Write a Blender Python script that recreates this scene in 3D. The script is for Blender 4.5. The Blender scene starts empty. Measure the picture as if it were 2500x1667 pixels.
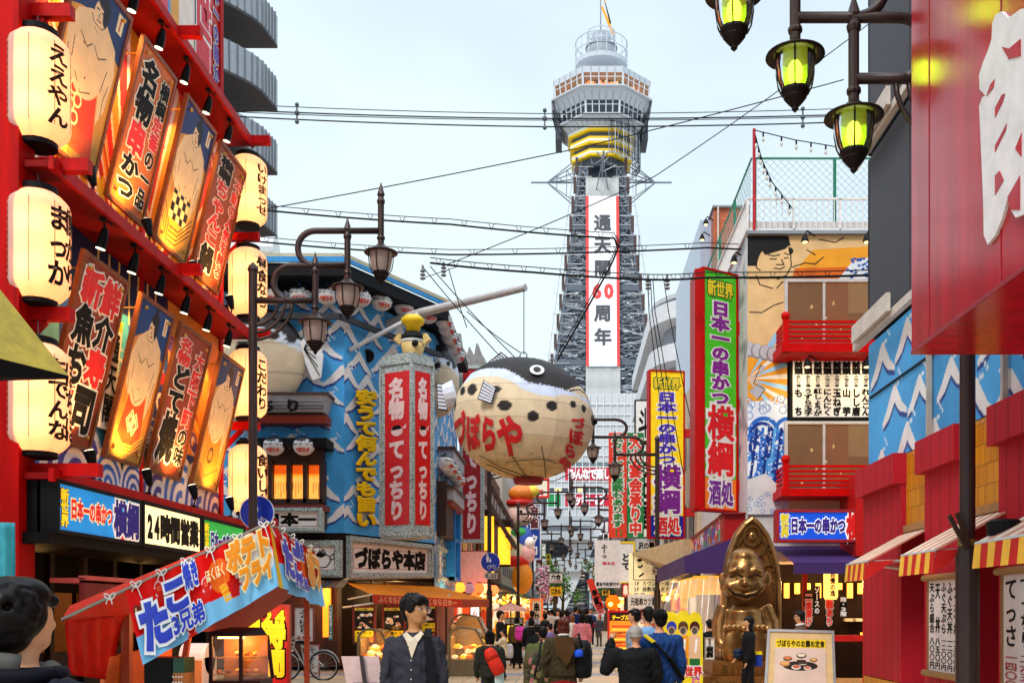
import bpy, bmesh, math, random
import numpy as np
from mathutils import Vector, Matrix
R = math.radians
S = bpy.context.scene
COL = S.collection
random.seed(7); RNG = np.random.default_rng(7)

# ---------------------------------------------------------------- camera, world, sun, exposure
FOC, CX, HY, CAMZ = 2500.0, 1390.0, 1490.0, 1.6       # focal length and principal point in photo pixels, eye height
cam = bpy.data.cameras.new('camera'); camo = bpy.data.objects.new('camera', cam); COL.objects.link(camo)
camo.location = (0, 0, CAMZ); camo.rotation_euler = (R(90), 0, 0)
cam.sensor_width = 36; cam.lens = 36.0
cam.shift_x = -(CX - 1250) / 2500; cam.shift_y = (HY - 833.5) / 2500
cam.clip_start = 0.1; cam.clip_end = 3000
S.camera = camo
w = bpy.data.worlds.new('World'); S.world = w; w.use_nodes = True
nt = w.node_tree; nt.nodes.clear()
SUN_EL, SUN_ROT = R(48), R(205)
sky = nt.nodes.new('ShaderNodeTexSky'); sky.sky_type = 'NISHITA'; sky.sun_disc = False
sky.sun_elevation = SUN_EL; sky.sun_rotation = SUN_ROT; sky.air_density = 1.2; sky.dust_density = 2.0
tc = nt.nodes.new('ShaderNodeTexCoord'); mp = nt.nodes.new('ShaderNodeMapping'); mp.inputs['Scale'].default_value = (1, 1, 2.2)
nz = nt.nodes.new('ShaderNodeTexNoise'); nz.inputs['Scale'].default_value = 1.7; nz.inputs['Detail'].default_value = 4
rp = nt.nodes.new('ShaderNodeValToRGB')
rp.color_ramp.elements[0].position = 0.36; rp.color_ramp.elements[0].color = (5.5, 6.6, 8.2, 1)
rp.color_ramp.elements[1].position = 0.62; rp.color_ramp.elements[1].color = (7.5, 8.8, 9.2, 1)
mx = nt.nodes.new('ShaderNodeMixRGB'); mx.inputs[0].default_value = 0.86
bg = nt.nodes.new('ShaderNodeBackground'); bg.inputs['Strength'].default_value = 0.09
ow = nt.nodes.new('ShaderNodeOutputWorld')
L_ = nt.links.new
L_(tc.outputs['Generated'], mp.inputs[0]); L_(mp.outputs[0], nz.inputs['Vector']); L_(nz.outputs[0], rp.inputs[0])
# an overcast sky is two to three times brighter overhead than towards the horizon
sx = nt.nodes.new('ShaderNodeSeparateXYZ'); L_(tc.outputs['Generated'], sx.inputs[0])
zr = nt.nodes.new('ShaderNodeMapRange'); zr.inputs[1].default_value = .55; zr.inputs[2].default_value = 1.0; zr.inputs[3].default_value = 1.0; zr.inputs[4].default_value = 2.6; L_(sx.outputs['Z'], zr.inputs[0])
vm = nt.nodes.new('ShaderNodeVectorMath'); vm.operation = 'SCALE'; L_(mx.outputs[0], vm.inputs[0]); L_(zr.outputs[0], vm.inputs['Scale'])
L_(sky.outputs[0], mx.inputs[1]); L_(rp.outputs[0], mx.inputs[2]); L_(vm.outputs[0], bg.inputs[0]); L_(bg.outputs[0], ow.inputs[0])
sl = bpy.data.lights.new('sun', 'SUN'); sl.energy = 1.5; sl.angle = R(14); sl.color = (1, .96, .9)
so = bpy.data.objects.new('sun', sl); COL.objects.link(so)
so.rotation_euler = Vector((math.sin(SUN_ROT) * math.cos(SUN_EL), math.cos(SUN_ROT) * math.cos(SUN_EL), math.sin(SUN_EL))).to_track_quat('Z', 'Y').to_euler()
vs = S.view_settings; vs.view_transform = 'Standard'; vs.look = 'None'; vs.exposure = 0.55; vs.gamma = 1; vs.use_curve_mapping = False

# ---------------------------------------------------------------- helpers
def P(px, py, Y):
    """world point whose direction is photo pixel px,py, at depth Y along the street"""
    return Vector(((px - CX) * Y / FOC, Y, CAMZ + (HY - py) * Y / FOC))
def lin(h):
    h = h.lstrip('#'); c = [int(h[i:i + 2], 16) / 255 for i in (0, 2, 4)]
    return tuple(x / 12.92 if x < .04045 else ((x + .055) / 1.055) ** 2.4 for x in c)
MATS = {}
def M(hexc, rough=.6, metal=0.0, emit=0.0, var=.10, scale=6.0, bump=0.0, spec=.4, trans=0.0, key=''):
    k = (hexc, rough, metal, emit, var, scale, bump, spec, trans, key)
    if k in MATS: return MATS[k]
    m = bpy.data.materials.new('paint_' + hexc.lstrip('#')); m.use_nodes = True; n = m.node_tree; b = n.nodes['Principled BSDF']
    c = lin(hexc)
    b.inputs['Roughness'].default_value = rough; b.inputs['Metallic'].default_value = metal
    if sum(c) < .06 and spec == .4: spec = .12
    b.inputs['Specular IOR Level'].default_value = spec
    t = n.nodes.new('ShaderNodeTexCoord'); z = n.nodes.new('ShaderNodeTexNoise')
    z.inputs['Scale'].default_value = scale; z.inputs['Detail'].default_value = 6; z.inputs['Roughness'].default_value = .65
    if key == 'streak':          # rain streaks and fading running down the face
        q = n.nodes.new('ShaderNodeMapping'); q.inputs['Scale'].default_value = (2.2, 2.2, .22); n.links.new(t.outputs['Object'], q.inputs[0]); n.links.new(q.outputs[0], z.inputs['Vector'])
    else: n.links.new(t.outputs['Object'], z.inputs['Vector'])
    r = n.nodes.new('ShaderNodeValToRGB')
    r.color_ramp.elements[0].position = .3; r.color_ramp.elements[1].position = .7
    r.color_ramp.elements[0].color = tuple(max(0, x * (1 - 1.6 * var)) for x in c) + (1,)
    r.color_ramp.elements[1].color = tuple(min(1, x * (1 + var)) for x in c) + (1,)
    n.links.new(z.outputs[0], r.inputs[0]); n.links.new(r.outputs[0], b.inputs['Base Color'])
    if emit:
        n.links.new(r.outputs[0], b.inputs['Emission Color']); b.inputs['Emission Strength'].default_value = emit
    if bump:
        bp = n.nodes.new('ShaderNodeBump'); bp.inputs['Strength'].default_value = bump; bp.inputs['Distance'].default_value = .02
        z2 = n.nodes.new('ShaderNodeTexNoise'); z2.inputs['Scale'].default_value = scale * 8; z2.inputs['Detail'].default_value = 4
        n.links.new(t.outputs['Object'], z2.inputs['Vector']); n.links.new(z2.outputs[0], bp.inputs['Height']); n.links.new(bp.outputs[0], b.inputs['Normal'])
    if trans:
        b.inputs['Transmission Weight'].default_value = trans
    MATS[k] = m; return m
def PMAT(rough=.5, emit=0.0, spec=.25):
    k = ('painted', rough, emit, spec)
    if k in MATS: return MATS[k]
    m = bpy.data.materials.new('painted_surface'); m.use_nodes = True; n = m.node_tree; b = n.nodes['Principled BSDF']
    a = n.nodes.new('ShaderNodeAttribute'); a.attribute_name = 'Col'
    t = n.nodes.new('ShaderNodeTexCoord'); z = n.nodes.new('ShaderNodeTexNoise'); z.inputs['Scale'].default_value = 3; z.inputs['Detail'].default_value = 8
    n.links.new(t.outputs['Object'], z.inputs['Vector'])
    mr = n.nodes.new('ShaderNodeMapRange'); mr.inputs[1].default_value = .3; mr.inputs[2].default_value = .7; mr.inputs[3].default_value = .84; mr.inputs[4].default_value = 1.04
    n.links.new(z.outputs[0], mr.inputs[0])
    x = n.nodes.new('ShaderNodeVectorMath'); x.operation = 'SCALE'
    n.links.new(a.outputs['Color'], x.inputs[0]); n.links.new(mr.outputs[0], x.inputs['Scale'])
    n.links.new(x.outputs[0], b.inputs['Base Color']); b.inputs['Roughness'].default_value = rough; b.inputs['Specular IOR Level'].default_value = spec
    if emit: n.links.new(x.outputs[0], b.inputs['Emission Color']); b.inputs['Emission Strength'].default_value = emit
    MATS[k] = m; return m
def GLASS(hexc='dde6ea', alpha=.25, rough=.05):
    k = ('glass', hexc, alpha, rough)
    if k in MATS: return MATS[k]
    m = bpy.data.materials.new('glass'); m.use_nodes = True; n = m.node_tree; n.nodes.remove(n.nodes['Principled BSDF'])
    g = n.nodes.new('ShaderNodeBsdfGlossy'); g.inputs['Roughness'].default_value = rough; g.inputs['Color'].default_value = (.9, .9, .9, 1)
    t = n.nodes.new('ShaderNodeBsdfTransparent'); t.inputs['Color'].default_value = lin(hexc) + (1,)
    d = n.nodes.new('ShaderNodeBsdfDiffuse'); d.inputs['Color'].default_value = lin(hexc) + (1,)
    f = n.nodes.new('ShaderNodeFresnel'); f.inputs[0].default_value = 1.45
    m1 = n.nodes.new('ShaderNodeMixShader'); m1.inputs[0].default_value = alpha
    m2 = n.nodes.new('ShaderNodeMixShader'); o = n.nodes['Material Output']
    n.links.new(t.outputs[0], m1.inputs[1]); n.links.new(d.outputs[0], m1.inputs[2])
    n.links.new(f.outputs[0], m2.inputs[0]); n.links.new(m1.outputs[0], m2.inputs[1]); n.links.new(g.outputs[0], m2.inputs[2]); n.links.new(m2.outputs[0], o.inputs[0])
    MATS[k] = m; return m
def PAPER(hexc='fff0dd', tr=.55, emit=0.0, key=''):
    k = ('paper', hexc, tr, emit, key)
    if k in MATS: return MATS[k]
    m = bpy.data.materials.new('lantern_paper'); m.use_nodes = True; n = m.node_tree; n.nodes.remove(n.nodes['Principled BSDF'])
    c = lin(hexc) + (1,)
    d = n.nodes.new('ShaderNodeBsdfDiffuse'); d.inputs[0].default_value = c
    t = n.nodes.new('ShaderNodeBsdfTranslucent'); t.inputs[0].default_value = c
    x = n.nodes.new('ShaderNodeMixShader'); x.inputs[0].default_value = tr
    n.links.new(d.outputs[0], x.inputs[1]); n.links.new(t.outputs[0], x.inputs[2]); last = x
    if emit:
        e = n.nodes.new('ShaderNodeEmission'); e.inputs[0].default_value = c; e.inputs[1].default_value = emit
        a = n.nodes.new('ShaderNodeAddShader'); n.links.new(x.outputs[0], a.inputs[0]); n.links.new(e.outputs[0], a.inputs[1]); last = a
    n.links.new(last.outputs[0], n.nodes['Material Output'].inputs[0])
    MATS[k] = m; return m

def T(name, label, cat, loc=(0, 0, 0), group=None):
    o = bpy.data.objects.new(name, None); COL.objects.link(o); o.location = loc; o.empty_display_size = .1
    o['label'] = label; o['category'] = cat
    if group: o['group'] = group
    return o
def tag(o, label, cat, group=None):
    o['label'] = label; o['category'] = cat
    if group: o['group'] = group
    return o
def wloc(o):
    v = Vector((0, 0, 0))
    while o: v = v + o.location; o = o.parent
    return v
def kids(o): return [c for c in bpy.data.objects if c.parent == o]
def copy_thing(o, loc, label=None, rz=None, group=None, scale=None):
    def rec(a, par):
        c = a.copy(); COL.objects.link(c)
        if par: c.parent = par
        for k in kids(a): rec(k, c)
        return c
    c = rec(o, None); c.location = loc
    if rz is not None: c.rotation_euler = (0, 0, rz)
    if scale is not None: c.scale = scale if hasattr(scale, '__len__') else (scale,) * 3
    if label: c['label'] = label
    if group: c['group'] = group
    return c

class Fr:
    """a flat panel's own coordinates: a to the right 0..1, b up 0..1, c out of the face in metres"""
    def __init__(s, TL, TR, BR, BL):
        s.TL, s.TR, s.BR, s.BL = [np.array(q, float) for q in (TL, TR, BR, BL)]
        u = (s.TR - s.TL) + (s.BR - s.BL); v = (s.TL - s.BL) + (s.TR - s.BR)
        n = np.cross(u, v); s.n = n / np.linalg.norm(n)
        s.w = np.linalg.norm(u) / 2; s.h = np.linalg.norm(v) / 2
    def p(s, a, b, c=0.0):
        a = np.asarray(a, float)[..., None]; b = np.asarray(b, float)[..., None]; c = np.asarray(c, float)[..., None]
        return (s.BL * (1 - a) * (1 - b) + s.BR * a * (1 - b) + s.TL * (1 - a) * b + s.TR * a * b) + s.n * c
    def base(s): return Vector(s.p(.5, 0, 0))
    def sub(s, a0, b0, a1, b1, c=0.0):
        return Fr(s.p(a0, b1, c), s.p(a1, b1, c), s.p(a1, b0, c), s.p(a0, b0, c))
def fpx(x0, y0, x1, y1, Y): return Fr(P(x0, y0, Y), P(x1, y0, Y), P(x1, y1, Y), P(x0, y1, Y))
def fq(TL, TR, BR, BL): return Fr(P(*TL), P(*TR), P(*BR), P(*BL))
def wallL(X, Y0, Y1, z0, z1): return Fr((X, Y0, z1), (X, Y1, z1), (X, Y1, z0), (X, Y0, z0))
def wallR(X, Y0, Y1, z0, z1): return Fr((X, Y1, z1), (X, Y0, z1), (X, Y0, z0), (X, Y1, z0))
def wallF(X0, X1, Y, z0, z1): return Fr((X0, Y, z1), (X1, Y, z1), (X1, Y, z0), (X0, Y, z0))
def seg(p0, p1, z0, z1): return Fr((p0[0], p0[1], z1), (p1[0], p1[1], z1), (p1[0], p1[1], z0), (p0[0], p0[1], z0))

GL = {}
def glyph(ch, bold, res=2):
    k = (ch, bold)
    if k in GL: return GL[k]
    c = bpy.data.curves.new('g', 'FONT'); c.body = ch; c.resolution_u = res; c.bevel_depth = bold; c.bevel_resolution = 0
    o = bpy.data.objects.new('g', c); COL.objects.link(o)
    m = bpy.data.meshes.new_from_object(o.evaluated_get(bpy.context.evaluated_depsgraph_get()))
    co = np.array([v.co[:] for v in m.vertices]).reshape(-1, 3)
    fs = [tuple(p.vertices) for p in m.polygons]
    fs = [f for f in fs if min(co[i][2] for i in f) > -1e-5]
    bpy.data.objects.remove(o); bpy.data.curves.remove(c); bpy.data.meshes.remove(m)
    GL[k] = (co, fs); return GL[k]
WIDE = lambda ch: ord(ch) > 0x2E80

class MB:
    def __init__(s): s.v = []; s.f = []; s.m = []; s.mats = []; s.cur = 0
    def use(s, m):
        if m not in s.mats: s.mats.append(m)
        s.cur = s.mats.index(m); return s
    def add(s, vs, fs):
        o = len(s.v); s.v.extend([tuple(map(float, q)) for q in vs])
        for f in fs: s.f.append(tuple(i + o for i in f)); s.m.append(s.cur)
        return s
    def hexa(s, b, t):   # four bottom points, four top points, both counter-clockwise from above
        return s.add(list(b) + list(t), [(3, 2, 1, 0), (4, 5, 6, 7), (0, 1, 5, 4), (1, 2, 6, 5), (2, 3, 7, 6), (3, 0, 4, 7)])
    def box(s, x0, x1, y0, y1, z0, z1):
        return s.hexa([(x0, y0, z0), (x1, y0, z0), (x1, y1, z0), (x0, y1, z0)], [(x0, y0, z1), (x1, y0, z1), (x1, y1, z1), (x0, y1, z1)])
    def slab(s, F, a0=0, b0=0, a1=1, b1=1, c0=-.05, c1=0.0):
        q = [(a0, b0), (a1, b0), (a1, b1), (a0, b1)]
        return s.hexa([F.p(a, b, c0) for a, b in q], [F.p(a, b, c1) for a, b in q])
    def quad(s, *q): return s.add(q, [tuple(range(len(q)))])
    def rim(s, F, t, c0=-.06, c1=.02, tv=None):   # a frame of width t metres round panel F
        ta = t / F.w; tb = (tv or t) / F.h
        s.slab(F, -ta, 1, 1 + ta, 1 + tb, c0, c1); s.slab(F, -ta, -tb, 1 + ta, 0, c0, c1)
        s.slab(F, -ta, 0, 0, 1, c0, c1); s.slab(F, 1, 0, 1 + ta, 1, c0, c1); return s
    def tube(s, pts, r, n=8, cap=True):
        pts = [Vector(q) for q in pts]; rr = r if hasattr(r, '__len__') else [r] * len(pts)
        o = len(s.v); up = None
        for i, q in enumerate(pts):
            d = (pts[min(i + 1, len(pts) - 1)] - pts[max(i - 1, 0)])
            d = d.normalized() if d.length > 1e-9 else Vector((0, 0, 1))
            if up is None: up = Vector((0, 0, 1)) if abs(d.z) < .9 else Vector((0, 1, 0))
            a = d.cross(up)
            if a.length < 1e-6: a = d.cross(Vector((1, 0, 0)))
            a.normalize(); b = a.cross(d).normalized(); up = b
            for k in range(n):
                t = 2 * math.pi * k / n; s.v.append(tuple(q + (a * math.cos(t) + b * math.sin(t)) * rr[i]))
        for i in range(len(pts) - 1):
            for k in range(n):
                A = o + i * n + k; B = o + i * n + (k + 1) % n
                s.f.append((A, A + n, B + n, B)); s.m.append(s.cur)
        if cap:
            s.f.append(tuple(o + k for k in range(n))); s.m.append(s.cur)
            e = o + (len(pts) - 1) * n; s.f.append(tuple(e + n - 1 - k for k in range(n))); s.m.append(s.cur)
        return s
    def bar(s, p, q, w=.05, h=None):
        p = Vector(p); q = Vector(q); d = (q - p).normalized(); h = h or w
        up = Vector((0, 0, 1)) if abs(d.z) < .95 else Vector((0, 1, 0))
        a = d.cross(up).normalized() * (w / 2); b = a.cross(d).normalized() * (h / 2)
        return s.hexa([p - a - b, p + a - b, q + a - b, q - a - b], [p - a + b, p + a + b, q + a + b, q - a + b])
    def lathe(s, prof, c=(0, 0, 0), n=16, ph=0.0, sx=1, sy=1, cap=True):
        o = len(s.v)
        for r, z in prof:
            for k in range(n):
                t = 2 * math.pi * k / n + ph; s.v.append((c[0] + r * sx * math.cos(t), c[1] + r * sy * math.sin(t), c[2] + z))
        for i in range(len(prof) - 1):
            for k in range(n):
                A = o + i * n + k; B = o + i * n + (k + 1) % n
                s.f.append((A, B, B + n, A + n)); s.m.append(s.cur)
        if cap:
            s.f.append(tuple(o + n - 1 - k for k in range(n))); s.m.append(s.cur)
            e = o + (len(prof) - 1) * n; s.f.append(tuple(e + k for k in range(n))); s.m.append(s.cur)
        return s
    def ball(s, c, rx, ry=None, rz=None, n=14, m=9, top=1.0, bot=-1.0):
        ry = ry or rx; rz = rz or rx
        a0 = math.asin(max(-1, bot)); a1 = math.asin(min(1, top))
        prof = [(max(1e-4, math.cos(a0 + (a1 - a0) * i / m)), math.sin(a0 + (a1 - a0) * i / m) * rz) for i in range(m + 1)]
        return s.lathe(prof, c, n, 0, rx, ry)
    def prism(s, F, pts, c0, c1):     # an outline in panel coordinates, given thickness c0..c1
        n = len(pts); vs = [F.p(a, b, c0) for a, b in pts] + [F.p(a, b, c1) for a, b in pts]
        fs = [tuple(range(n))[::-1], tuple(range(n, 2 * n))] + [(i, (i + 1) % n, n + (i + 1) % n, n + i) for i in range(n)]
        return s.add(vs, fs)
    def glyph(s, F, ch, a0, b0, a1, b1, bold, c=.004, th=.002, rot=False):
        co, fs = glyph(ch, bold)
        if not len(co): return s
        if WIDE(ch): x = co[:, 0]; y = co[:, 1] + .12
        else:
            x0 = co[:, 0].min(); x1 = co[:, 0].max(); wd = max(x1 - x0, .25)
            x = (co[:, 0] - (x0 + x1) / 2) / max(wd, .45) * .8 + .5; y = co[:, 1] / .75 * .8 + .1
        if rot: x, y = y, 1 - x
        q = F.p(a0 + x * (a1 - a0), b0 + y * (b1 - b0), c + np.clip(co[:, 2] / max(bold, 1e-6), -1, 1) * th)
        return s.add(q, fs)
    def text(s, F, st, box, bold=.03, c=.004, vert=True, out=None, obold=.09, fill=None, th=.002):
        a0, b0, a1, b1 = box; n = len(st)
        for pas in ((0, 1) if out else (1,)):
            if pas == 0: s.use(out)
            elif fill: s.use(fill)
            B = obold if pas == 0 else bold; cc = c if pas == 0 else (c + .006 if out else c)
            if vert:
                h = (b1 - b0) / n
                for i, ch in enumerate(st):
                    if ch in ' 　': continue
                    s.glyph(F, ch, a0, b1 - (i + 1) * h, a1, b1 - i * h, B, cc, th, rot=ch in 'ー—-')
            else:
                ws = [1.0 if WIDE(ch) else .62 for ch in st]; tot = sum(ws); x = a0
                for ch, wd in zip(st, ws):
                    e = x + (a1 - a0) * wd / tot
                    if ch not in ' 　': s.glyph(F, ch, x, b0, e, b1, B, cc, th)
                    x = e
        return s
    def build(s, name, mat=None, parent=None, smooth=False, solid=0):
        me = bpy.data.meshes.new(name)
        off = wloc(parent) if parent else Vector((0, 0, 0))
        me.from_pydata([(x - off.x, y - off.y, z - off.z) for x, y, z in s.v], [], s.f)
        for m in (s.mats or [mat]): me.materials.append(m)
        if s.mats: me.polygons.foreach_set('material_index', s.m)
        if smooth: me.polygons.foreach_set('use_smooth', [True] * len(me.polygons))
        me.update()
        o = bpy.data.objects.new(name, me); COL.objects.link(o)
        if parent: o.parent = parent
        if solid:
            md = o.modifiers.new('Solidify', 'SOLIDIFY'); md.thickness = solid
        return o
def smooth_angle(o, deg=40):
    me = o.data; me.polygons.foreach_set('use_smooth', [True] * len(me.polygons))
    try: me.set_sharp_from_angle(angle=R(deg))
    except Exception: pass
    return o
def struct(o): o['kind'] = 'structure'; return o

class Cv:
    """a painted picture on a grid of points: coordinates u to the right 0..ax, v up 0..ay"""
    def __init__(s, nx, ny, bgc, ax=1.0, ay=1.0):
        s.nx, s.ny, s.ax, s.ay = nx, ny, ax, ay
        u = np.linspace(0, ax, nx); v = np.linspace(0, ay, ny); s.U, s.V = np.meshgrid(u, v)
        s.c = np.zeros((ny, nx, 3)); s.c[:] = lin(bgc)
    def mask(s, m, col): s.c[m] = lin(col) if isinstance(col, str) else col
    def inpoly(s, pts):
        m = np.zeros(s.U.shape, bool); n = len(pts)
        for i in range(n):
            x0, y0 = pts[i]; x1, y1 = pts[(i + 1) % n]
            if y0 == y1: continue
            c = ((y0 > s.V) != (y1 > s.V)) & (s.U < (x1 - x0) * (s.V - y0) / (y1 - y0) + x0); m ^= c
        return m
    def poly(s, pts, col): s.mask(s.inpoly(pts), col); return s
    def line(s, pts, wd, col):
        for (x0, y0), (x1, y1) in zip(pts[:-1], pts[1:]):
            dx, dy = x1 - x0, y1 - y0; L = dx * dx + dy * dy + 1e-12
            w_ = s.win(min(x0, x1) - wd, max(x0, x1) + wd, min(y0, y1) - wd, max(y0, y1) + wd); U, V = s.U[w_], s.V[w_]
            t = np.clip(((U - x0) * dx + (V - y0) * dy) / L, 0, 1)
            s.c[w_][(U - x0 - t * dx) ** 2 + (V - y0 - t * dy) ** 2 < wd * wd / 4] = lin(col)
        return s
    def ell(s, x, y, rx, ry, col, rot=0.0):
        c, d = math.cos(rot), math.sin(rot); m = max(rx, ry); w_ = s.win(x - m, x + m, y - m, y + m); U, V = s.U[w_], s.V[w_]; X = (U - x) * c + (V - y) * d; Y = -(U - x) * d + (V - y) * c
        s.c[w_][(X / rx) ** 2 + (Y / ry) ** 2 < 1] = lin(col); return s
    def win(s, x0, x1, y0, y1):
        f = lambda v, a, n: int(min(n, max(0, v / a * (n - 1))))
        return slice(f(y0, s.ay, s.ny), f(y1, s.ay, s.ny) + 2), slice(f(x0, s.ax, s.nx), f(x1, s.ax, s.nx) + 2)
    def ring(s, x, y, r0, r1, col):
        d = (s.U - x) ** 2 + (s.V - y) ** 2; s.mask((d > r0 * r0) & (d < r1 * r1), col); return s
    def paint(s, F, name, parent=None, c=0.0, mat=None, th=.02, cfun=None):
        A, B = np.meshgrid(np.linspace(0, 1, s.nx), np.linspace(0, 1, s.ny))
        q = F.p(A, B, c if cfun is None else cfun(A, B)).reshape(-1, 3)
        i = np.arange(s.nx * s.ny).reshape(s.ny, s.nx)
        f = np.stack([i[:-1, :-1], i[:-1, 1:], i[1:, 1:], i[1:, :-1]], -1).reshape(-1, 4)
        return colmesh(name, q, f, s.c.reshape(-1, 3), mat or PMAT(), parent)
def colmesh(name, q, f, cols, mat, parent=None, smooth=False):
    me = bpy.data.meshes.new(name)
    off = np.array(wloc(parent)) if parent else np.zeros(3)
    q = np.asarray(q, float) - off; f = np.asarray(f, int)
    me.vertices.add(len(q)); me.vertices.foreach_set('co', q.ravel())
    me.loops.add(f.size); me.loops.foreach_set('vertex_index', f.ravel())
    me.polygons.add(len(f)); me.polygons.foreach_set('loop_start', np.arange(len(f)) * f.shape[1]); me.polygons.foreach_set('loop_total', np.full(len(f), f.shape[1]))
    a = me.color_attributes.new('Col', 'FLOAT_COLOR', 'POINT')
    a.data.foreach_set('color', np.c_[cols, np.ones(len(q))].ravel())
    me.materials.append(mat); me.update(calc_edges=True); me.validate()
    if smooth: me.polygons.foreach_set('use_smooth', [True] * len(me.polygons))
    o = bpy.data.objects.new(name, me); COL.objects.link(o)
    if parent: o.parent = parent
    return o
def lamp(kind, loc, power, color=(1, .62, .25), rad=.05, aim=None, spot=80, parent=None, name='bulb_light'):
    l = bpy.data.lights.new(name, kind); l.energy = power; l.color = color
    if kind != 'AREA': l.shadow_soft_size = rad
    if kind == 'SPOT': l.spot_size = R(spot); l.spot_blend = .8
    if kind == 'AREA': l.size = rad
    o = bpy.data.objects.new(name, l); COL.objects.link(o)
    o.location = Vector(loc) - (wloc(parent) if parent else Vector())
    if parent: o.parent = parent
    if aim is not None: o.rotation_euler = (Vector(loc) - Vector(aim)).to_track_quat('Z', 'Y').to_euler()
    return o
def sign(name, label, cat, F, panel, texts=(), rim=None, rimw=.05, depth=.08, group=None, cv=None, emit=0.0, back=True):
    """a flat sign board: panel, border, lettering (and a painted face when cv is given)"""
    t = T(name, label, cat, F.base(), group)
    if back: MB().slab(F, 0, 0, 1, 1, -depth, -.002 if cv is None else -.006).build('panel', panel, t)
    if cv is not None: cv.paint(F, 'painted_face', t, 0.0, PMAT(.5, emit))
    if rim: MB().rim(F, rimw, -depth, .02).build('border', rim, t)
    for tx in texts:
        b = MB(); b.use(tx.get('fill')); b.text(F, tx['s'], tx['box'], tx.get('bold', .035), tx.get('c', .006), tx.get('vert', True), tx.get('out'), tx.get('obold', .1), tx.get('fill'), tx.get('th', .002)).build('lettering', None, t)
    return t
def tx(s, box, fill, bold=.035, out=None, obold=.1, vert=True, c=.006):
    return dict(s=s, box=box, fill=fill, bold=bold, out=out, obold=obold, vert=vert, c=c)
RED = M('b80300', .6, var=.25, scale=3, spec=.1, key='streak'); DRED = M('840200', .6, spec=.12); BLACK = M('121214', .55); WHITE = M('ece8e2', .5); GOLD = M('f0b400', .5)
INK = M('15110f', .7); STEEL = M('9a9da0', .35, .8); BRONZE_POLE = M('3a2a26', .45, .3); DARKWOOD = M('3a1f12', .6, bump=.2)
# ---------------------------------------------------------------- ground
def ground():
    F = MB(); F.quad((-60, -8, 0), (60, -8, 0), (60, 420, 0), (-60, 420, 0))
    m = bpy.data.materials.new('plaza_paving'); m.use_nodes = True; n = m.node_tree; b = n.nodes['Principled BSDF']
    t = n.nodes.new('ShaderNodeTexCoord'); br = n.nodes.new('ShaderNodeTexBrick'); br.offset = 0.0
    br.inputs['Scale'].default_value = 1.0; br.inputs['Brick Width'].default_value = 1.2; br.inputs['Row Height'].default_value = 2.4; br.inputs['Mortar Size'].default_value = .012
    br.inputs['Color1'].default_value = lin('c9b08f') + (1,); br.inputs['Color2'].default_value = lin('b9a07f') + (1,); br.inputs['Mortar'].default_value = lin('6d5f50') + (1,)
    n.links.new(t.outputs['Object'], br.inputs['Vector'])
    wv = n.nodes.new('ShaderNodeTexWave'); wv.bands_direction = 'Y'; wv.inputs['Scale'].default_value = .0525; wv.inputs['Phase Offset'].default_value = 1.2
    n.links.new(t.outputs['Object'], wv.inputs['Vector'])
    gt = n.nodes.new('ShaderNodeMath'); gt.operation = 'GREATER_THAN'; gt.inputs[1].default_value = .93; n.links.new(wv.outputs['Fac'], gt.inputs[0])
    x = n.nodes.new('ShaderNodeMixRGB'); x.inputs[2].default_value = lin('8f93a3') + (1,); n.links.new(gt.outputs[0], x.inputs[0]); n.links.new(br.outputs[0], x.inputs[1])
    z = n.nodes.new('ShaderNodeTexNoise'); z.inputs['Scale'].default_value = .9; z.inputs['Detail'].default_value = 9; n.links.new(t.outputs['Object'], z.inputs['Vector'])
    mr = n.nodes.new('ShaderNodeMapRange'); mr.inputs[1].default_value = .3; mr.inputs[2].default_value = .7; mr.inputs[3].default_value = .7; mr.inputs[4].default_value = 1.06; n.links.new(z.outputs[0], mr.inputs[0])
    v = n.nodes.new('ShaderNodeVectorMath'); v.operation = 'SCALE'; n.links.new(x.outputs[0], v.inputs[0]); n.links.new(mr.outputs[0], v.inputs['Scale'])
    n.links.new(v.outputs[0], b.inputs['Base Color']); b.inputs['Roughness'].default_value = .55
    struct(F.build('plaza_pavement', m))
ground()

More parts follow.
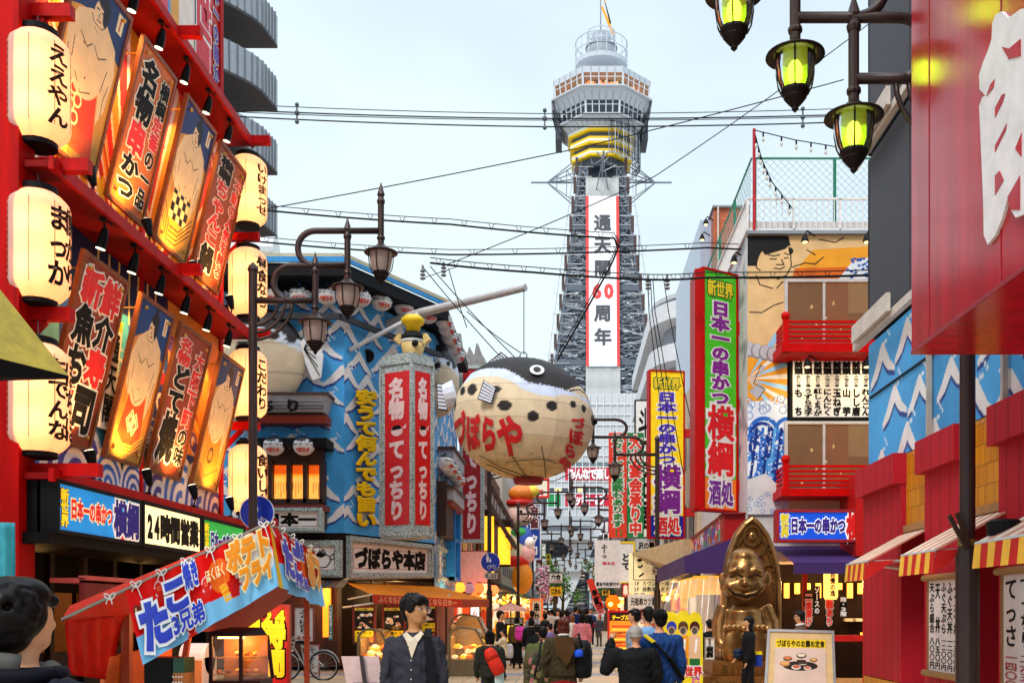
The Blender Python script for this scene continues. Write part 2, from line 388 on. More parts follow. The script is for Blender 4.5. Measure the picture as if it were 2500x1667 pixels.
# ---------------------------------------------------------------- red skewer restaurant, left
XW, XL, YA, YB = -7.0, -6.3, 12.8, 20.5
def restaurant():
    t = T('restaurant_building', 'red skewer restaurant with lantern brackets and glowing murals on its two upper floors', 'restaurant', (XW - 3, 16, 0))
    b = MB()
    b.box(-12, XW - .06, YA + .02, YB - .02, 2.55, 15.5)
    b.box(-12, XW - 1.6, YA + .1, YB - .1, 0, 2.55); b.box(-12, XW - .4, YA, YA + .4, 0, 2.55); b.box(-12, XW - .1, YB - .5, YB - .05, 0, 2.55)
    b.build('wall', M('160806', .8), t)
    b = MB(); b.box(XW - .1, XW + .32, YA - .38, YA, 0, 15.5); b.box(XW - .05, XW + .06, YB - .12, YB + .06, 3.3, 15.5)
    b.box(XW, XW + .05, 16.62, 16.72, 3.45, 10.9); b.build('corner_post', RED, t)
    for z in (3.31, 7.12, 10.98):
        b = MB(); b.use(M('b40302', .55, spec=.14, var=.18)).box(XL - .06, XL, YA - .3, YB, z - .13, z + .03)
        b.use(DRED).box(XW, XL - .06, YA - .3, YB, z - .1, z - .02)
        b.build('floor_ledge', None, t)
        for y in [YA + .3 + i * .82 for i in range(10)]:
            pass
    # brackets: a beam standing out of the wall, a diagonal strut below it
    for z in (9.07, 11.0, 7.15, 5.3, 3.36):
        for y in ((12.78, 16.65, 20.48) if z in (11.0, 7.15) else (12.78, 20.48)):
            b = MB(); x1 = -5.98 if z in (11.0, 7.15) else -6.2
            if z == 3.36: x1 = -5.85
            b.box(XW, x1, y - .07, y + .07, z - .09, z + .07)
            b.build('bracket', M('bc0300', .55, spec=.14, var=.16), t)
            if z in (9.07, 5.3):
                MB().bar((XW, y, z - .55), (x1 - .35, y, z - .09), .09).build('strut', M('bc0300', .55, spec=.14, var=.16), t)
    # upper mural: red and orange rays
    nx, ny = 400, 200; cv = Cv(nx, ny, 'f0941c', 7.7, 3.7)
    ang = np.arctan2(cv.V + .9, cv.U - 3.4); k = (ang * 9.5) % 2
    cv.mask((k > .75) & (k < 1.0), 'ffe9cf'); cv.mask((k >= 1.0) & (k < 1.75), 'd02a1e'); cv.mask((k >= 1.75), 'ffe9cf')
    r2 = np.hypot(cv.U - 3.4, cv.V + .9)
    cv.mask((r2 > 4.6) & (np.sin(cv.U * 5 + cv.V * 3) > .55), 'c8302a')
    for i in range(26):
        x, y = RNG.uniform(0, 7.7), RNG.uniform(.2, 3.6); s = RNG.uniform(.12, .3)
        pts = [(x + s * q * math.cos(a), y + s * q * math.sin(a)) for q, a in zip([1, .4] * 5, np.arange(10) * math.pi / 5)]
        cv.poly(pts, ['c8221c', 'ffd9a0', 'f2b02c', 'b01a3a'][i % 4])
    for j in range(5):
        x = 1.1 + j * 1.55; pts = [(x + .18 * math.sin(q * 1.1 + j), .3 + q * .5) for q in np.linspace(0, 6, 26)]
        cv.line(pts, .14, 'b81d18'); cv.line([(p + .02, q) for p, q in pts], .06, 'ffcf7a')
    cv.paint(wallL(XW + .02, YA, YB, 7.2, 10.9), 'ray_mural', t)
    # lower mural: dark blue night, lattice tower, waves
    cv = Cv(nx, ny, '1d3f86', 7.7, 3.55)
    cv.mask(cv.V > 2.6 + .3 * np.sin(cv.U * 2), '131a44'); cv.mask((cv.U > 5.0) & (cv.V > 1.0), 'e9902a'); cv.mask((cv.U > 2.0) & (cv.U < 3.4) & (cv.V < 2.8), '3f97a8'); cv.mask((cv.U < 1.2), '6fb4c4')
    for j in range(7):
        x = 2.4 + j * .35; cv.line([(x, 3.6), (x - .06 + .05 * (j % 2), 3.1), (x - .02, 2.7)], .06, 'e8c069')
    for x0, dx in ((3.0, .9), (4.1, .9)):
        for i in range(14):
            v = i * .17; ww = .5 - v * .13
            cv.line([(x0 - ww, v), (x0 + ww, v)], .025, 'd8d0c4'); cv.line([(x0 - ww, v), (x0 + ww - .03, v + .17)], .02, 'a8a29a'); cv.line([(x0 + ww, v), (x0 - ww + .03, v + .17)], .02, 'a8a29a')
    cv.mask((cv.U > 2.55) & (cv.U < 5.0) & (cv.V < .9) & ((cv.U * 9 % 1) > .22), '2a2422')
    for cx_, rr in [(.4, 1.0), (1.7, .95), (2.7, .55), (3.6, .5), (4.6, .75), (5.6, .9), (6.6, .95), (7.4, .8)]:
        d = np.hypot(cv.U - cx_, cv.V - .05)
        for q in range(7, 0, -1):
            cv.mask(d < rr * q / 7, 'f2e3d2' if q % 2 else ['1d4fa8', '4a3c8c', '2468c0'][int(cx_) % 3])
    for j in range(22):
        x, y = RNG.uniform(4.6, 7.5), RNG.uniform(.9, 3.0); cv.ring(x, y, .1, .18, ['fff0dc', 'c2281c', '7a3d90'][j % 3]); cv.ell(x + .1, y - .1, .09, .16, ['c2281c', 'f6c24a', '5d3c98'][j % 3], j)
    cv.paint(wallL(XW + .02, YA, YB, 3.45, 7.0), 'wave_mural', t)
    # small painted tower name board between the hanging panels
    F = fq((285, 760, 15.7), (312, 775, 16.1), (300, 940, 16.2), (268, 955, 15.7))
    F = Fr((XW + .25, 15.05, 5.95), (XW + .25, 15.5, 5.95), (XW + .08, 15.5, 4.3), (XW + .08, 15.05, 4.3))
    b = MB(); b.use(M('f3e6cf')).slab(F, 0, 0, 1, .9); b.use(M('f0c81c')).slab(F, 0, .9, 1, 1); b.build('name_board', None, t)
    MB().text(F, '通天閣', (.1, .05, .9, .88), .03, .008).build('lettering', INK, t)
    # third storey: framed banners
    cv = Cv(140, 80, 'f6e2d0', 7.7, 3.5)
    for x in (1.6, 4.0, 6.3):
        cv.poly([(x, .4), (x + 1.1, .4), (x + 1.1, 3.4), (x, 3.4)], '4aa0dc'); cv.poly([(x + .15, .7), (x + 1.0, .6), (x + 1.0, 3.4), (x + .15, 3.4)], 'e84a62')
        cv.poly([(x + 1.15, .6), (x + 1.5, .6), (x + 1.5, 3.4), (x + 1.15, 3.4)], 'f0a63c')
    cv.mask((cv.U > 7.2), 'c01818')
    cv.paint(wallL(XW + .02, YA, YB, 11.1, 14.6), 'banner_wall', t)
    F = wallL(XW + .03, 18.95, 19.95, 11.5, 14.4); MB().text(F, '新世界', (.05, .02, .95, .98), .05, .01, out=M('fff4e8'), obold=.1, fill=M('d8263a')).build('lettering', None, t)
    F = wallL(XW + .03, 20.0, 20.35, 11.5, 14.4); MB().text(F, '日本一の串かつ', (.05, .02, .95, .98), .05, .01, out=M('fff4e8'), obold=.1, fill=M('5a3a98')).build('lettering', None, t)
    # dark shopfront below the fascia
    b = MB(); b.box(XW - .5, XL - .04, YA - .3, YB - .1, 2.42, 2.56); b.build('fascia_underside', M('0c0807'), t)
    MB().box(XW - .3, XL - .25, YA - .2, YB - .1, 2.56, 3.2).build('fascia_box', BLACK, t)
    b = MB()
    for i in range(9): b.box(XW - 1.55, XW - 1.5, YA + .7 + i * .85, YA + 1.3 + i * .85, .9, 1.9)
    b.build('glow_shelf', M('a85a14', .6, emit=.06), t)  # warm shop light put into these panels as faint emission
    b = MB(); b.box(XW - .42, XW - .36, YA + .5, YB - .7, .05, 1.0)
    for i in range(8): b.box(XW - .38, XW - .30, YA + .6 + i, YA + .72 + i, .05, 2.4)
    b.build('shopfront', M('1c0806', .5), t)
    b = MB(); b.box(XL - .35, XL + .1, YA + .3, 18.3, 1.96, 2.02); b.use(M('d8564a', .5)); b.box(XL + .02, XL + .12, YA + .3, 18.3, 2.0, 2.05)
    b.use(M('7e0c08', .6)).box(XL + .03, XL + .1, YA + .3, 18.3, 1.62, 1.99); b.build('awning_valance', None, t)
    return t
REST = restaurant()
lamp('POINT', (XW - .7, 14.6, 2.0), 5, (1, .5, .15), .2, name='shop_light'); lamp('POINT', (XW - .7, 18.3, 2.0), 5, (1, .5, .15), .2, name='shop_light')

# hanging picture and menu panels: Y range, floor
WOOD = M('7a3c10', .5, var=.2, bump=.15); ORANGE_BOARD = M('c8641a', .5, var=.16, scale=3); BROWN_BOARD = M('94350f', .5, var=.16, scale=3)
def wrestler(k):
    cv = Cv(230, 414, ['1d3468', '26356e', '17407e', '23406a'][k], 1.0, 1.8)
    cv.mask(cv.V < 1.34 + .12 * np.sin(cv.U * 4), ['d8963c', 'c88a3a', 'd88830', 'd08a34'][k])
    skin, ink = 'e8c79a', '3a2418'; apron = ['d83c1c', 'e0a028', 'd8481c', 'd87818'][k]
    cv.poly([(.05, 0), (.95, 0), (.95, .35), (.05, .35)], 'd09a3c')
    cv.poly([(.1, .1), (.25, .75), (.75, .75), (.9, .1)], apron)
    cv.poly([(.08, .85), (.04, 1.15), (.14, 1.38), (.36, 1.5), (.64, 1.5), (.88, 1.36), (.96, 1.12), (.92, .7), (.82, .5), (.76, .8), (.5, .68), (.3, .76), (.2, .72)], skin)
    cv.ell(.48, .95, .3, .32, skin); cv.ell(.5, 1.52, .115, .14, skin); cv.ell(.53, 1.66, .12, .07, '1a1620'); cv.ell(.6, 1.58, .06, .13, '1a1620'); cv.ell(.52, 1.75, .05, .035, '1a1620')
    for a in ([(.25, 1.2), (.4, 1.12), (.48, 1.2)], [(.52, 1.2), (.62, 1.12), (.76, 1.2)], [(.3, .8), (.45, .66), (.62, .74)], [(.82, 1.1), (.78, .85)], [(.18, 1.1), (.2, .9)]): cv.line(a, .012, ink)
    cv.line([(.42, 1.55), (.46, 1.555)], .018, ink); cv.line([(.52, 1.555), (.56, 1.55)], .018, ink); cv.line([(.46, 1.45), (.53, 1.455)], .016, 'a83a2c'); cv.line([(.49, 1.53), (.475, 1.49), (.5, 1.485)], .01, ink); cv.ell(.48, .83, .012, .012, ink)
    for i in range(9): cv.line([(.08 + i * .1, .1), (.1 + i * .1, .02)], .014, 'a86a20')
    for i in range(14): cv.line([(.06, .06 + i * .02), (.94, .06 + i * .02 + .01 * math.sin(i))], .004, 'b87a2c')
    cv.line([(.36, 1.46), (.42, 1.4), (.56, 1.4), (.63, 1.46)], .01, ink); cv.line([(.44, 1.36), (.52, 1.34)], .008, ink); cv.ell(.34, 1.13, .018, .018, 'b8845c'); cv.ell(.64, 1.13, .018, .018, 'b8845c'); cv.line([(.1, .98), (.16, .8), (.14, .62)], .01, ink); cv.line([(.9, .98), (.86, .8), (.88, .62)], .01, ink); cv.poly([(.8, 1.55), (.92, 1.55), (.92, 1.75), (.8, 1.75)], 'e8d8b0'); cv.line([(.86, 1.58), (.86, 1.72)], .02, 'a8301c')
    if k == 0:
        for i in range(5): cv.ring(.35 + .1 * (i % 2), .66 - i * .09, .05, .075, 'f4d8a0')
    if k == 1:
        ch = ((cv.U * 9).astype(int) + (cv.V * 9).astype(int)) % 2; m = (cv.V > .35) & (cv.V < .72) & (cv.U > .22) & (cv.U < .78)
        cv.mask(m & (ch == 0), '1c1714'); cv.mask(m & (ch == 1), 'f0d28c')
        for q in range(4): cv.line([(.05, .5 - q * .07), (.3, .25 - q * .06), (.6, .26 - q * .06), (.95, .55 - q * .07)], .02, '2a1c10')
    if k == 2:
        for s in (.13, .075):
            cv.line([(.46, .45 + s), (.46 + s, .45), (.46, .45 - s), (.46 - s, .45), (.46, .45 + s)], .022, 'f8e0b0'); cv.line([(.58, .42 + s), (.58 + s, .42), (.58, .42 - s), (.58 - s, .42), (.58, .42 + s)], .022, 'f8e0b0')
        for q in range(3): cv.line([(.1, .3 - q * .06), (.35, .16 - q * .04), (.65, .17 - q * .04), (.92, .32 - q * .06)], .025, 'f0c04c')
    if k == 3:
        cv.ring(.45, .45, .07, .12, '1c1512'); cv.line([(.1, .3), (.4, .14), (.9, .3)], .03, 'a84a14')
    m = (cv.V < .3) & ((cv.U * 40 % 1 < .3) | (cv.V * 40 % 1 < .3)); cv.c[m] *= .8
    return cv
def hang_panel(y0, y1, up, txt, name, label, cat, board, cv=None, group=None):
    zt, zb = (10.13, 7.85) if up else (6.27, 3.94)
    xt, xb = -6.36, -6.9
    F = Fr((xt, y0, zt), (xt, y1, zt), (xb, y1, zb), (xb, y0, zb))
    t = sign(name, label, cat, F, board, txt, WOOD, .06, .05, group, cv)
    for a in (.12, .88):
        for bb in (.05, .95):
            q = Vector(F.p(a, bb, 0)); MB().tube([q, q + Vector((-.35, 0, 0))], .012, 6).ball(q + Vector((.03, 0, 0)), .03, n=8, m=5).build('standoff_bolt', M('c89a40', .3, .8), t)
    return t
KW = M('f5ead8', .6); KR = M('e01c14', .5); KB = M('16130f', .6)
hang_panel(13.35, 14.81, True, (), 'wrestler_picture', 'tilted panel of a wrestler in a red apron beside the topmost near lantern', 'picture panel', WOOD, wrestler(0))
hang_panel(15.34, 16.5, True, (tx('名物', (.1, .55, .6, .95), KB, .05, KW, .1), tx('串', (.1, .33, .6, .55), KR, .05, KW, .1), tx('かつ', (.1, .04, .6, .33), KB, .05, KW, .1),
    tx('横綱', (.66, .68, .94, .92), KB, .04, KW, .09), tx('定番', (.66, .46, .94, .68), KR, .04, KW, .09), tx('の一品', (.66, .06, .94, .46), KB, .04, KW, .09)),
    'menu_board', 'tilted orange board with large black and red lettering between two upper wrestler panels', 'menu board', ORANGE_BOARD)
hang_panel(17.07, 18.35, True, (), 'wrestler_picture', 'tilted panel of a wrestler with a chequered apron on the upper floor', 'picture panel', WOOD, wrestler(1))
hang_panel(18.74, 20.08, True, (tx('横綱', (.08, .78, .55, .96), KB, .05, KW, .1), tx('ちゃんこ', (.1, .26, .58, .78), KR, .05, KW, .1), tx('鍋', (.1, .06, .58, .26), KB, .05, KW, .1), tx('不動の人気を誇る', (.68, .08, .95, .9), KR, .04, KW, .09)),
    'menu_board', 'tilted brown board with mostly red lettering, farthest on the upper floor beside the end lantern', 'menu board', BROWN_BOARD)
hang_panel(13.46, 14.69, False, (tx('新', (.06, .76, .5, .97), KR, .05, KW, .1), tx('魚', (.06, .54, .5, .76), KB, .05, KW, .1), tx('お', (.06, .3, .5, .54), KB, .05, KW, .1), tx('寿', (.5, .34, .95, .56), KR, .05, KW, .1), tx('鮮', (.52, .76, .95, .97), KR, .05, KW, .1), tx('介', (.52, .56, .95, .76), KB, .05, KW, .1), tx('司', (.4, .06, .92, .34), KB, .05, KW, .1), tx('寿', (.02, .06, .4, .3), KR, .05, KW, .1)),
    'menu_board', 'dark brown board with red and black lettering in two columns, nearest on the lower floor', 'menu board', BROWN_BOARD)
hang_panel(15.26, 16.4, False, (), 'wrestler_picture', 'tilted panel of a wrestler in orange with two interlocked diamonds, lower floor', 'picture panel', WOOD, wrestler(2))
hang_panel(16.8, 18.1, False, (tx('名物', (.06, .76, .48, .95), KR, .05, KW, .1), tx('どて', (.06, .42, .55, .76), KB, .06, KW, .11), tx('焼', (.06, .08, .55, .42), KB, .06, KW, .11), tx('大阪下町', (.62, .36, .94, .92), KR, .04, KW, .09), tx('の味', (.62, .08, .94, .36), KB, .04, KW, .09)),
    'menu_board', 'dark brown board with huge black syllables between two lower wrestler panels', 'menu board', BROWN_BOARD)
hang_panel(18.75, 19.95, False, (), 'wrestler_picture', 'narrow far panel of a wrestler with a black ring on the apron, lower floor', 'picture panel', WOOD, wrestler(3))

# light boxes over the shopfront
Y_BG = Cv(90, 24, '1c86c8', 2.37, .58); Y_BG.mask(Y_BG.V < .12 + Y_BG.U * 0 - .1, '0f5a9c')
Y_BG.poly([(1.75, 0), (2.0, .28), (2.2, .3), (2.37, .55), (2.37, 0)], 'd81c20')
sign('light_box_sign', 'lit blue sign box with red and purple lettering above the dark shopfront', 'sign', wallL(XL, 12.63, 15.0, 2.6, 3.17), BLACK,
     (tx('新世界', (.015, .08, .1, .92), M('ffd818', emit=.4), .05, M('7a3a00'), .1), tx('日本一の串かつ', (.12, .28, .62, .75), M('e82014', emit=.35), .05, M('ffe8a8', emit=.4), .12, False), tx('横綱', (.64, .05, .99, .95), M('2c1a80', emit=.1), .05, M('ffe8d0', emit=.4), .12, False)),
     BLACK, .05, .2, None, Y_BG, .55)
sign('light_box_sign', 'lit cream sign box reading 24 hours in black characters', 'sign', wallL(XL, 15.16, 17.45, 2.6, 3.17), M('ffe2a0', .5, emit=1.0, var=.05),
     (tx('24時間営業', (.04, .12, .97, .86), M('1c130c'), .07, vert=False),), BLACK, .06, .2)
sign('light_box_sign', 'lit green sign box half hidden behind the stall canopy', 'sign', wallL(XL, 17.62, 19.8, 2.6, 3.17), M('22a03a', .5, emit=.55),
     (tx('新世界', (.02, .1, .12, .92), M('ffd818', emit=.4), .05, M('7a3a00'), .1), tx('日本一の串かつ', (.15, .12, .8, .7), M('3a2a98'), .06, M('ffffff', emit=.3), .12, False)), BLACK, .06, .2)

# paper lanterns
class CylFr:
    def __init__(s, c, r, h, a0, a1): s.c = np.array(c, float); s.r, s.h, s.a0, s.a1 = r, h, a0, a1; s.w = r * abs(a1 - a0)
    def p(s, a, b, c=0.0):
        a = np.asarray(a, float); b = np.asarray(b, float); c = np.asarray(c, float) + 0 * a
        th = s.a0 + (s.a1 - s.a0) * a; z = (b - .5) * s.h
        rr = s.r * np.where(np.abs(2 * b - 1) > .72, 1 - .35 * ((np.abs(2 * b - 1) - .72) / .28) ** 2, 1) + c
        return np.stack([s.c[0] + rr * np.cos(th), s.c[1] + rr * np.sin(th), s.c[2] + z], -1)
LPAPER = PAPER('f2d6c6', .58, .03)
def paper_lantern(loc, txt, label, dark='14100c'):
    t = T('paper_lantern', label, 'lantern', loc, 'tall white paper lanterns on the red brackets')
    H, r = 1.34, .37; prof = []
    for i in range(33):
        b = i / 32; q = abs(2 * b - 1); rr = r * (1 - .42 * max(0, (q - .7) / .3) ** 2) + (.004 if i % 2 else 0); prof.append((rr, (b - .5) * H))
    MB().lathe(prof, loc, 32, cap=False).build('paper_shade', LPAPER, t, True)
    b = MB()
    for k in range(8):
        a = k * math.pi / 4 + .2; b.tube([(loc[0] + (q + .004) * math.cos(a), loc[1] + (q + .004) * math.sin(a), loc[2] + z) for q, z in prof[::4]], .005, 5)
    b.build('ribs', M('6a4a2c'), t)
    for s in (1, -1):
        MB().lathe([(.2, -.03), (.23, -.02), (.23, .04), (.2, .06)], (loc[0], loc[1], loc[2] + s * (H / 2 + .03)), 20).build('cap_ring', BLACK, t)
    MB().tube([(loc[0], loc[1], loc[2] + H / 2 + .08), (loc[0], loc[1], loc[2] + H / 2 + .3)], .008, 6).build('hook', STEEL, t)
    cols = txt.split('/'); b = MB()
    for i, c_ in enumerate(cols):
        ctr = -.42 + i * .62; F = CylFr((loc[0], loc[1], loc[2]), r, H, ctr - .42, ctr + .42 if False else ctr + .40)
        b.text(F, c_, (0, .1, 1, .86), .035, .008, th=.001)
    b.build('lettering', M(dark, .7), t)
    for z in (.22, -.3): lamp('POINT', (loc[0] + .02, loc[1] - .13, loc[2] + z), 10, (1, .47, .13), .045, parent=t)
    return t
for z, tx_, l in ((8.06, 'ええやん', 'topmost lantern of the near column, under the upper bracket'), (6.1, 'まっか/儲かり', 'middle lantern of the near column beside the two-column menu board'), (4.22, 'ちでんな/ぼちぼ', 'lowest lantern of the near column, partly behind the yellow awning')):
    paper_lantern((-6.6, 12.72, z), tx_, 'big glowing paper lantern, ' + l)
for z, tx_, l in ((9.96, 'いけまっせ', 'topmost of the four far lanterns at the building end'), (8.12, '昼食なら', 'second from top of the four far lanterns at the building end'), (6.11, 'こだわり', 'third from top of the four far lanterns, before the pufferfish wall'), (4.22, '食いしん/坊', 'lowest of the four far lanterns, above the round blue sign')):
    paper_lantern((-6.42, 20.45, z), tx_, 'glowing paper lantern, ' + l)

# spotlights on the ledges
def spot_fixture(y, z, up, zl):
    x = -6.42
    t = T('spotlight', zl, 'spotlight', (x, y, z), ('upward' if up else 'downward') + ' spotlights on the red ledges')
    b = MB(); d = Vector((-.28, .05, 1 if up else -1)).normalized()
    o = Vector((x, y, z + (.02 if up else -.02)))
    b.lathe([(.045, -.02), (.05, .02)], o, 10); b.tube([o, o + Vector((.03, 0, .12 if up else -.12))], .014, 6)
    b.build('mount', BLACK, t)
    p = o + Vector((.03, 0, .14 if up else -.14)); b = MB()
    b.tube([p - d * .02, p + d * .1, p + d * (.22 if up else .26)], [.04, .065, .085 if up else .07], 12)
    b.build('lamp_can', M('0d0d0e', .35), t)
    e = p + d * (.225 if up else .265); MB().tube([e, e + d * .01], .062, 12).build('lens', M('fff0c8', .4, emit=2.5), t)
    MB().tube([o, o + Vector((.1, .05, -.06)), o + Vector((.1, .1, -.02)), o + Vector((.02, .12, 0))], .008, 5).build('cable', BLACK, t)
    lamp('SPOT', e + d * .03, 130 if up else 120, (1, .52, .15), .04, (XW - .05, y + .1, z + (1.9 if up else -2.1)), 105, t)
for n_, y in enumerate((14.1, 15.1, 16.1, 17.15, 18.2, 19.3)):
    od = ['first', 'second', 'third', 'fourth', 'fifth', 'sixth'][n_]
    spot_fixture(y, 10.86, False, f'black spotlight hung under the upper red ledge, {od} from the near lanterns')
    spot_fixture(y, 7.0, False, f'black spotlight hung under the middle red ledge, {od} from the near lanterns')
for n_, y in enumerate((13.75, 15.6, 17.5, 19.4)):
    od = ['nearest', 'second nearest', 'third nearest', 'farthest'][n_]
    spot_fixture(y, 7.17, True, f'upright spotlight standing on the middle red ledge, {od} of four')
    spot_fixture(y, 3.36, True, f'upright spotlight standing on the lowest red ledge, {od} of four')

# yellow awning corner and hanging teal cloth at the left edge
t = T('shop_awning', 'olive yellow shop awning corner with a black underside at the left edge', 'awning', (-6, 9, 3))
A = P(168, 917, 9); Bq = P(-420, 250, 9.0) + Vector((0, .4, 0)); Cq = P(-420, 760, 7.6); Dq = P(-420, 860, 11)
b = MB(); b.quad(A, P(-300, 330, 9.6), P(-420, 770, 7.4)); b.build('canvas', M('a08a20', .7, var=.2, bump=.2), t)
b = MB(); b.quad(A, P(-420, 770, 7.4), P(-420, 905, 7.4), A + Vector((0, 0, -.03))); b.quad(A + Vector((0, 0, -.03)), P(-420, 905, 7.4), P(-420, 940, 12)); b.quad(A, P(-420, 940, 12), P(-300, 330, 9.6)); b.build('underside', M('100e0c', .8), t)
MB().tube([P(-40, 700, 9), P(-40, 1200, 9)], .03).build('support_pole', BLACK, t)
def cloth(F, nx, ny, amp, waves, ph=0.0):
    A, B = np.meshgrid(np.linspace(0, 1, nx), np.linspace(0, 1, ny))
    q = F.p(A, B, amp * np.sin(A * waves * 2 * math.pi + ph + B * 1.3) * (1.1 - .6 * B) + amp * .4 * np.sin(A * waves * 5 + B * 6)).reshape(-1, 3)
    i = np.arange(nx * ny).reshape(ny, nx); f = np.stack([i[:-1, :-1], i[:-1, 1:], i[1:, 1:], i[1:, :-1]], -1).reshape(-1, 4)
    return q, [tuple(r) for r in f]
b = MB(); b.add(*cloth(fpx(-60, 1275, 32, 1720, 6.5), 24, 30, .03, 2.5)); o = b.build('hanging_cloth', M('2e8f9c', .8, var=.2), None, True, .006); tag(o, 'teal cloth hanging in folds at the lower left edge', 'cloth')
# ---------------------------------------------------------------- pufferfish restaurant on the corner
PA, PB, PC = (-5.94, 27.0), (-4.12, 31.2), (-4.06, 37.0)
def onseg(px, p0, p1):
    k = (px - CX) / FOC; dx, dy = p1[0] - p0[0], p1[1] - p0[1]; tt = (k * p0[1] - p0[0]) / (dx - k * dy)
    return tt, p0[1] + dy * tt
def chpt(px, py, off=0.0):
    tt, Y = onseg(px, PA, PB); return P(px, py, Y)
def wave(cv, x, y, s, fl=1, steep=.8):
    def arm(pts, w0, w1, dx, dy, col):
        n = 12
        for i in range(n):
            f = i / (n - 1) * (len(pts) - 1); k = min(int(f), len(pts) - 2); u = f - k; q = [pts[k][j] * (1 - u) + pts[k + 1][j] * u for j in (0, 1)]
            f2 = (i + 1) / n * (len(pts) - 1); k2 = min(int(f2), len(pts) - 2); u2 = f2 - k2; r = [pts[k2][j] * (1 - u2) + pts[k2 + 1][j] * u2 for j in (0, 1)]
            cv.line([(x + fl * (q[0] + dx) * s, y + (q[1] + dy) * s * steep), (x + fl * (r[0] + dx) * s, y + (r[1] + dy) * s * steep)], s * (w0 + (w1 - w0) * math.sin(math.pi * min(1, .1 + .62 * i / n))), col)
    L, R_ = [(-1.05, -.62), (-.6, -.35), (-.2, .1), (.05, .42)], [(1.1, -.55), (.6, -.3), (.25, .1), (.05, .42)]
    for p in (L, R_): arm(p, .06, .4, .03, -.2, '27408f')
    arm(L, .06, .46, 0, 0, 'f1ece8'); arm(R_, .05, .4, 0, 0, 'f1ece8')
    for i in range(3): cv.line([(x + fl * (-.75 + i * .12) * s, y + (-.5 + .12 * i) * s * steep), (x + fl * (-1.12 + i * .16) * s, y + (-.78 + .06 * i) * s * steep)], .06 * s, 'f1ece8'); cv.line([(x + fl * (.7 - i * .1) * s, y + (-.4 + .1 * i) * s * steep), (x + fl * (1.12 - i * .14) * s, y + (-.66 + .06 * i) * s * steep)], .05 * s, 'f1ece8')
    for i in range(5): cv.ell(x + fl * (.3 + .13 * i % .4) * s, y + (.5 + .12 * (i * 7 % 4)) * s, .055 * s, .07 * s, 'e6f0f6')
def blue_wall(w, h, nx, ny, seed, n, s0=.42):
    cv = Cv(nx, ny, '4aaef0', w, h); rg = np.random.default_rng(seed)
    cv.c *= (.8 + .2 * np.sin(cv.U * .9 + np.cos(cv.V * .7)) ** 2)[..., None]
    rows = max(3, int(h / .6))
    for j in range(rows):
        m = max(1, int(w / 1.0))
        for i in range(m):
            wave(cv, (i + .5 + .5 * (j % 2) + rg.uniform(-.15, .15)) * w / m % w, h - .36 - j * .6 + rg.uniform(-.1, .1), s0 * rg.uniform(.85, 1.25), rg.choice([1, 1, -1]))
    return cv
GRAN = bpy.data.materials.new('speckled_granite'); GRAN.use_nodes = True
_n = GRAN.node_tree; _b = _n.nodes['Principled BSDF']; _t = _n.nodes.new('ShaderNodeTexCoord'); _z = _n.nodes.new('ShaderNodeTexVoronoi'); _z.inputs['Scale'].default_value = 55
_r = _n.nodes.new('ShaderNodeValToRGB'); _r.color_ramp.interpolation = 'CONSTANT'
_r.color_ramp.elements[0].color = lin('c9cfca') + (1,); _r.color_ramp.elements[1].position = .5; _r.color_ramp.elements[1].color = lin('8f9a96') + (1,)
_e = _r.color_ramp.elements.new(.72); _e.color = lin('30382f') + (1,); _e = _r.color_ramp.elements.new(.85); _e.color = lin('a9b4ae') + (1,)
_n.links.new(_t.outputs['Object'], _z.inputs['Vector']); _n.links.new(_z.outputs['Color'], _r.inputs[0]); _n.links.new(_r.outputs[0], _b.inputs['Base Color']); _b.inputs['Roughness'].default_value = .4

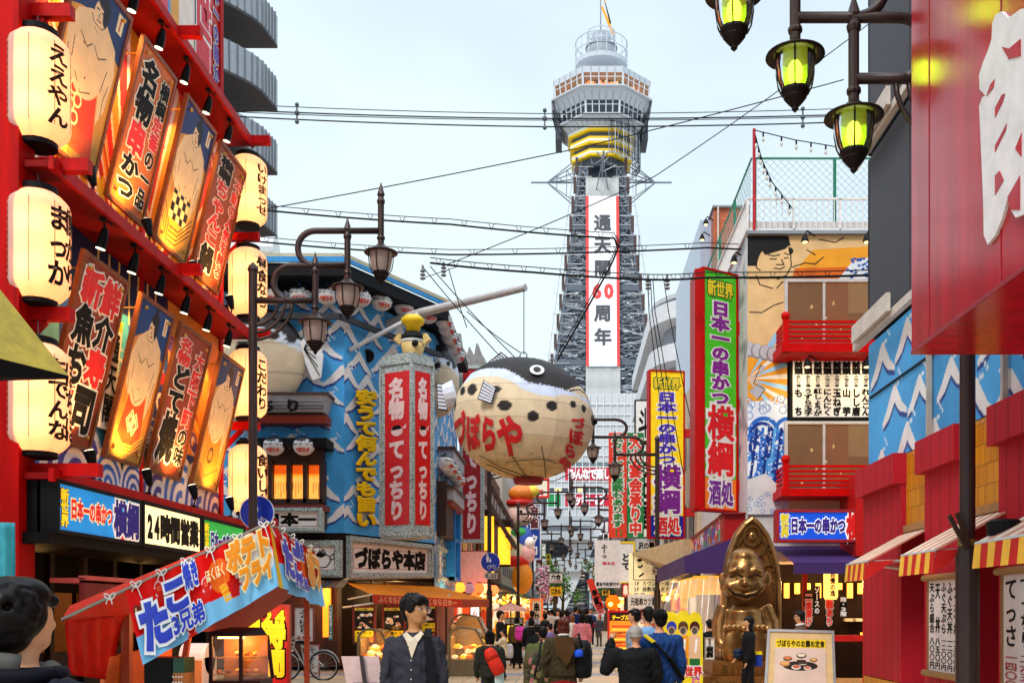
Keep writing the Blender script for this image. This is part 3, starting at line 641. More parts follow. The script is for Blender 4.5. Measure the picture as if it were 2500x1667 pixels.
def fugu_house():
    t = T('pufferfish_restaurant', 'corner restaurant with blue wave painted walls and a low dark roof', 'restaurant', (-6.5, 30, 0))
    b = MB(); zt = 10.4
    for z0, z1 in ((0, 2.45), (2.45, 10.35)):
        ins = .9 if z0 == 0 else .05
        q = [(-12, PA[1] + ins), (PA[0] - ins * .3, PA[1] + ins), (PB[0] - ins, PB[1] + .1), (PC[0] - ins, PC[1]), (-12, PC[1])]
        o = len(q); b.add([(x, y, z0) for x, y in q] + [(x, y, z1) for x, y in q], [tuple(range(o))[::-1], tuple(range(o, 2 * o))] + [(i, (i + 1) % o, o + (i + 1) % o, o + i) for i in range(o)])
    b.build('wall', M('241510', .7), t)
    blue_wall(6.0, 6.3, 260, 270, 3, 12, .4).paint(wallF(-11.5, PA[0], PA[1] + .02, 3.65, 10.0), 'wave_painted_wall', t)
    blue_wall(4.6, 6.3, 240, 330, 5, 12, .42).paint(seg((PA[0], PA[1] + .02), (PB[0], PB[1]), 3.65, 10.0), 'wave_painted_wall', t)
    blue_wall(5.8, 8, 200, 260, 9, 12, .4).paint(seg((PB[0] + .01, PB[1]), (PC[0] + .01, PC[1]), 2.3, 10.0), 'wave_painted_wall', t)
    # roof slab with dark soffit
    q = [(-12, 26.0), (-5.72, 26.0), (-3.55, 30.0), (-3.62, 36.6), (-12, 38)]; o = len(q)
    b = MB(); b.use(M('17181c', .6)); b.add([(x, y, 10.1) for x, y in q] + [(x, y, 10.42) for x, y in q], [tuple(range(o))[::-1], tuple(range(o, 2 * o))] + [(i, (i + 1) % o, o + (i + 1) % o, o + i) for i in range(o)])
    b.use(M('2f93d8', .5)); b.bar((-12, 25.97, 10.5), (-5.7, 25.97, 10.5), .06, .13); b.bar((-5.7, 25.97, 10.5), (-3.52, 29.98, 10.5), .06, .1)
    b.use(M('c8bb9a', .6)); b.bar((-12, 26.1, 10.62), (-5.75, 26.1, 10.62), .2, .1); b.bar((-5.75, 26.1, 10.62), (-3.55, 30.05, 10.62), .2, .1)
    b.use(M('d9cba6', .6)).box(-12, -5.4, 31, 36, 10.42, 11.6); b.build('roof', None, t)
    b = MB(); b.box(-12, -5.95, 26.5, 26.62, 9.15, 9.3); b.bar((-5.95, 26.55, 9.22), (-3.85, 30.6, 9.22), .12, .14); b.build('lantern_rail', M('2a2a30', .5), t)
    # left bay: ribbed sign roof and warm window
    b = MB(); s = 27 / FOC
    xs, xe = P(590, 0, 26.4).x, P(800, 0, 26.4).x
    b.use(M('a9a8ae', .5)); b.hexa([(xs, 26.4, 6.73), (xe - .12, 26.4, 6.73), (xe - .12, 27, 6.73), (xs, 27, 6.73)], [(xs, 26.3, 7.13), (xe, 26.3, 7.13), (xe, 27, 7.13), (xs, 27, 7.13)])
    b.use(M('4a3028', .6)); b.box(xs, xe + .05, 26.25, 27, 7.13, 7.2)
    for i in range(4): b.use(M('3c3a40')).box(xs, xe - .1, 26.33, 26.37, 6.78 + i * .09, 6.795 + i * .09)
    b.use(M('8c2c14', .5)).box(xs, xe - .05, 26.5, 27, 6.45, 6.66); b.use(M('15100e', .6)).box(xs, xe + .02, 26.2, 27, 5.78, 6.02)
    b.build('bay_roof', None, t)
    F = fpx(632, 974, 735, 1006, 26.28); MB().text(F, 'ち り', (0, 0, 1, 1), .06, .01, False).build('lettering', INK, t)
    b = MB(); x1 = P(788, 0, 26.7).x; b.use(DARKWOOD); b.box(xs, x1, 26.6, 27, 5.4, 5.78); b.box(xs, x1, 26.55, 27, 4.35, 4.5)
    for px in (622, 660, 705, 745, 785): x = P(px, 0, 26.6).x; b.box(x - .05, x + .05, 26.55, 26.95, 4.4, 5.5)
    b.build('window_frame', None, t)
    cv = Cv(120, 60, 'f58a20', 1.9, 1.0); cv.mask(cv.V > .72, 'c84a10'); cv.mask((cv.V < .66) & ((cv.U * 2.1 % 1) > .12), 'ffa648')
    for i in range(30): x = .1 + i * .062; cv.line([(x, .12 + .1 * (i % 3)), (x, .5)], .014, '5a2a10')
    cv.ell(.12, .2, .16, .2, '2a1208')
    cv.paint(Fr((xs, 26.8, 5.45), (x1, 26.8, 5.45), (x1, 26.8, 4.45), (xs, 26.8, 4.45)), 'lit_window', t, 0, PMAT(.4, 1.0))
    b = MB(); b.use(M('7a2a18', .5)).box(xs, P(795, 0, 26.5).x, 26.4, 27, 4.18, 4.33); b.use(M('3a3f3c')).box(xs, x1 + .05, 26.6, 27, 3.75, 4.18); b.build('sill', None, t)
    # side bays along the street
    for z in (6.6, 5.4):
        b = MB(); b.use(M('4a3028', .6)).box(-4.1, -3.55, 31.8, 35.2, z, z + .1); b.use(M('a9a8ae', .5)).box(-4.1, -3.6, 31.9, 35.1, z - .35, z); b.use(M('8c2c14')).box(-4.1, -3.65, 31.9, 35.1, z - .5, z - .37); b.build('bay_roof', None, t)
    b = MB(); b.use(DARKWOOD).box(-4.1, -3.8, 31.6, 33.6, 3.9, 5.6); b.use(M('1878c8', .5))
    for y in (33.7, 35.2): b.box(-4.05, -3.75, y, y + .15, 2.6, 5.6)
    for z in (2.6, 3.9, 5.4): b.box(-4.02, -3.78, 33.7, 35.2, z, z + .12)
    b.build('side_window', None, t)
    b = MB(); b.box(-12, -6.2, 27.4, 27.9, .1, 2.4); b.build('timber_front', M('4a2012', .6, var=.3, bump=.3), t)
    b = MB(); b.box(-9, -6.4, 26.6, 27.2, 2.25, 2.32)
    for i in range(14): b.use(M(['6a4a34', '8a6a50', '4a3a38'][i % 3], .7)).hexa([(-8.6 + i * .2, 26.3, 2.18), (-8.42 + i * .2, 26.3, 2.18), (-8.42 + i * .2, 27.0, 2.38), (-8.6 + i * .2, 27.0, 2.38)], [(-8.6 + i * .2, 26.3, 2.21), (-8.42 + i * .2, 26.3, 2.21), (-8.42 + i * .2, 27.0, 2.42), (-8.6 + i * .2, 27.0, 2.42)])
    b.build('lean_to_roof', M('4a3a38', .7), t)
    # warm windows in the shopfront
    MB().box(-6.55, -6.35, 27.2, 27.3, .9, 2.3).build('lit_window', M('ff8a1c', .5, emit=1.2), t)
    b = MB()
    for i in range(7): y = 29 + i * 1.1; x = -5.3 + .0 * i; b.bar((-5.6 + i * .22, y, .1), (-5.6 + i * .22, y, 2.5), .07)
    b.build('porch_post', DARKWOOD, t)
    return t
FUGU = fugu_house()
lamp('POINT', (-5.0, 30.0, 2.2), 60, (1, .6, .22), .2, name='porch_light'); lamp('POINT', (-6.6, 26.6, 2.1), 30, (1, .6, .22), .15, name='porch_light'); lamp('POINT', (-3.6, 33, 2.0), 50, (1, .62, .25), .2, name='porch_light')

# granite framed sign band
def granite_sign(name, label, F, texts, group=None, rw=.18):
    t = T(name, label, 'sign', F.base(), group)
    MB().slab(F, 0, 0, 1, 1, -.1, 0).build('panel', M('f4e9e2', .45, var=.04), t)
    b = MB(); b.rim(F, rw, -.12, .06); G = F.sub(-.03, -.08, 1.03, 1.08, .0); b.rim(G, rw * .45, -.1, .11); b.build('granite_frame', GRAN, t)
    g = MB(); g.use(M('b01c1c')); d = .03; G = F.sub(d, d * F.w / F.h, 1 - d, 1 - d * F.w / F.h, .003); g.rim(G, .012, -.002, .002); g.build('red_line', None, t)
    for q in texts: MB().text(F, q['s'], q['box'], q['bold'], .006, q['vert']).build('lettering', q['fill'], t)
    return t
granite_sign('fascia_sign', 'white sign in a granite frame with black brush lettering over the orange awning', Fr(chpt(858, 1325), chpt(1043, 1342), chpt(1043, 1398), chpt(858, 1397)), (tx('づぼらや本店', (.04, .12, .97, .9), INK, .07, vert=False),))
granite_sign('fascia_sign', 'narrow white granite framed sign turned down the side street', Fr(P(1066, 1340, 31.6), P(1108, 1362, 36.2), P(1108, 1412, 36.2), P(1066, 1402, 31.6)), (tx('ふく料理専門', (.03, .12, .97, .9), M('5a4638'), .03, vert=False),), None, .14)
F = fpx(745, 1335, 818, 1392, 26.88)
t = granite_sign('fascia_sign', 'white granite framed sign with a line drawing of a pufferfish', F, ())
b = MB(); s = [(.25, .55), (.32, .3), (.5, .12), (.72, .15), (.85, .4), (.82, .6)]
for i in range(len(s) - 1): b.tube([F.p(*s[i], .01), F.p(*s[i + 1], .01)], .012, 5)
for q in ([(.2, .6), (.45, .85), (.8, .62)], [(.82, .6), (.97, .72), (.97, .5), (.85, .48)], [(.2, .6), (.25, .55)], [(.5, .72), (.6, .9), (.7, .7)]):
    for i in range(len(q) - 1): b.tube([F.p(*q[i], .01), F.p(*q[i + 1], .01)], .012, 5)
b.prism(F, [(.3, .62), (.45, .8), (.7, .66), (.55, .55)], .004, .012); b.build('fish_drawing', INK, t)
granite_sign('fascia_sign', 'small white sign with two black characters under the lit window', fpx(640, 1250, 778, 1287, 26.45), (tx('日本一', (.02, .1, .95, .95), INK, .06, vert=False),), None, .12)

# square red sign column
def column_sign():
    t = T('sign_column', 'square red sign column in a granite frame at the restaurant corner', 'sign column', P(1005, 1300, 27))
    A = P(930, 895, 27.5); Bm = P(1005, 884, 27.0); Cc = P(1057, 895, 27.5); zt = 8.14; zb = 3.72
    for p, q, sc in ((A, Bm, 0), (Bm, Cc, 1)):
        G = Fr((p.x, p.y, zt), (q.x, q.y, zt), (q.x, q.y, zb), (p.x, p.y, zb))
        b = MB(); b.slab(G, 0, 0, 1, 1, -.3, 0); b.slab(G, -.02, 1, 1.02, 1.03, -.3, .05); b.slab(G, -.02, -.03, 1.02, 0, -.3, .05); b.slab(G, -.03, 0, .03, 1, -.1, .04); b.slab(G, .97, 0, 1.03, 1, -.1, .04); b.build('granite_frame', GRAN, t)
        F = G.sub(.14 if not sc else .16, .035, .93 if not sc else .86, .955, .012)
        MB().slab(F, 0, 0, 1, 1, -.01, .0).build('red_panel', M('d8100f', .35, var=.05), t)
        b = MB(); b.text(F, '名物', (.18, .69, .8, .96), .06, .01); b.text(F, 'てっちり', (.18, .03, .82, .56), .06, .01); b.build('lettering', M('f4ccc8', .5), t)
        b = MB(); b.use(M('f4ccc8')).prism(F, [(.5 + .24 * math.cos(a), .615 + .034 * math.sin(a)) for a in np.linspace(0, 6.28, 19)[:-1]], .002, .008)
        b.prism(F, [(.72, .63), (.88, .655), (.86, .625)], .002, .008); b.use(INK).prism(F, [(.27, .62), (.36, .648), (.6, .65), (.72, .628), (.5, .622)], .009, .012); b.build('fish_emblem', None, t)
    b = MB(); c = (A + Cc) / 2
    for i, z in enumerate((zt + .13, zb - .2)):
        b.hexa([(A.x, A.y, z), (Bm.x, Bm.y - .05, z), (Cc.x, Cc.y, z), (Bm.x - .1, Cc.y + .6, z)], [(A.x, A.y, z + .14), (Bm.x, Bm.y - .05, z + .14), (Cc.x, Cc.y, z + .14), (Bm.x - .1, Cc.y + .6, z + .14)])
    b.build('cap_stone', GRAN, t)
column_sign()
F = fpx(1130, 1075, 1172, 1316, 37); F = Fr(P(1130, 900, 37), P(1173, 900, 37), P(1173, 1316, 37), P(1130, 1316, 37))
t = T('hanging_sign', 'dark red vertical sign in a granite frame partly behind the big pufferfish', 'sign', F.base())
MB().slab(F).build('panel', M('a80e14', .4), t); MB().rim(F, .12, -.3, .04).build('granite_frame', GRAN, t)
MB().text(F, '珍味てっちり', (.14, .03, .86, .8), .06, .008).build('lettering', M('f0c8c8'), t)
# raised yellow lettering on the blue corner wall
F = Fr(chpt(862, 950), chpt(908, 955), chpt(908, 1288), chpt(862, 1286)); F = F.sub(0, 0, 1, 1, .08)
o = MB(); o.use(M('1c3f86', .5)).text(F, '安うて何んでも旨い', (.03, -.004, 1.03, .996), .1, .0, th=.01); o.use(M('ffc800', .5, spec=.1)).text(F, '安うて何んでも旨い', (-.06, 0, 1.06, 1), .075, .05, th=.02); o = o.build('raised_lettering'); tag(o, 'raised yellow lettering running down the blue wave wall', 'lettering')

# small pufferfish lanterns under the eaves
FISHMAT = PMAT(.35)
def fish_body(name, c, r, parent, nx=40, ny=28, sx=1.12, mouth=1):
    th = np.linspace(0, 2 * np.pi, nx, endpoint=False); ph = np.linspace(-np.pi / 2, np.pi / 2, ny)
    TH, PH = np.meshgrid(th, ph); x = np.cos(PH) * np.cos(TH); y = np.cos(PH) * np.sin(TH); z = np.sin(PH)
    q = np.stack([c[0] + x * r * sx, c[1] + y * r, c[2] + z * r], -1).reshape(-1, 3)
    col = np.zeros((ny, nx, 3)); col[:] = lin('d9d3cf')
    top = .28 + .22 * np.abs(x) - .18 * (x > .3); col[z > top] = lin('25252a'); col[(z < top) & (z > top - .14)] = lin('f4f4f6')
    for a in np.linspace(-.85, .85, 9): col[((x - a) ** 2 + (z - .02 - .1 * a * a) ** 2 < .004 + .004 * (a < -.2)) & (np.abs(y) > 0)] = lin('202024')
    col[((x - .45) ** 2 + (z - .42) ** 2 < .022)] = lin('f6f6f6'); col[((x - .45) ** 2 + (z - .42) ** 2 < .006)] = lin('101010')
    col[x > .93] = lin('d8d4d0')
    i = np.arange(nx * ny).reshape(ny, nx); j = np.roll(i, -1, 1)
    f = np.stack([i[:-1], j[:-1], j[1:], i[1:]], -1).reshape(-1, 4)
    return colmesh(name, q, f, col.reshape(-1, 3), FISHMAT, parent, True)
class SphFr:
    def __init__(s, c, r, a0, a1, e0, e1): s.c = np.array(c); s.r, s.a0, s.a1, s.e0, s.e1 = r, a0, a1, e0, e1; s.w = s.h = 1
    def p(s, a, b, c=0.0):
        a = np.asarray(a, float); b = np.asarray(b, float); c = np.asarray(c, float); th = s.a0 + (s.a1 - s.a0) * a; e = s.e0 + (s.e1 - s.e0) * b; rr = s.r + c
        return np.stack([s.c[0] + 1.12 * rr * np.cos(e) * np.cos(th), s.c[1] + rr * np.cos(e) * np.sin(th), s.c[2] + rr * np.sin(e)], -1)
GRP = 'small pufferfish lanterns on the blue restaurant'
fl = T('pufferfish_lantern', 'x', 'lantern', (0, 0, 0), GRP)
fish_body('fish_body', (0, 0, 0), .25, fl)
MB().text(SphFr((0, 0, 0), .25, -2.3, -.75, -.85, -.3), 'づぼらや', (0, 0, 1, 1), .06, .006, False).build('lettering', M('d8281c'), fl)
b = MB(); b.lathe([(.02, 0), (.045, .03), (.0, .08)], (0, 0, .25), 8); b.build('hanger', M('3a6ea8'), fl)
b = MB(); b.add([(-.27, 0, .05), (-.4, 0, .13), (-.38, 0, -.08)], [(0, 1, 2)]); b.add([(-.27, .02, .05), (-.4, .02, .13), (-.38, .02, -.08)], [(2, 1, 0)]); b.build('tail_fin', M('c8c8d0'), fl)
MB().ball((.28, -.01, .02), .035, .03, .03, 8, 6).build('beak', M('e8e0d0'), fl)
pos = []
for px, py in ((662, 720), (732, 720), (799, 721)): pos.append((P(px, py, 26.5), 0))
for px, py in ((880, 727), (931, 737), (986, 750), (1045, 769)):
    tt, Y = onseg(px, (-5.85, 26.4), (-3.75, 30.4)); pos.append((P(px, py, Y), .5))
for px, py in ((1083, 782), (1090, 801), (1097, 823), (1107, 845), (1116, 868)):
    Y = -3.72 * FOC / (px - CX); pos.append((P(px, py, Y), 1.3))
for px, py in ((669, 1088), (742, 1088)): pos.append((P(px, py, 26.3), 0))
for i, (px, py) in enumerate(((1088, 1128), (1098, 1142), (1108, 1157), (1118, 1172))):
    pos.append((P(px, py, -3.72 * FOC / (px - CX)), 1.3))
where = ['leftmost under the eaves above the big painted fish', 'second from left under the eaves', 'third from left under the eaves, left of the lamp', 'first past the roof bend, behind the street lamp', 'widest one, above the wave wall centre', 'above the grey boom base', 'last before the roof corner']
for i, (p, rz) in enumerate(pos):
    if i < 7: l = where[i]
    elif i < 12: l = ['first', 'second', 'third', 'fourth', 'fifth'][i - 7] + ' from top down the side eaves'
    elif i < 14: l = ['left', 'right'][i - 12] + ' one of the pair above the orange window'
    else: l = ['first', 'second', 'third', 'fourth'][i - 14] + ' from top beside the dark red sign'
    l = 'round black and white pufferfish lantern, ' + l
    if i == 0: fl.location = p; fl['label'] = l
    else: copy_thing(fl, p, l, rz)

# big pufferfish reliefs on the wall
def relief(c, rx, ry, rz_, label, face, flip=1, eye=None, tail=True):
    t = T('pufferfish_relief', label, 'relief', c)
    nx, ny = 90, 70; th = np.linspace(0, 2 * np.pi, nx, endpoint=False); ph = np.linspace(-np.pi / 2, np.pi / 2, ny); TH, PH = np.meshgrid(th, ph)
    PH2 = np.round(PH / (np.pi / 11)) * (np.pi / 11) * .15 + PH * .85
    x = np.cos(PH2) * np.cos(TH); y = np.cos(PH2) * np.sin(TH); z = np.sin(PH2)
    q = np.stack([c[0] + x * rx, c[1] + y * ry, c[2] + z * rz_], -1).reshape(-1, 3)
    col = np.zeros((ny, nx, 3)); col[:] = lin('dcc8a8'); v = x * flip
    bd = .55 - .25 * v * v; col[z > bd - .18] = lin('dfe6f2'); col[z > bd] = lin('2a2526')
    col[np.abs((z * 6) % 1 - .5) < .05] *= .7
    u = x if face == 'y' else y
    for a, e, s in ((.55, .38, .09), (.8, .36, .085), (.1, .2, .09)): col[(u * flip - a) ** 2 + (z - e) ** 2 < s * s] = lin('2a2526')
    if eye: 
        d = (u - eye[0]) ** 2 + (z - eye[1]) ** 2; col[d < .05] = lin('f2ede6'); col[d < .035] = lin('2a2526'); col[d < .022] = lin('f2ede6'); col[d < .014] = lin('151515')
    i = np.arange(nx * ny).reshape(ny, nx); j = np.roll(i, -1, 1)
    colmesh('fish_body', q, np.stack([i[:-1], j[:-1], j[1:], i[1:]], -1).reshape(-1, 4), col.reshape(-1, 3), FISHMAT, t, True)
    if tail:
        F = Fr((c[0] + rx * .92, c[1] - ry * .3, c[2] + .75), (c[0] + rx * .92 + .62, c[1] - ry * .3, c[2] + .75), (c[0] + rx * .92 + .62, c[1] - ry * .3, c[2] - .55), (c[0] + rx * .92, c[1] - ry * .3, c[2] - .55))
        b = MB(); b.use(M('e9e6e4')).prism(F, [(.05, .75), (.4, 1), (.75, .85), (1, .5), (.9, .05), (.55, .0), (.25, .35)], -.04, .03); b.use(INK)
        for i in range(6): b.bar(F.p(.2, .62, .04), F.p(.5 + .07 * i, .95 - i * .17, .04), .02)
        b.build('tail_fin', None, t)
    return t
relief(P(590, 880, 26.75), 1.68, .42, 1.5, 'big beige pufferfish relief on the wave wall, its tail beside the lamp', 'y', 1)
relief(P(1072, 930, 31.8), .62, .62, 1.12, 'pufferfish relief with a ringed eye on the building corner, behind the red column', 'y', 1, (.0, .3), False)

# figure of a chef pufferfish on the sign column
t = T('pufferfish_figure', 'small yellow capped pufferfish figure standing on the red sign column', 'figure', P(1008, 884, 27.3))
c = P(1008, 850, 27.3)
prof = [(.02, -.4), (.2, -.4), (.26, -.15), (.33, .1), (.34, .25), (.25, .38), (.02, .42)]
b = MB(); b.use(M('e0bf78', .5)); b.lathe(prof[:4], c, 18); b.use(M('d9d6d0')); b.lathe([(.33, .1), (.34, .22)], c, 18); b.use(M('1d1b1c')); b.lathe([(.345, .2), (.33, .3), (.2, .42), (.02, .44)], c, 18); b.build('fish_body', None, t, True)
b = MB(); b.lathe([(.18, .4), (.2, .58), (.3, .66), (.32, .76), (.2, .86), (.02, .88)], c, 14); b.build('cap', M('f0c410', .5), t, True)
b = MB(); b.ball(c + Vector((.1, -.3, .06)), .09, .05, .09); b.build('beak', M('1d1b1c'), t)
for s in (-1, 1): MB().bar(c + Vector((.3 * s, -.1, .3)), c + Vector((.42 * s, -.15, .12)), .12, .2).build('fin', M('e0bf78'), t)
# grey boom carrying the lantern, wall horn
t = T('lantern_boom', 'long grey steel boom reaching over the street to hold the pufferfish lantern', 'boom', P(930, 810, 29.3))
tip = P(1283, 702, 26.0)
MB().tube([P(936, 793, 29.0), P(1030, 763, 28.0), tip], [.13, .12, .09], 12).build('main_pipe', M('b8b2b0', .4), t); MB().tube([P(852, 855, 27.2), P(1025, 765, 28.0)], .06, 8).build('strut', M('c8c4c2', .4), t)
MB().tube([P(1025, 765, 28.0), P(1022, 800, 28.6)], .05, 8).build('bracket', M('b8b2b0', .4), t)
t = T('wall_horn', 'grey horn loudspeaker on the blue wave wall below the boom', 'loudspeaker', P(900, 880, 28))
q = P(898, 868, 28.2); MB().tube([q + Vector((-.1, .3, .1)), q + Vector((0, 0, 0)), q + Vector((.05, -.3, -.08))], [.05, .1, .19], 16, False).build('horn', M('b9b4ac', .4), t); MB().tube([q + Vector((.05, -.28, -.08)), q + Vector((.05, -.25, -.075))], .16, 16).build('horn_mouth', BLACK, t)

# ---------------------------------------------------------------- the big pufferfish lantern
def big_fugu():
    Y0 = 26.0; C = P(1278, 1023, Y0); sx, sz = 1.79, 1.53; sy = 1.5
    t = T('pufferfish_lantern', 'huge paper pufferfish lantern hanging over the street from a grey boom', 'lantern', C)
    nx, ny = 240, 160
    th = np.linspace(0, 2 * np.pi, nx, endpoint=False); ph = np.linspace(-np.pi / 2, np.pi / 2, ny); TH, PH = np.meshgrid(th, ph)
    def facet(a, n): k = np.floor(a / (2 * np.pi / n)); m = (k + .5) * 2 * np.pi / n; return np.cos(np.pi / n) / np.cos(a - m)
    e = 1.12
    cp, sp = np.cos(PH), np.sin(PH); cp = np.sign(cp) * np.abs(cp) ** (1 / e); sp = np.sign(sp) * np.abs(sp) ** e ** .3
    k = (facet(TH, 18) * facet(PH + np.pi / 2, 22) - 1) * .45 + 1
    x = cp * np.cos(TH) * k; y = cp * np.sin(TH) * k; z = sp * k
    z = z - .05 * x                            # the fish tilts a little, head down
    q = np.stack([C.x + x * sx, C.y + y * sy, C.z + z * sz], -1).reshape(-1, 3)
    U = (1278 + x * 172 - 1050) / .3188; V = (1023 - z * 147 - 800) / .3188
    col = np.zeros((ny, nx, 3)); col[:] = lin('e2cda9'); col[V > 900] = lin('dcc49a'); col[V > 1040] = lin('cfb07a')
    xs = [150, 230, 340, 480, 600, 690, 770, 900, 1050, 1260]; ys = [500, 410, 370, 372, 395, 450, 510, 525, 545, 590]
    xb = [150, 270, 400, 550, 640, 720, 830, 940, 1020, 1130, 1210, 1270]; yb = [530, 455, 435, 455, 490, 555, 600, 612, 588, 580, 610, 700]
    up = np.interp(U, xs, ys); lo = np.interp(U, xb, yb)
    col[V < lo] = lin('d3dcf2'); col[V < up + 6 * np.sin(U * .3)] = lin('2b2524')
    beak = (V < 545 + (U - 1045) * .2) & (V > 545 - np.minimum(U - 1045, 1240 - U) * .68) & (U > 1045) & (U < 1240); col[beak] = lin('e2cda9')
    col[beak & (np.abs(V - (560 - np.minimum(U - 1045, 1240 - U) * .5)) < 7)] = lin('2b2524')
    for cx_, cy_, a, bb in ((270, 525, 22, 38), (350, 535, 38, 45), (535, 558, 37, 27), (600, 680, 52, 38), (940, 677, 40, 37), (1093, 648, 24, 30), (1172, 662, 18, 30), (803, 760, 42, 38), (205, 610, 12, 50), (1242, 720, 12, 40)):
        col[((U - cx_) / a) ** 2 + ((V - cy_) / bb) ** 2 < 1] = lin('2b2524')
    seam = np.abs(((PH + np.pi / 2) / (np.pi / 11)) % 1 - .5) > .475; gore = np.abs((TH / (2 * np.pi / 18)) % 1 - .5) > .48
    col[seam] *= .72; col[gore] *= .85; stain = (np.sin(U * .05) * np.sin(V * .11 + U * .02) > .7) & (V > 1000); col[stain] *= .75
    i = np.arange(nx * ny).reshape(ny, nx); j = np.roll(i, -1, 1)
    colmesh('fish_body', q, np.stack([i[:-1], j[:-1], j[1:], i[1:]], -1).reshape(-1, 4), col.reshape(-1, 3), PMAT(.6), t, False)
    class E:
        w = h = 1.0
        def p(s, a, b, c=0.0, side=-1):
            a = np.asarray(a, float); b = np.asarray(b, float); X = (1050 + a * .3188 - 1278) / 172; Z = (1023 - 800 + b * .3188) / 147
            Zt = Z + .05 * X; cz = np.sqrt(np.clip(1 - np.abs(Zt) ** 2, .0001, 1)); cc = np.abs(cz) ** (1 / e)
            yy = np.sqrt(np.clip(cc ** 2 - X ** 2, .0, 4))
            cl = np.asarray(c, float) + .012 + 0 * a
            n = np.stack([X / sx, side * yy / sy, Z / sz], -1); n = n / np.linalg.norm(n, axis=-1, keepdims=True)
            return np.stack([C.x + X * sx, C.y + side * yy * sy, C.z + Z * sz], -1) + n * cl[..., None]
    EF = E(); b = MB().use(M('c8141a', .5))
    def put(ch, x0, y0, x1, y1, bold=.05):
        class G:
            def p(s, a, bb, c=0.0): return EF.p(x0 + np.asarray(a) * (x1 - x0) + .0, -(y0 + (1 - np.asarray(bb)) * (y1 - y0) + .12 * (np.asarray(a) - .5) * (x1 - x0)), c)
        b.glyph(G(), ch, 0, 0, 1, 1, bold, .01, .003)
    for ch, x0, y0, x1, y1 in (('づ', 205, 680, 305, 930), ('ぼ', 305, 720, 415, 975), ('ら', 415, 745, 545, 1000), ('や', 540, 750, 735, 1035), ('づ', 1078, 735, 1178, 825), ('ぼ', 1058, 825, 1165, 935), ('ら', 1022, 930, 1115, 1025), ('や', 985, 1020, 1080, 1105)):
        put(ch, x0, y0, x1, y1)
    b.build('lettering', None, t)
    b = MB()
    for rr, c_, m in ((52, .015, M('f4f2ee')), (27, .03, M('2b2524'))):
        b.use(m); n = 24; pts = [EF.p(828 + rr * math.cos(a), -(413 + rr * .78 * math.sin(a)), c_ + .02) for a in np.linspace(0, 2 * math.pi, n, endpoint=False)]; b.add(pts, [tuple(range(n))[::-1]])
    b.build('eye', None, t)
    def fin(name, pts, Y, stripes, th=.05):
        F = fpx(1050, 800, 1650, 1300, Y); k = lambda u, v: (u * .3188 / 600, 1 - v * .3188 / 500)
        b = MB(); b.use(M('17161a')).prism(F, [k(*q) for q in pts], -th, th); b.use(M('e4e6f2'))
        for s_ in stripes: b.prism(F, [k(*q) for q in s_], th - .001, th + .012)
        b.build(name, None, t)
    def stripes(p0, p1, q0, q1, n, f=.3):
        out = []
        for i in range(n):
            a, c_ = (i + f * .5) / n, (i + 1 - f * .5) / n; L = lambda A, B, s: (A[0] + (B[0] - A[0]) * s, A[1] + (B[1] - A[1]) * s)
            P0, P1, Q0, Q1 = L(p0, p1, a), L(p0, p1, c_), L(q0, q1, a), L(q0, q1, c_)
            out.append([L(P0, Q0, .05), L(P1, Q1, .05), L(P1, Q1, .95), L(P0, Q0, .95)])
        return out
    fin('side_fin', [(412, 398), (506, 470), (472, 582), (364, 545)], Y0 - 1.42, stripes((412, 398), (364, 545), (506, 470), (472, 582), 6))
    fin('tail_fin', [(45, 425), (165, 438), (130, 640), (58, 625), (60, 560)], Y0, stripes((50, 430), (62, 625), (165, 440), (132, 635), 7))
    fin('dorsal_fin', [(375, 322), (545, 188), (625, 250), (500, 262)], Y0, stripes((385, 318), (548, 195), (430, 315), (612, 248), 9, .35))
    F = P(1100, 968, Y0); MB().tube([P(1086, 968, Y0), P(1112, 962, Y0)], [.3, .36], 14).build('tail_stalk', M('dfe3f0'), t)
    MB().lathe([(.35, -.05), (.4, .1)], P(1290, 1176, Y0), 16).build('base_ring', M('8c1814'), t)
    b = MB(); b.tube([P(1449, 1030, Y0), P(1458, 1031, Y0)], [.1, .04], 8); b.build('mouth', INK, t)
    b = MB(); rg = np.random.default_rng(2)
    def surf(u, v): return EF.p(u, -v, .03)
    for line in ([(400, 1000), (560, 1090), (760, 1150), (950, 1160), (1080, 1100)], [(640, 1010), (700, 1100), (760, 1160)], [(860, 960), (880, 1060), (885, 1140)], [(600, 1060), (880, 1040), (960, 1060)], [(450, 1060), (620, 1130), (800, 1165)]):
        for p_, q_ in zip(line[:-1], line[1:]):
            n = 6; b.tube([surf(p_[0] + (q_[0] - p_[0]) * i / n, p_[1] + (q_[1] - p_[1]) * i / n) for i in range(n + 1)], .012, 5)
    b.build('net_cord', M('4a3a20'), t)
    for px, py in ((1278, 868), (1349, 884)):
        c_ = P(px, py, Y0); MB().tube([c_ + Vector((.09 * math.cos(a), 0, .09 * math.sin(a))) for a in np.linspace(0, 6.28, 13)], .018, 6).build('hook_ring', STEEL, t)
    return C
FC = big_fugu()
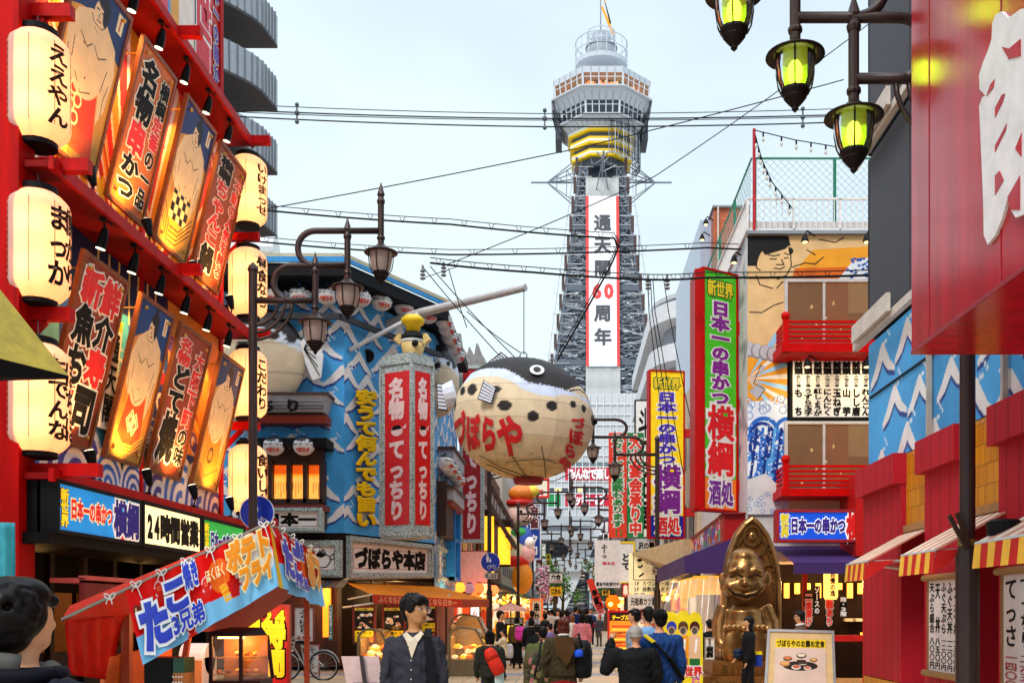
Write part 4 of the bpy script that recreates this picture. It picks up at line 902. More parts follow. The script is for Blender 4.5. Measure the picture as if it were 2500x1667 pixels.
# ---------------------------------------------------------------- observation tower
def tower():
    Y0 = 166.0; X0 = (1468 - CX) * Y0 / FOC; s = Y0 / FOC
    zz = lambda py, Y=Y0: CAMZ + (HY - py) * Y / FOC
    t = T('observation_tower', 'steel lattice observation tower with octagonal decks and a white banner', 'tower', (X0, Y0, 0))
    G1, G2, DK = M('5c6470', .5), M('7c838f', .5), M('3a404a', .6); WH = M('c2c6cb', .5); RUST = M('4e3a36', .7)  # lattice greys lightened: distance haze put into the colour
    hw = lambda z: np.interp(z, [0, 18, 33, 42, 60, 72], [13.5, 10.4, 8.5, 7.0, 4.75, 3.5])
    legs = MB(); rg = np.random.default_rng(4); zs = np.arange(0, 72.1, 2.0)
    for sx in (-1, 1):
        for sy in (-1, 1):
            for z0, z1 in zip(zs[:-1], zs[1:]):
                a0, a1 = hw(z0), hw(z1); w0, w1 = a0 - 2.35, a1 - 2.35
                q0 = [(X0 + sx * (a0 - i * w0), Y0 + sy * (a0 - j * w0), z0) for i, j in ((0, 0), (1, 0), (1, 1), (0, 1))]; q1 = [(X0 + sx * (a1 - i * w1), Y0 + sy * (a1 - j * w1), z1) for i, j in ((0, 0), (1, 0), (1, 1), (0, 1))]
                legs.use(G1)
                for k in range(4): legs.bar(q0[k], q1[k], .5 if k == 0 else .32)
                legs.use(G2)
                for k in range(4):
                    legs.bar(q0[k], q0[(k + 1) % 4], .15); legs.bar(q0[k], q1[(k + 1) % 4], .13); legs.bar(q1[k], q0[(k + 1) % 4], .13)
                for _ in range(26):
                    k = rg.integers(0, 4); l = rg.integers(0, 4); u, v = rg.random(2); A = np.array(q0[k]) * (1 - u) + np.array(q1[k]) * u; B_ = np.array(q0[l]) * (1 - v) + np.array(q1[l]) * v
                    if np.linalg.norm(A - B_) > .6: legs.use([DK, G2, M('b4b8c0')][rg.integers(0, 3)]).bar(A, B_, .07 + .08 * rg.random())
    legs.build('lattice_legs', None, t)
    b = MB(); b.use(RUST)
    for sx in (-1, 1):
        for z in np.arange(26, 72, 3.2):
            a = hw(z) + .25; b.box(X0 + sx * a - .32, X0 + sx * a + .12, Y0 - a - .1, Y0 - a + .5, z, z + 2.4)
            b.use(M('c8c6c6')).bar((X0 + sx * (a + 1.0), Y0 - a, z + 2.5), (X0 + sx * (a - 2.6), Y0 - a, z + 2.5), .09); b.bar((X0 + sx * (a + .8), Y0 - a, z + 1.0), (X0 + sx * (a - 2.6), Y0 - a, z + 1.0), .07); b.use(RUST)
        for k in (0.0, .8): b.use(M('a9abb2')).bar((X0 + sx * (hw(26) + .9 - k), Y0 - hw(26), 26), (X0 + sx * (hw(72) + .9 - k), Y0 - hw(72), 72), .1); b.use(RUST)
    b.build('scaffold', None, t)
    b = MB().use(G1)                                   # horizontal frames and the core
    for z in (22, 33, 40, 52, 62):
        a = hw(z)
        for p, q in (((-1, -1), (1, -1)), ((1, -1), (1, 1)), ((1, 1), (-1, 1)), ((-1, 1), (-1, -1))): b.bar((X0 + p[0] * a, Y0 + p[1] * a, z), (X0 + q[0] * a, Y0 + q[1] * a, z), .5, .9)
    b.box(X0 - 1.8, X0 + 1.8, Y0 - 1.8, Y0 + 1.8, 20, 76); b.build('cross_frames', None, t)
    b = MB().use(M('a2a6ac', .5))                      # arched foot legs
    for sx in (-1, 1):
        for sy in (-1, 1):
            pts = [(X0 + sx * 4.0, Y0 + sy * 9.5, 20), (X0 + sx * 6.5, Y0 + sy * 10.2, 14), (X0 + sx * 9.5, Y0 + sy * 11.5, 7), (X0 + sx * 11.5, Y0 + sy * 12.5, 0)]
            for p, q in zip(pts[:-1], pts[1:]): b.bar(p, q, 2.2, 1.6)
    b.box(X0 - 13, X0 + 13, Y0 - 12.5, Y0 + 12.5, 19.5, 22.5); b.use(M('7e848c')).box(X0 - 11, X0 + 11, Y0 - 11, Y0 + 11, 15.5, 19.4)
    b.build('foot_arch', None, t)
    # cladding sheets and banner on the front
    yf = lambda z: Y0 - hw(z) - .7
    def sheet(z0, z1, w_, name, mat, nx=14, ny=30, amp=.12, o=0.0):
        F = Fr((X0 - w_, yf(z1) - o, z1), (X0 + w_, yf(z1) - o, z1), (X0 + w_, yf(z0) - o, z0), (X0 - w_, yf(z0) - o, z0)); m = MB(); q, f = cloth(F, nx, ny, amp, 3)
        A, B_ = np.meshgrid(np.linspace(0, 1, nx), np.linspace(0, 1, ny)); q = q + F.n * (amp * np.abs(np.sin(B_.reshape(-1, 1) * (z1 - z0) * 1.2)))
        m.add(q, f); m.build(name, mat, t, True); return F
    k = 158 / FOC
    sheet(20, zz(893, 158), 2.65, 'grey_sheet', M('b3b3b0', .7, bump=.3), 20, 60)
    sheet(zz(473, 160), zz(424, 160), 2.6, 'grey_sheet', M('bdbdba', .7), 14, 14)
    z0, z1 = zz(892, 157), zz(473, 160)
    F = Fr((X0 - 2.6, yf(z1) - .35, z1), (X0 + 2.6, yf(z1) - .35, z1), (X0 + 2.6, yf(z0) - .35, z0), (X0 - 2.6, yf(z0) - .35, z0))
    MB().slab(F, 0, 0, 1, 1, -.1, 0).build('banner', M('e9e8ea', .6, var=.04, scale=.6), t)
    b = MB(); b.slab(F, .0, 0, .085, 1, .01, .03); b.slab(F, .915, 0, 1, 1, .01, .03); b.build('banner_stripe', M('e8403c', .6), t)
    hh = lambda py: 1 - (py - 473) / (892 - 473)
    b = MB(); b.use(M('46464c'))
    for ch, a, c_ in (('通', 519, 561), ('天', 573, 617), ('閣', 632, 672), ('周', 742, 784), ('年', 800, 842)): b.glyph(F, ch, .24, hh(c_), .76, hh(a), .035, .06, .01)
    b.use(M('e8403c')); b.glyph(F, '6', .15, hh(730), .5, hh(686), .05, .06, .01); b.glyph(F, '0', .5, hh(730), .86, hh(686), .05, .06, .01); b.build('lettering', None, t)
    # antenna star
    b = MB(); zc = zz(446)
    for dx, dy in ((-1, 0), (1, 0), (0, -1)):
        e = Vector((X0 + dx * 11.4, Y0 + dy * 11.4, zc)); r0 = Vector((X0 + dx * 3.5, Y0 + dy * 3.5, zc))
        b.use(G2).bar(e, r0, .3, .2); k_ = Vector((X0 + dx * 8.8, Y0 + dy * 8.8, zc))
        for dz, sp in ((3.6, 1.0), (-4.0, 1.2), (1.2, 1.5)):
            for sg in (-1, 1):
                a = Vector((X0 + dx * 3.6 + dy * sg * sp, Y0 + dy * 3.6 + dx * sg * sp, zc + dz)); b.bar(k_, a, .14)
        for f in (.3, .6): 
            m_ = k_.lerp(r0, f); b.bar(m_ + Vector((0, 0, 3.4 * f)), m_ - Vector((0, 0, 3.8 * f)), .12); b.bar(m_ + Vector((0, 0, 3.4 * f)), k_.lerp(r0, f + .25), .1)
    b.build('antenna_arm', None, t)
    # neck with yellow bands
    ph = math.pi / 8; oc = 1 / math.cos(ph)
    b = MB(); b.use(M('4a5058', .5)).lathe([(3.9 * oc, zz(430)), (4.2 * oc, zz(395)), (4.6 * oc, zz(370)), (5.3 * oc, zz(300)), (5.6 * oc, zz(292))], (X0, Y0, 0), 8, ph); b.build('neck', None, t)
    b = MB()
    for py, r_ in ((312, 5.25), (341, 4.95), (369, 4.65)):
        z = zz(py, 161); b.use(M('f0c800', .5)).lathe([(r_ * oc, z - .55), (r_ * oc + .1, z - .5), (r_ * oc + .1, z + .55), (r_ * oc, z + .6)], (X0, Y0, 0), 8, ph); b.use(M('f4f2e8')).lathe([((r_ + .13) * oc, z - .16), ((r_ + .13) * oc, z + .16)], (X0, Y0, 0), 8, ph)
    b.build('yellow_band', None, t)
    b = MB(); rg = np.random.default_rng(8)                # scaffold round the neck
    for i in range(26):
        a = -math.pi / 2 + (i + 2) * .08
        b.use([G2, DK, M('b8bcc2')][i % 3]).bar((X0 + 6.3 * math.cos(a), Y0 + 6.3 * math.sin(a), zz(415)), (X0 + 6.3 * math.cos(a), Y0 + 6.3 * math.sin(a), zz(292)), .12)
    for j in range(9):
        z = zz(415) + j * 1.0
        for i in range(25):
            a = -math.pi / 2 + (i + 2) * .08; a2 = a + .08; b.bar((X0 + 6.3 * math.cos(a), Y0 + 6.3 * math.sin(a), z), (X0 + 6.3 * math.cos(a2), Y0 + 6.3 * math.sin(a2), z + (.0 if j % 2 else .5)), .1)
    for i in range(60):
        a = rg.uniform(0, 6.28); r_ = rg.uniform(3.6, 4.6); z = rg.uniform(zz(430), zz(380)); a2 = a + rg.uniform(-.6, .6); b.use([G2, WH, DK][i % 3]).bar((X0 + r_ * math.cos(a), Y0 + r_ * math.sin(a), z), (X0 + r_ * math.cos(a2), Y0 + r_ * math.sin(a2), z + rg.uniform(-2, 2)), .14)
    b.build('neck_scaffold', None, t)
    # decks
    c0 = (X0, Y0, 0); yf2 = 158.5
    zl = {k_: zz(k_, yf2) for k_ in (163, 178, 212, 236, 272, 292)}
    b = MB(); b.use(WH)
    b.lathe([(5.2 * oc, zl[292]), (6.2 * oc, zl[272] - .4), (6.3 * oc, zl[272])], c0, 8, ph)
    b.lathe([(6.5 * oc, zl[236]), (7.1 * oc, zl[212] - .4), (7.5 * oc, zl[212])], c0, 8, ph)
    b.lathe([(7.65 * oc, zl[178]), (7.7 * oc, zl[163]), (5.4 * oc, zl[163] + .9), (4.3 * oc, zl[163] + 1.2)], c0, 8, ph)
    for r_, z in ((6.5, zl[272] + .1), (7.75, zl[212] + .05)): b.lathe([(r_ * oc, z - .15), ((r_ + .3) * oc, z - .1), ((r_ + .3) * oc, z + .1), (r_ * oc, z + .12)], c0, 8, ph)
    b.use(M('9aa0a6'))
    for k_ in range(40):
        a = ph + k_ * math.pi / 20; m8 = ((k_ % 5) / 5 - .5) * math.pi / 4; oc2 = 1 / math.cos(m8)
        for r0, za, r1, zb in ((6.5, zl[236], 7.1, zl[212] - .4), (7.65, zl[178], 7.7, zl[163]), (5.2, zl[292], 6.2, zl[272] - .4)): b.bar((X0 + r0 * oc2 * math.cos(a) * 1.004, Y0 + r0 * oc2 * math.sin(a) * 1.004, za), (X0 + r1 * oc2 * math.cos(a) * 1.004, Y0 + r1 * oc2 * math.sin(a) * 1.004, zb), .07)
    b.build('deck_wall', None, t)
    for za, zb, ra, rb, em in ((zl[272], zl[236], 6.25, 6.45, 0.0), (zl[212], zl[178], 7.4, 7.6, 1.0)):
        g = MB(); g.lathe([(ra * oc, za), (rb * oc, zb)], c0, 8, ph, cap=False)
        g.build('window_band', GLASS('3d4650', .55, .05) if not em else GLASS('b09a80', .15, .05), t)
        m = MB(); m.use(M('c9ccd0'))
        for k8 in range(8):
            a0 = ph + k8 * math.pi / 4
            for i in range(5):
                f = i / 5; p0 = [Vector((X0 + r_ * oc * math.cos(a), Y0 + r_ * oc * math.sin(a), z)) for r_, z in ((ra, za), (rb, zb)) for a in (a0, a0 + math.pi / 4)]
                m.bar(p0[0].lerp(p0[1], f), p0[2].lerp(p0[3], f), .17 if i else .32)
            m.bar(Vector((X0 + (ra * .35 + rb * .65) * oc * math.cos(a0), Y0 + (ra * .35 + rb * .65) * oc * math.sin(a0), za * .28 + zb * .72)), Vector((X0 + (ra * .35 + rb * .65) * oc * math.cos(a0 + math.pi / 4), Y0 + (ra * .35 + rb * .65) * oc * math.sin(a0 + math.pi / 4), za * .28 + zb * .72)), .13)
        m.build('window_mullion', None, t)
        i_ = MB(); i_.use(M('3a3a3e' if not em else '4a3626', .7)).lathe([((ra - 2.2) * oc, za - .5), ((ra - 2.0) * oc, zb + .3)], c0, 8, ph)
        if em:
            rg = np.random.default_rng(3)
            for k_ in range(90):
                a = rg.uniform(math.pi, 2 * math.pi); r_ = ra - rg.uniform(.8, 1.8); h_ = rg.uniform(.3, 1.5); i_.use(M(['ffa224', 'ffd060', 'ff8a18', 'ffe9c0'][k_ % 4], .5, emit=1.6)).box(X0 + r_ * math.cos(a) - .22, X0 + r_ * math.cos(a) + .22, Y0 + r_ * math.sin(a) - .2, Y0 + r_ * math.sin(a) + .2, za + .3, za + .3 + h_)
        i_.build('deck_interior', None, t)
    # side lattice frames of the deck
    for sx in (-1, 1):
        b = MB().use(DK)
        for yy in (-3, 0, 3):
            b.bar((X0 + sx * 7.8, Y0 + yy, zl[212]), (X0 + sx * 6.6, Y0 + yy, zl[292]), .3); b.bar((X0 + sx * 7.4, Y0 + yy, zl[236]), (X0 + sx * 6.0, Y0 + yy, zl[272]), .2)
        b.box(X0 + sx * 6.9 - .5, X0 + sx * 6.9 + .5, Y0 - 2.5, Y0 + 2.5, zl[272] - 2, zl[236] - .3)
        b.build('deck_bracket', None, t)
    # crown: open ring, drum, cage, mast, streamers
    b = MB(); zr = zz(160); zt = zz(110)
    b.use(WH).lathe([(4.2, zz(168)), (4.25, zz(158)), (4.0, zz(157))], c0, 24); b.use(M('b9bdc4'))
    for k_ in range(18):
        a = k_ * math.pi / 9; b.bar((X0 + 4.2 * math.cos(a), Y0 + 4.2 * math.sin(a), zz(160)), (X0 + 4.2 * math.cos(a), Y0 + 4.2 * math.sin(a), zt), .12)
    for z in (zt, (zt + zr) / 2): b.tube([(X0 + 4.2 * math.cos(a), Y0 + 4.2 * math.sin(a), z) for a in np.linspace(0, 6.284, 33)], .07, 5)
    b.build('crown_railing', None, t)
    b = MB(); b.use(M('9fa6ad', .4)).lathe([(2.5, zz(165)), (2.5, zz(119)), (2.1, zz(118))], c0, 20); b.use(M('6a7078')).lathe([(2.6, zz(122)), (2.6, zz(119))], c0, 20); b.build('crown_drum', None, t)
    b = MB(); b.use(M('c4c9cf')).lathe([(1.5, zz(119)), (1.6, zz(90))], c0, 16)
    for k_ in range(16):
        a = k_ * math.pi / 8; b.bar((X0 + 2.2 * math.cos(a), Y0 + 2.2 * math.sin(a), zz(119)), (X0 + 2.25 * math.cos(a), Y0 + 2.25 * math.sin(a), zz(82)), .1)
    for py in (82, 95, 107): b.tube([(X0 + 2.22 * math.cos(a), Y0 + 2.22 * math.sin(a), zz(py)) for a in np.linspace(0, 6.284, 25)], .08, 5)
    b.build('crown_cage', None, t)
    MB().tube([(X0 - .1, Y0, zz(90)), (X0 - .1, Y0, zz(-60))], [.12, .06], 6).build('mast', G2, t)
    b = MB(); P_ = lambda x, y: P(x, y, Y0)
    b.use(M('f0a010', .5)); b.quad(P_(1467, -40), P_(1471, -40), P_(1479, 12), P_(1477, 14)); b.quad(P_(1467, 18), P_(1472, 16), P_(1500, 82), P_(1493, 84)); b.use(M('201c18')); b.quad(P_(1475, 0), P_(1479, 10), P_(1492, 56), P_(1489, 62)); b.build('streamer', None, t, solid=.08)
tower()
# ---------------------------------------------------------------- street lamps: a pole with three hanging lanterns on looping arms
LAMP_GLASS = PAPER('c9b3a8', .5, .0, 'off'); LIT_GLASS = GLASS('d6f04a', .5, .08)
def arc(c, r, a0, a1, n=10): return [(c[0] + r * math.cos(a), c[1] + r * math.sin(a)) for a in np.linspace(a0, a1, n)]
def lamp_tree(label, lit, k=1.0, n=10, flipped=False):
    t = T('street_lamp', label, 'street lamp', (0, 0, 0), 'brown street lamps with three hanging lanterns')
    X = lambda pts: [(x * k, 0, z) for x, z in pts]
    MB().tube([(0, 0, 0), (0, 0, 2.2)], .1, 14).tube([(0, 0, 2.2), (0, 0, 2.25)], .085, 14).tube([(0, 0, 2.25), (0, 0, 6.75)], .066, 14).lathe([(.07, 0), (.085, .04), (.06, .1), (.0, .16)], (0, 0, 6.75), 12).build('pole', BRONZE_POLE, t, False)
    pi = math.pi; q = .265
    b = MB(); b.tube(X([(0, 6.32), (.95, 6.32)]), .047, n); b.tube(X([(.5, 6.32)] + arc((.58, 6.585), q, -pi / 2 , -3 * pi / 2, 14) + [(1.44, 6.85)]), .047, n)
    b.tube(X([(1.0, 6.85)] + arc((.95, 7.115), q, -pi / 2, -3 * pi / 2, 14) + [(1.95, 7.38)]), .047, n); b.build('arm', BRONZE_POLE, t, True)
    b = MB()
    for i, x in enumerate((.38, .49, .6)):
        r = .36 + .11 * i; b.tube(X([(0, 6.3 - r)] + [(x + .0 - (x) * math.cos(a), 6.3 - r + r * math.sin(a) * 1.0) if False else (x * math.sin(a), 6.3 - r * math.cos(a)) for a in np.linspace(0, pi / 2, 9)]), .026, 6)
    b.build('brace', BRONZE_POLE, t, True)
    for x, z in ((.95, 6.32), (1.44, 6.85), (1.95, 7.38)):
        z0 = z - .25; c = (x * k, 0, z0); L = bpy.data.objects.new('lantern_head', None); COL.objects.link(L); L.parent = t; L.empty_display_size = .1
        MB().tube([(x * k, 0, z0 + .04), (x * k, 0, z0 + .66)], .048, n).lathe([(.055, .66), (.065, .7), (.04, .76), (.06, .8), (.0, 1.0)], c, n).lathe([(.06, .12), (.065, .14), (.06, .16)], c, n).build('stem', BRONZE_POLE, L, False)
        MB().lathe([(.04, .06), (.07, .03), (.12, -.02), (.25, -.075), (.255, -.09), (.2, -.08), (.1, -.06)], c, 28).build('hood', BRONZE_POLE if not lit else M('2c2018', .45, .3), L, True)
        MB().lathe([(.175, -.09), (.168, -.2), (.145, -.32), (.11, -.39)], c, 20, cap=False).build('glass', LIT_GLASS if lit else LAMP_GLASS, L, True)
        b = MB(); b.lathe([(.12, -.375), (.125, -.4), (.1, -.44), (.1, -.45), (.06, -.5), (.03, -.53), (.03, -.55), (.0, -.58)], c, 16)
        for i in range(6):
            a = i * pi / 3 + .3; b.tube([(c[0] + r_ * math.cos(a), r_ * math.sin(a), z0 + zz_) for r_, zz_ in ((.185, -.08), (.185, -.2), (.165, -.32), (.125, -.4))], .008, 5)
        b.build('cage', M('1c1413', .5), L, False)
        if lit:
            MB().ball((c[0], 0, z0 - .23), .065, .065, .11, 14, 10).build('bulb', M('f4ffb0', .4, emit=7, var=0), L, True); lamp('POINT', (c[0], 0, z0 - .23), 10, (.8, 1, .25), .1, parent=L)
    return t
def put(t, x, y, dz=0.0, rz=0.0): t.location = (x, y, dz); t.rotation_euler = (0, 0, rz); return t
put(lamp_tree('unlit three lantern street lamp rising before the pufferfish restaurant on the left', False), -4.82, 15.6)
put(lamp_tree('close street lamp with three glowing yellow green lanterns beside the big red sign', True, 1.04), 3.46, 8.9, -.1, math.pi)
far = put(lamp_tree('unlit street lamp with a round blue sign, nearest on the far right of the street', False, 1.35, 8), 2.66, 31, 0, math.pi)
spots_ = [(-2.5, 32, 'left kerb one carrying a round blue sign'), (-2.5, 50, 'second lamp down the left side of the far street'), (-2.5, 70, 'third lamp down the left side of the far street'), (-2.5, 92, 'fourth lamp down the left side of the far street'), (-2.5, 118, 'fifth and farthest lamp down the left side of the street'), (2.66, 48, 'second lamp down the right side of the far street'), (2.66, 66, 'third lamp down the right side of the far street'), (2.66, 88, 'fourth lamp down the right side of the far street'), (2.66, 112, 'fifth and farthest lamp down the right side of the street')]
for x, y, l in spots_: copy_thing(far, (x, y, 0), 'unlit brown street lamp, ' + l, math.pi if x > 0 else 0)
# round blue path signs
def path_sign(px, py, Y, rpx, label, plate=True, dx=.0):
    c = P(px, py, Y); r = rpx * Y / FOC; t = T('path_sign', label, 'traffic sign', c, 'round blue footpath signs')
    F = Fr(c + Vector((-r, -.1, r)), c + Vector((r, -.1, r)), c + Vector((r, -.1, -r)), c + Vector((-r, -.1, -r)))
    D = lambda k: [(.5 + k * math.cos(a), .5 + k * math.sin(a)) for a in np.linspace(0, 2 * math.pi, 33)[:-1]]
    b = MB(); b.use(M('c8ccd8', .4)).prism(F, D(.5), -.02, .0); b.use(M('0a2ea8', .35)).prism(F, D(.475), .0, .004); b.build('disc', None, t)
    b = MB().use(M('e8ecf4')); pr = lambda p: b.prism(F, p, .004, .007)
    E_ = lambda x, y, rx, ry: [(x + rx * math.cos(a), y + ry * math.sin(a)) for a in np.linspace(0, 6.28, 13)[:-1]]
    pr(E_(.35, .87, .035, .04)); pr([(.29, .82), (.41, .82), (.43, .62), (.4, .62), (.4, .5), (.36, .5), (.355, .62), (.345, .5), (.3, .5), (.3, .62), (.27, .64)]); pr(E_(.49, .7, .025, .03)); pr([(.45, .66), (.53, .66), (.54, .56), (.51, .49), (.46, .49), (.44, .56)])
    for x in (.43, .7):
        for i in range(14):
            a, a2 = i * 2 * math.pi / 14, (i + 1) * 2 * math.pi / 14; pr([(x + .09 * math.cos(a), .24 + .09 * math.sin(a)), (x + .09 * math.cos(a2), .24 + .09 * math.sin(a2)), (x + .072 * math.cos(a2), .24 + .072 * math.sin(a2)), (x + .072 * math.cos(a), .24 + .072 * math.sin(a))])
    for p, q in (((.43, .24), (.5, .38)), ((.5, .38), (.64, .38)), ((.64, .38), (.7, .24)), ((.5, .36), (.56, .24)), ((.56, .24), (.64, .38)), ((.43, .24), (.56, .24)), ((.46, .42), (.54, .42))): pr([(p[0] - .008, p[1]), (p[0] + .008, p[1]), (q[0] + .008, q[1] + .004), (q[0] - .008, q[1] + .004)])
    b.build('pictogram', None, t)
    if plate:
        G = Fr(c + Vector((-.62 * r + dx, -.1, -1.12 * r)), c + Vector((.75 * r + dx, -.1, -1.12 * r)), c + Vector((.75 * r + dx, -.1, -1.72 * r)), c + Vector((-.62 * r + dx, -.1, -1.72 * r)))
        MB().slab(G, 0, 0, 1, 1, -.02, 0).build('hours_plate', M('c4bcb6', .5), t); MB().text(G, '9-22', (.06, .1, .94, .92), .03, .003, False).build('lettering', INK, t)
path_sign(1198, 1372, 31.8, 23.5, 'round blue footpath sign with hours plate on the left kerb lamp')
path_sign(1606, 1360, 30.8, 24.5, 'round blue footpath sign with hours plate on the right kerb lamp')
path_sign(632, 1252, 16.0, 42, 'big round blue footpath sign above the red stall canopy', False)

# ---------------------------------------------------------------- right: four storey skewer restaurant with mural
YR = 23.0; XR = 4.0
def pf(px, py, Y=YR): return P(px, py, Y)
def right_restaurant():
    t = T('mural_restaurant', 'tall restaurant with a wrestler and wave mural, red balconies and amber windows', 'restaurant', (6, 25, 0))
    MB().box(XR + .05, 11, YR + .06, 31, 2.7, 10.35).box(XR + 1.4, 11, YR + 1.6, 31, 0, 2.7).build('wall', M('cfc8c2', .7), t)
    # mural on the front: a wrestler above, rays and waves below (its own simple design)
    F = fpx(1825, 575, 2150, 1255, YR); cv = Cv(330, 680, 'e7bd84', 325, 680); V = lambda *p: [(x - 1825, 1255 - y) for x, y in p]
    cv.poly(V((1985, 610), (2150, 600), (2150, 700), (1940, 690), (1935, 670)), 'f0a028'); cv.poly(V((1940, 655), (2150, 650), (2150, 700), (1930, 700)), 'd8641c'); cv.poly(V((2040, 690), (2080, 640), (2150, 620), (2150, 700)), 'e4e6ea')
    for i in range(30): cv.ell(265 + RNG.uniform(-25, 45), 575 + RNG.uniform(0, 50), 4, 3, '1f55a8')
    for i in range(5): cv.ell(135 + i * 16, 567, 10, 5, '2a2018')
    cv.poly(V((1825, 575), (1925, 575), (1930, 600), (1880, 610), (1862, 640), (1850, 650), (1825, 650)), '1a1614'); cv.ell(103, 642, 9, 9, '1a1614')
    cv.ell(65, 600, 42, 58, 'e7bd84'); cv.poly(V((1858, 610), (1900, 585), (1925, 600), (1905, 620), (1870, 625)), '1a1614'); cv.poly(V((1870, 622), (1925, 606), (1930, 660), (1900, 690), (1860, 680)), 'e7bd84')
    ink = '1d1410'
    for p in (V((1875, 622), (1890, 625), (1903, 622)), V((1915, 618), (1925, 622)), V((1880, 632), (1895, 633)), V((1915, 631), (1924, 629)), V((1908, 634), (1914, 646), (1896, 646)), V((1890, 655), (1905, 657), (1915, 652)), V((1930, 620), (1932, 650), (1920, 672), (1898, 682)), V((1846, 672), (1855, 695), (1886, 704)), V((1897, 703), (1911, 688)), V((1830, 762), (1860, 763), (1890, 745), (1915, 737)), V((1850, 630), (1843, 640), (1848, 655), (1856, 660)), V((1935, 652), (1965, 642), (1990, 645), (2010, 628)), V((1990, 622), (1970, 610)), V((2000, 585), (2040, 592), (2060, 580))): cv.line(p, 3.0, ink)
    cv.poly(V((1825, 850), (1850, 865), (1890, 872), (1925, 868), (1925, 1255), (1825, 1255)), 'f0a028')
    for i in range(7): a = -.9 + i * .3; cv.poly([(0, 330), (130 * math.cos(a), 330 + 130 * math.sin(a)), (130 * math.cos(a + .14), 330 + 130 * math.sin(a + .14))], ['9fd0f0', 'f6ead8'][i % 2])
    for i in range(6): cv.ell(4 + i * 19, 402 - i * 4, 15, 19, '8a868a'); cv.ell(5 + i * 19, 404 - i * 4, 12, 16, 'c4c0c4')
    cv.poly(V((1858, 890), (1870, 895), (1850, 930), (1868, 950), (1850, 975), (1828, 955), (1850, 940)), 'b8b4ba'); cv.line(V((1858, 890), (1840, 935), (1868, 950), (1850, 975)), 2, ink)
    cv.poly(V((1825, 985), (1870, 975), (1925, 990), (1925, 1255), (1825, 1255)), 'e8ecf2')
    rg = np.random.default_rng(5)
    for i in range(26):                                 # curling generic waves
        x0 = rg.uniform(-10, 105); y0 = rg.uniform(90, 235); r = rg.uniform(18, 40)
        cv.ring(x0, y0 - 30, r * .72, r, ['16388f', '2a6ac4', '4f9be0'][i % 3])
    for i in range(7): cv.line([(5 + i * 15 + 20 * math.sin(q * 1.2), 70 + 190 * q - 40 * q * q) for q in np.linspace(0, .9, 16)], 7, ['123080', '2a6ac4', '123080', '62aae6'][i % 4])
    for i in range(160): cv.ell(rg.uniform(0, 100), rg.uniform(70, 285), rg.uniform(.8, 2.2), rg.uniform(.8, 2.2), 'f4f6fa')
    for i in range(14): x = rg.uniform(0, 100); y = rg.uniform(235, 285); cv.ring(x, y, 5, 8, 'dfe6ee'); cv.ring(x, y, 8, 9.5, '3a66b0')
    cv.poly(V((1825, 1170), (1870, 1155), (1900, 1185), (1925, 1215), (1925, 1255), (1825, 1255)), 'dad6d4')
    for i in range(26): cv.ring(rg.uniform(0, 95), rg.uniform(0, 60), 4, 5.5, '6f95c0')
    cv.paint(F, 'wrestler_mural', t)
    Fs = wallR(XR + .02, YR, 31, 2.7, 10.3); cv = Cv(60, 60, 'd8d4d4'); 
    for i in range(20): cv.line([(RNG.uniform(.6, 1), i / 20), (RNG.uniform(.6, 1), i / 20 + .05)], .03, ['8a8a90', '5a3a78', 'b8b020'][i % 3] if i < 8 else '9a9aa2')
    cv.paint(Fs, 'side_wall', t)
    # roof terrace: parapet, white railing
    s = YR / FOC; X0, X1 = XR, 9.0
    MB().box(X0, X1, YR - .1, YR + .15, pf(0, 574).z, pf(0, 566).z).build('cornice', M('8d959c', .5), t)
    MB().box(X0 + .3, X1, YR + 1.8, YR + 2.1, 9.9, pf(0, 492).z).build('parapet', M('e8b898', .7), t)
    b = MB(); zt, zb = pf(0, 486).z, pf(0, 562).z
    for z in (zt, zb): b.bar((X0, YR, z), (X1, YR, z), .05); b.bar((X0, YR, z), (X0, 30, z), .05)
    for i in range(int((X1 - X0) / .13)): b.bar((X0 + i * .13, YR, zb), (X0 + i * .13, YR, zt), .05 if i % 8 == 0 else .018)
    for i in range(40): b.bar((X0, YR + i * .17, zb), (X0, YR + i * .17, zt), .02)
    b.use(M('e8e4e0')).quad((X0 + .03, YR, zb), (X0 + .03, 30, zb), (X0 + .03, 30, zt), (X0 + .03, YR, zt)); b.build('roof_railing', M('dcd6d0', .5), t)
    # windows with balconies
    for k, (y0, y1, rails, by0, by1, ball) in enumerate(((690, 838, (786, 798, 810, 821, 832), 838, 860, 772), (1036, 1192, (1138, 1150, 1162, 1173, 1184), 1192, 1211, 1121))):
        G = fpx(1922, y0, 2160, y1, YR - .05)
        cv = Cv(120, 70, '8a5a24', 2, 1); cv.c *= (.8 + .35 * RNG.random(cv.U.shape))[..., None]; cv.mask((cv.U > .8) & (cv.U < 1.25), '9c5a20'); cv.mask((cv.U > 1.25) & (cv.V > .5), 'a8845c'); cv.mask(cv.V < .1, '5a3010')
        for x, y in ((.3, .1), (.6, .3), (.95, .66), (.8, .42), (1.1, .25), (1.5, .25), (1.3, .1), (.5, .6)): cv.ell(x, y, .022, .03, 'fff0c0')
        cv.paint(G, 'amber_window', t, 0, PMAT(.25, .35))
        b = MB(); b.rim(G, .07, -.05, .06); a = .36; b.slab(G, a, 0, a + .025, 1, -.02, .05); b.build('window_frame', M('c9bfb8', .4), t)
        MB().slab(G, 0, 0, 1, 1, .02, .026).build('pane', GLASS('fff4e0', .06, .03), t)
        b = MB().use(M('c80300', .5, spec=.12)); YB_ = YR - .9; q = lambda px, py: P(px, py, YB_); xl, xr = q(1918, 0).x, 8.2
        for ry in rails: z = q(0, ry).z; b.bar((xl, YB_, z), (xr, YB_, z), .055); b.bar((xl, YB_, z), (xl, YR, z), .055)
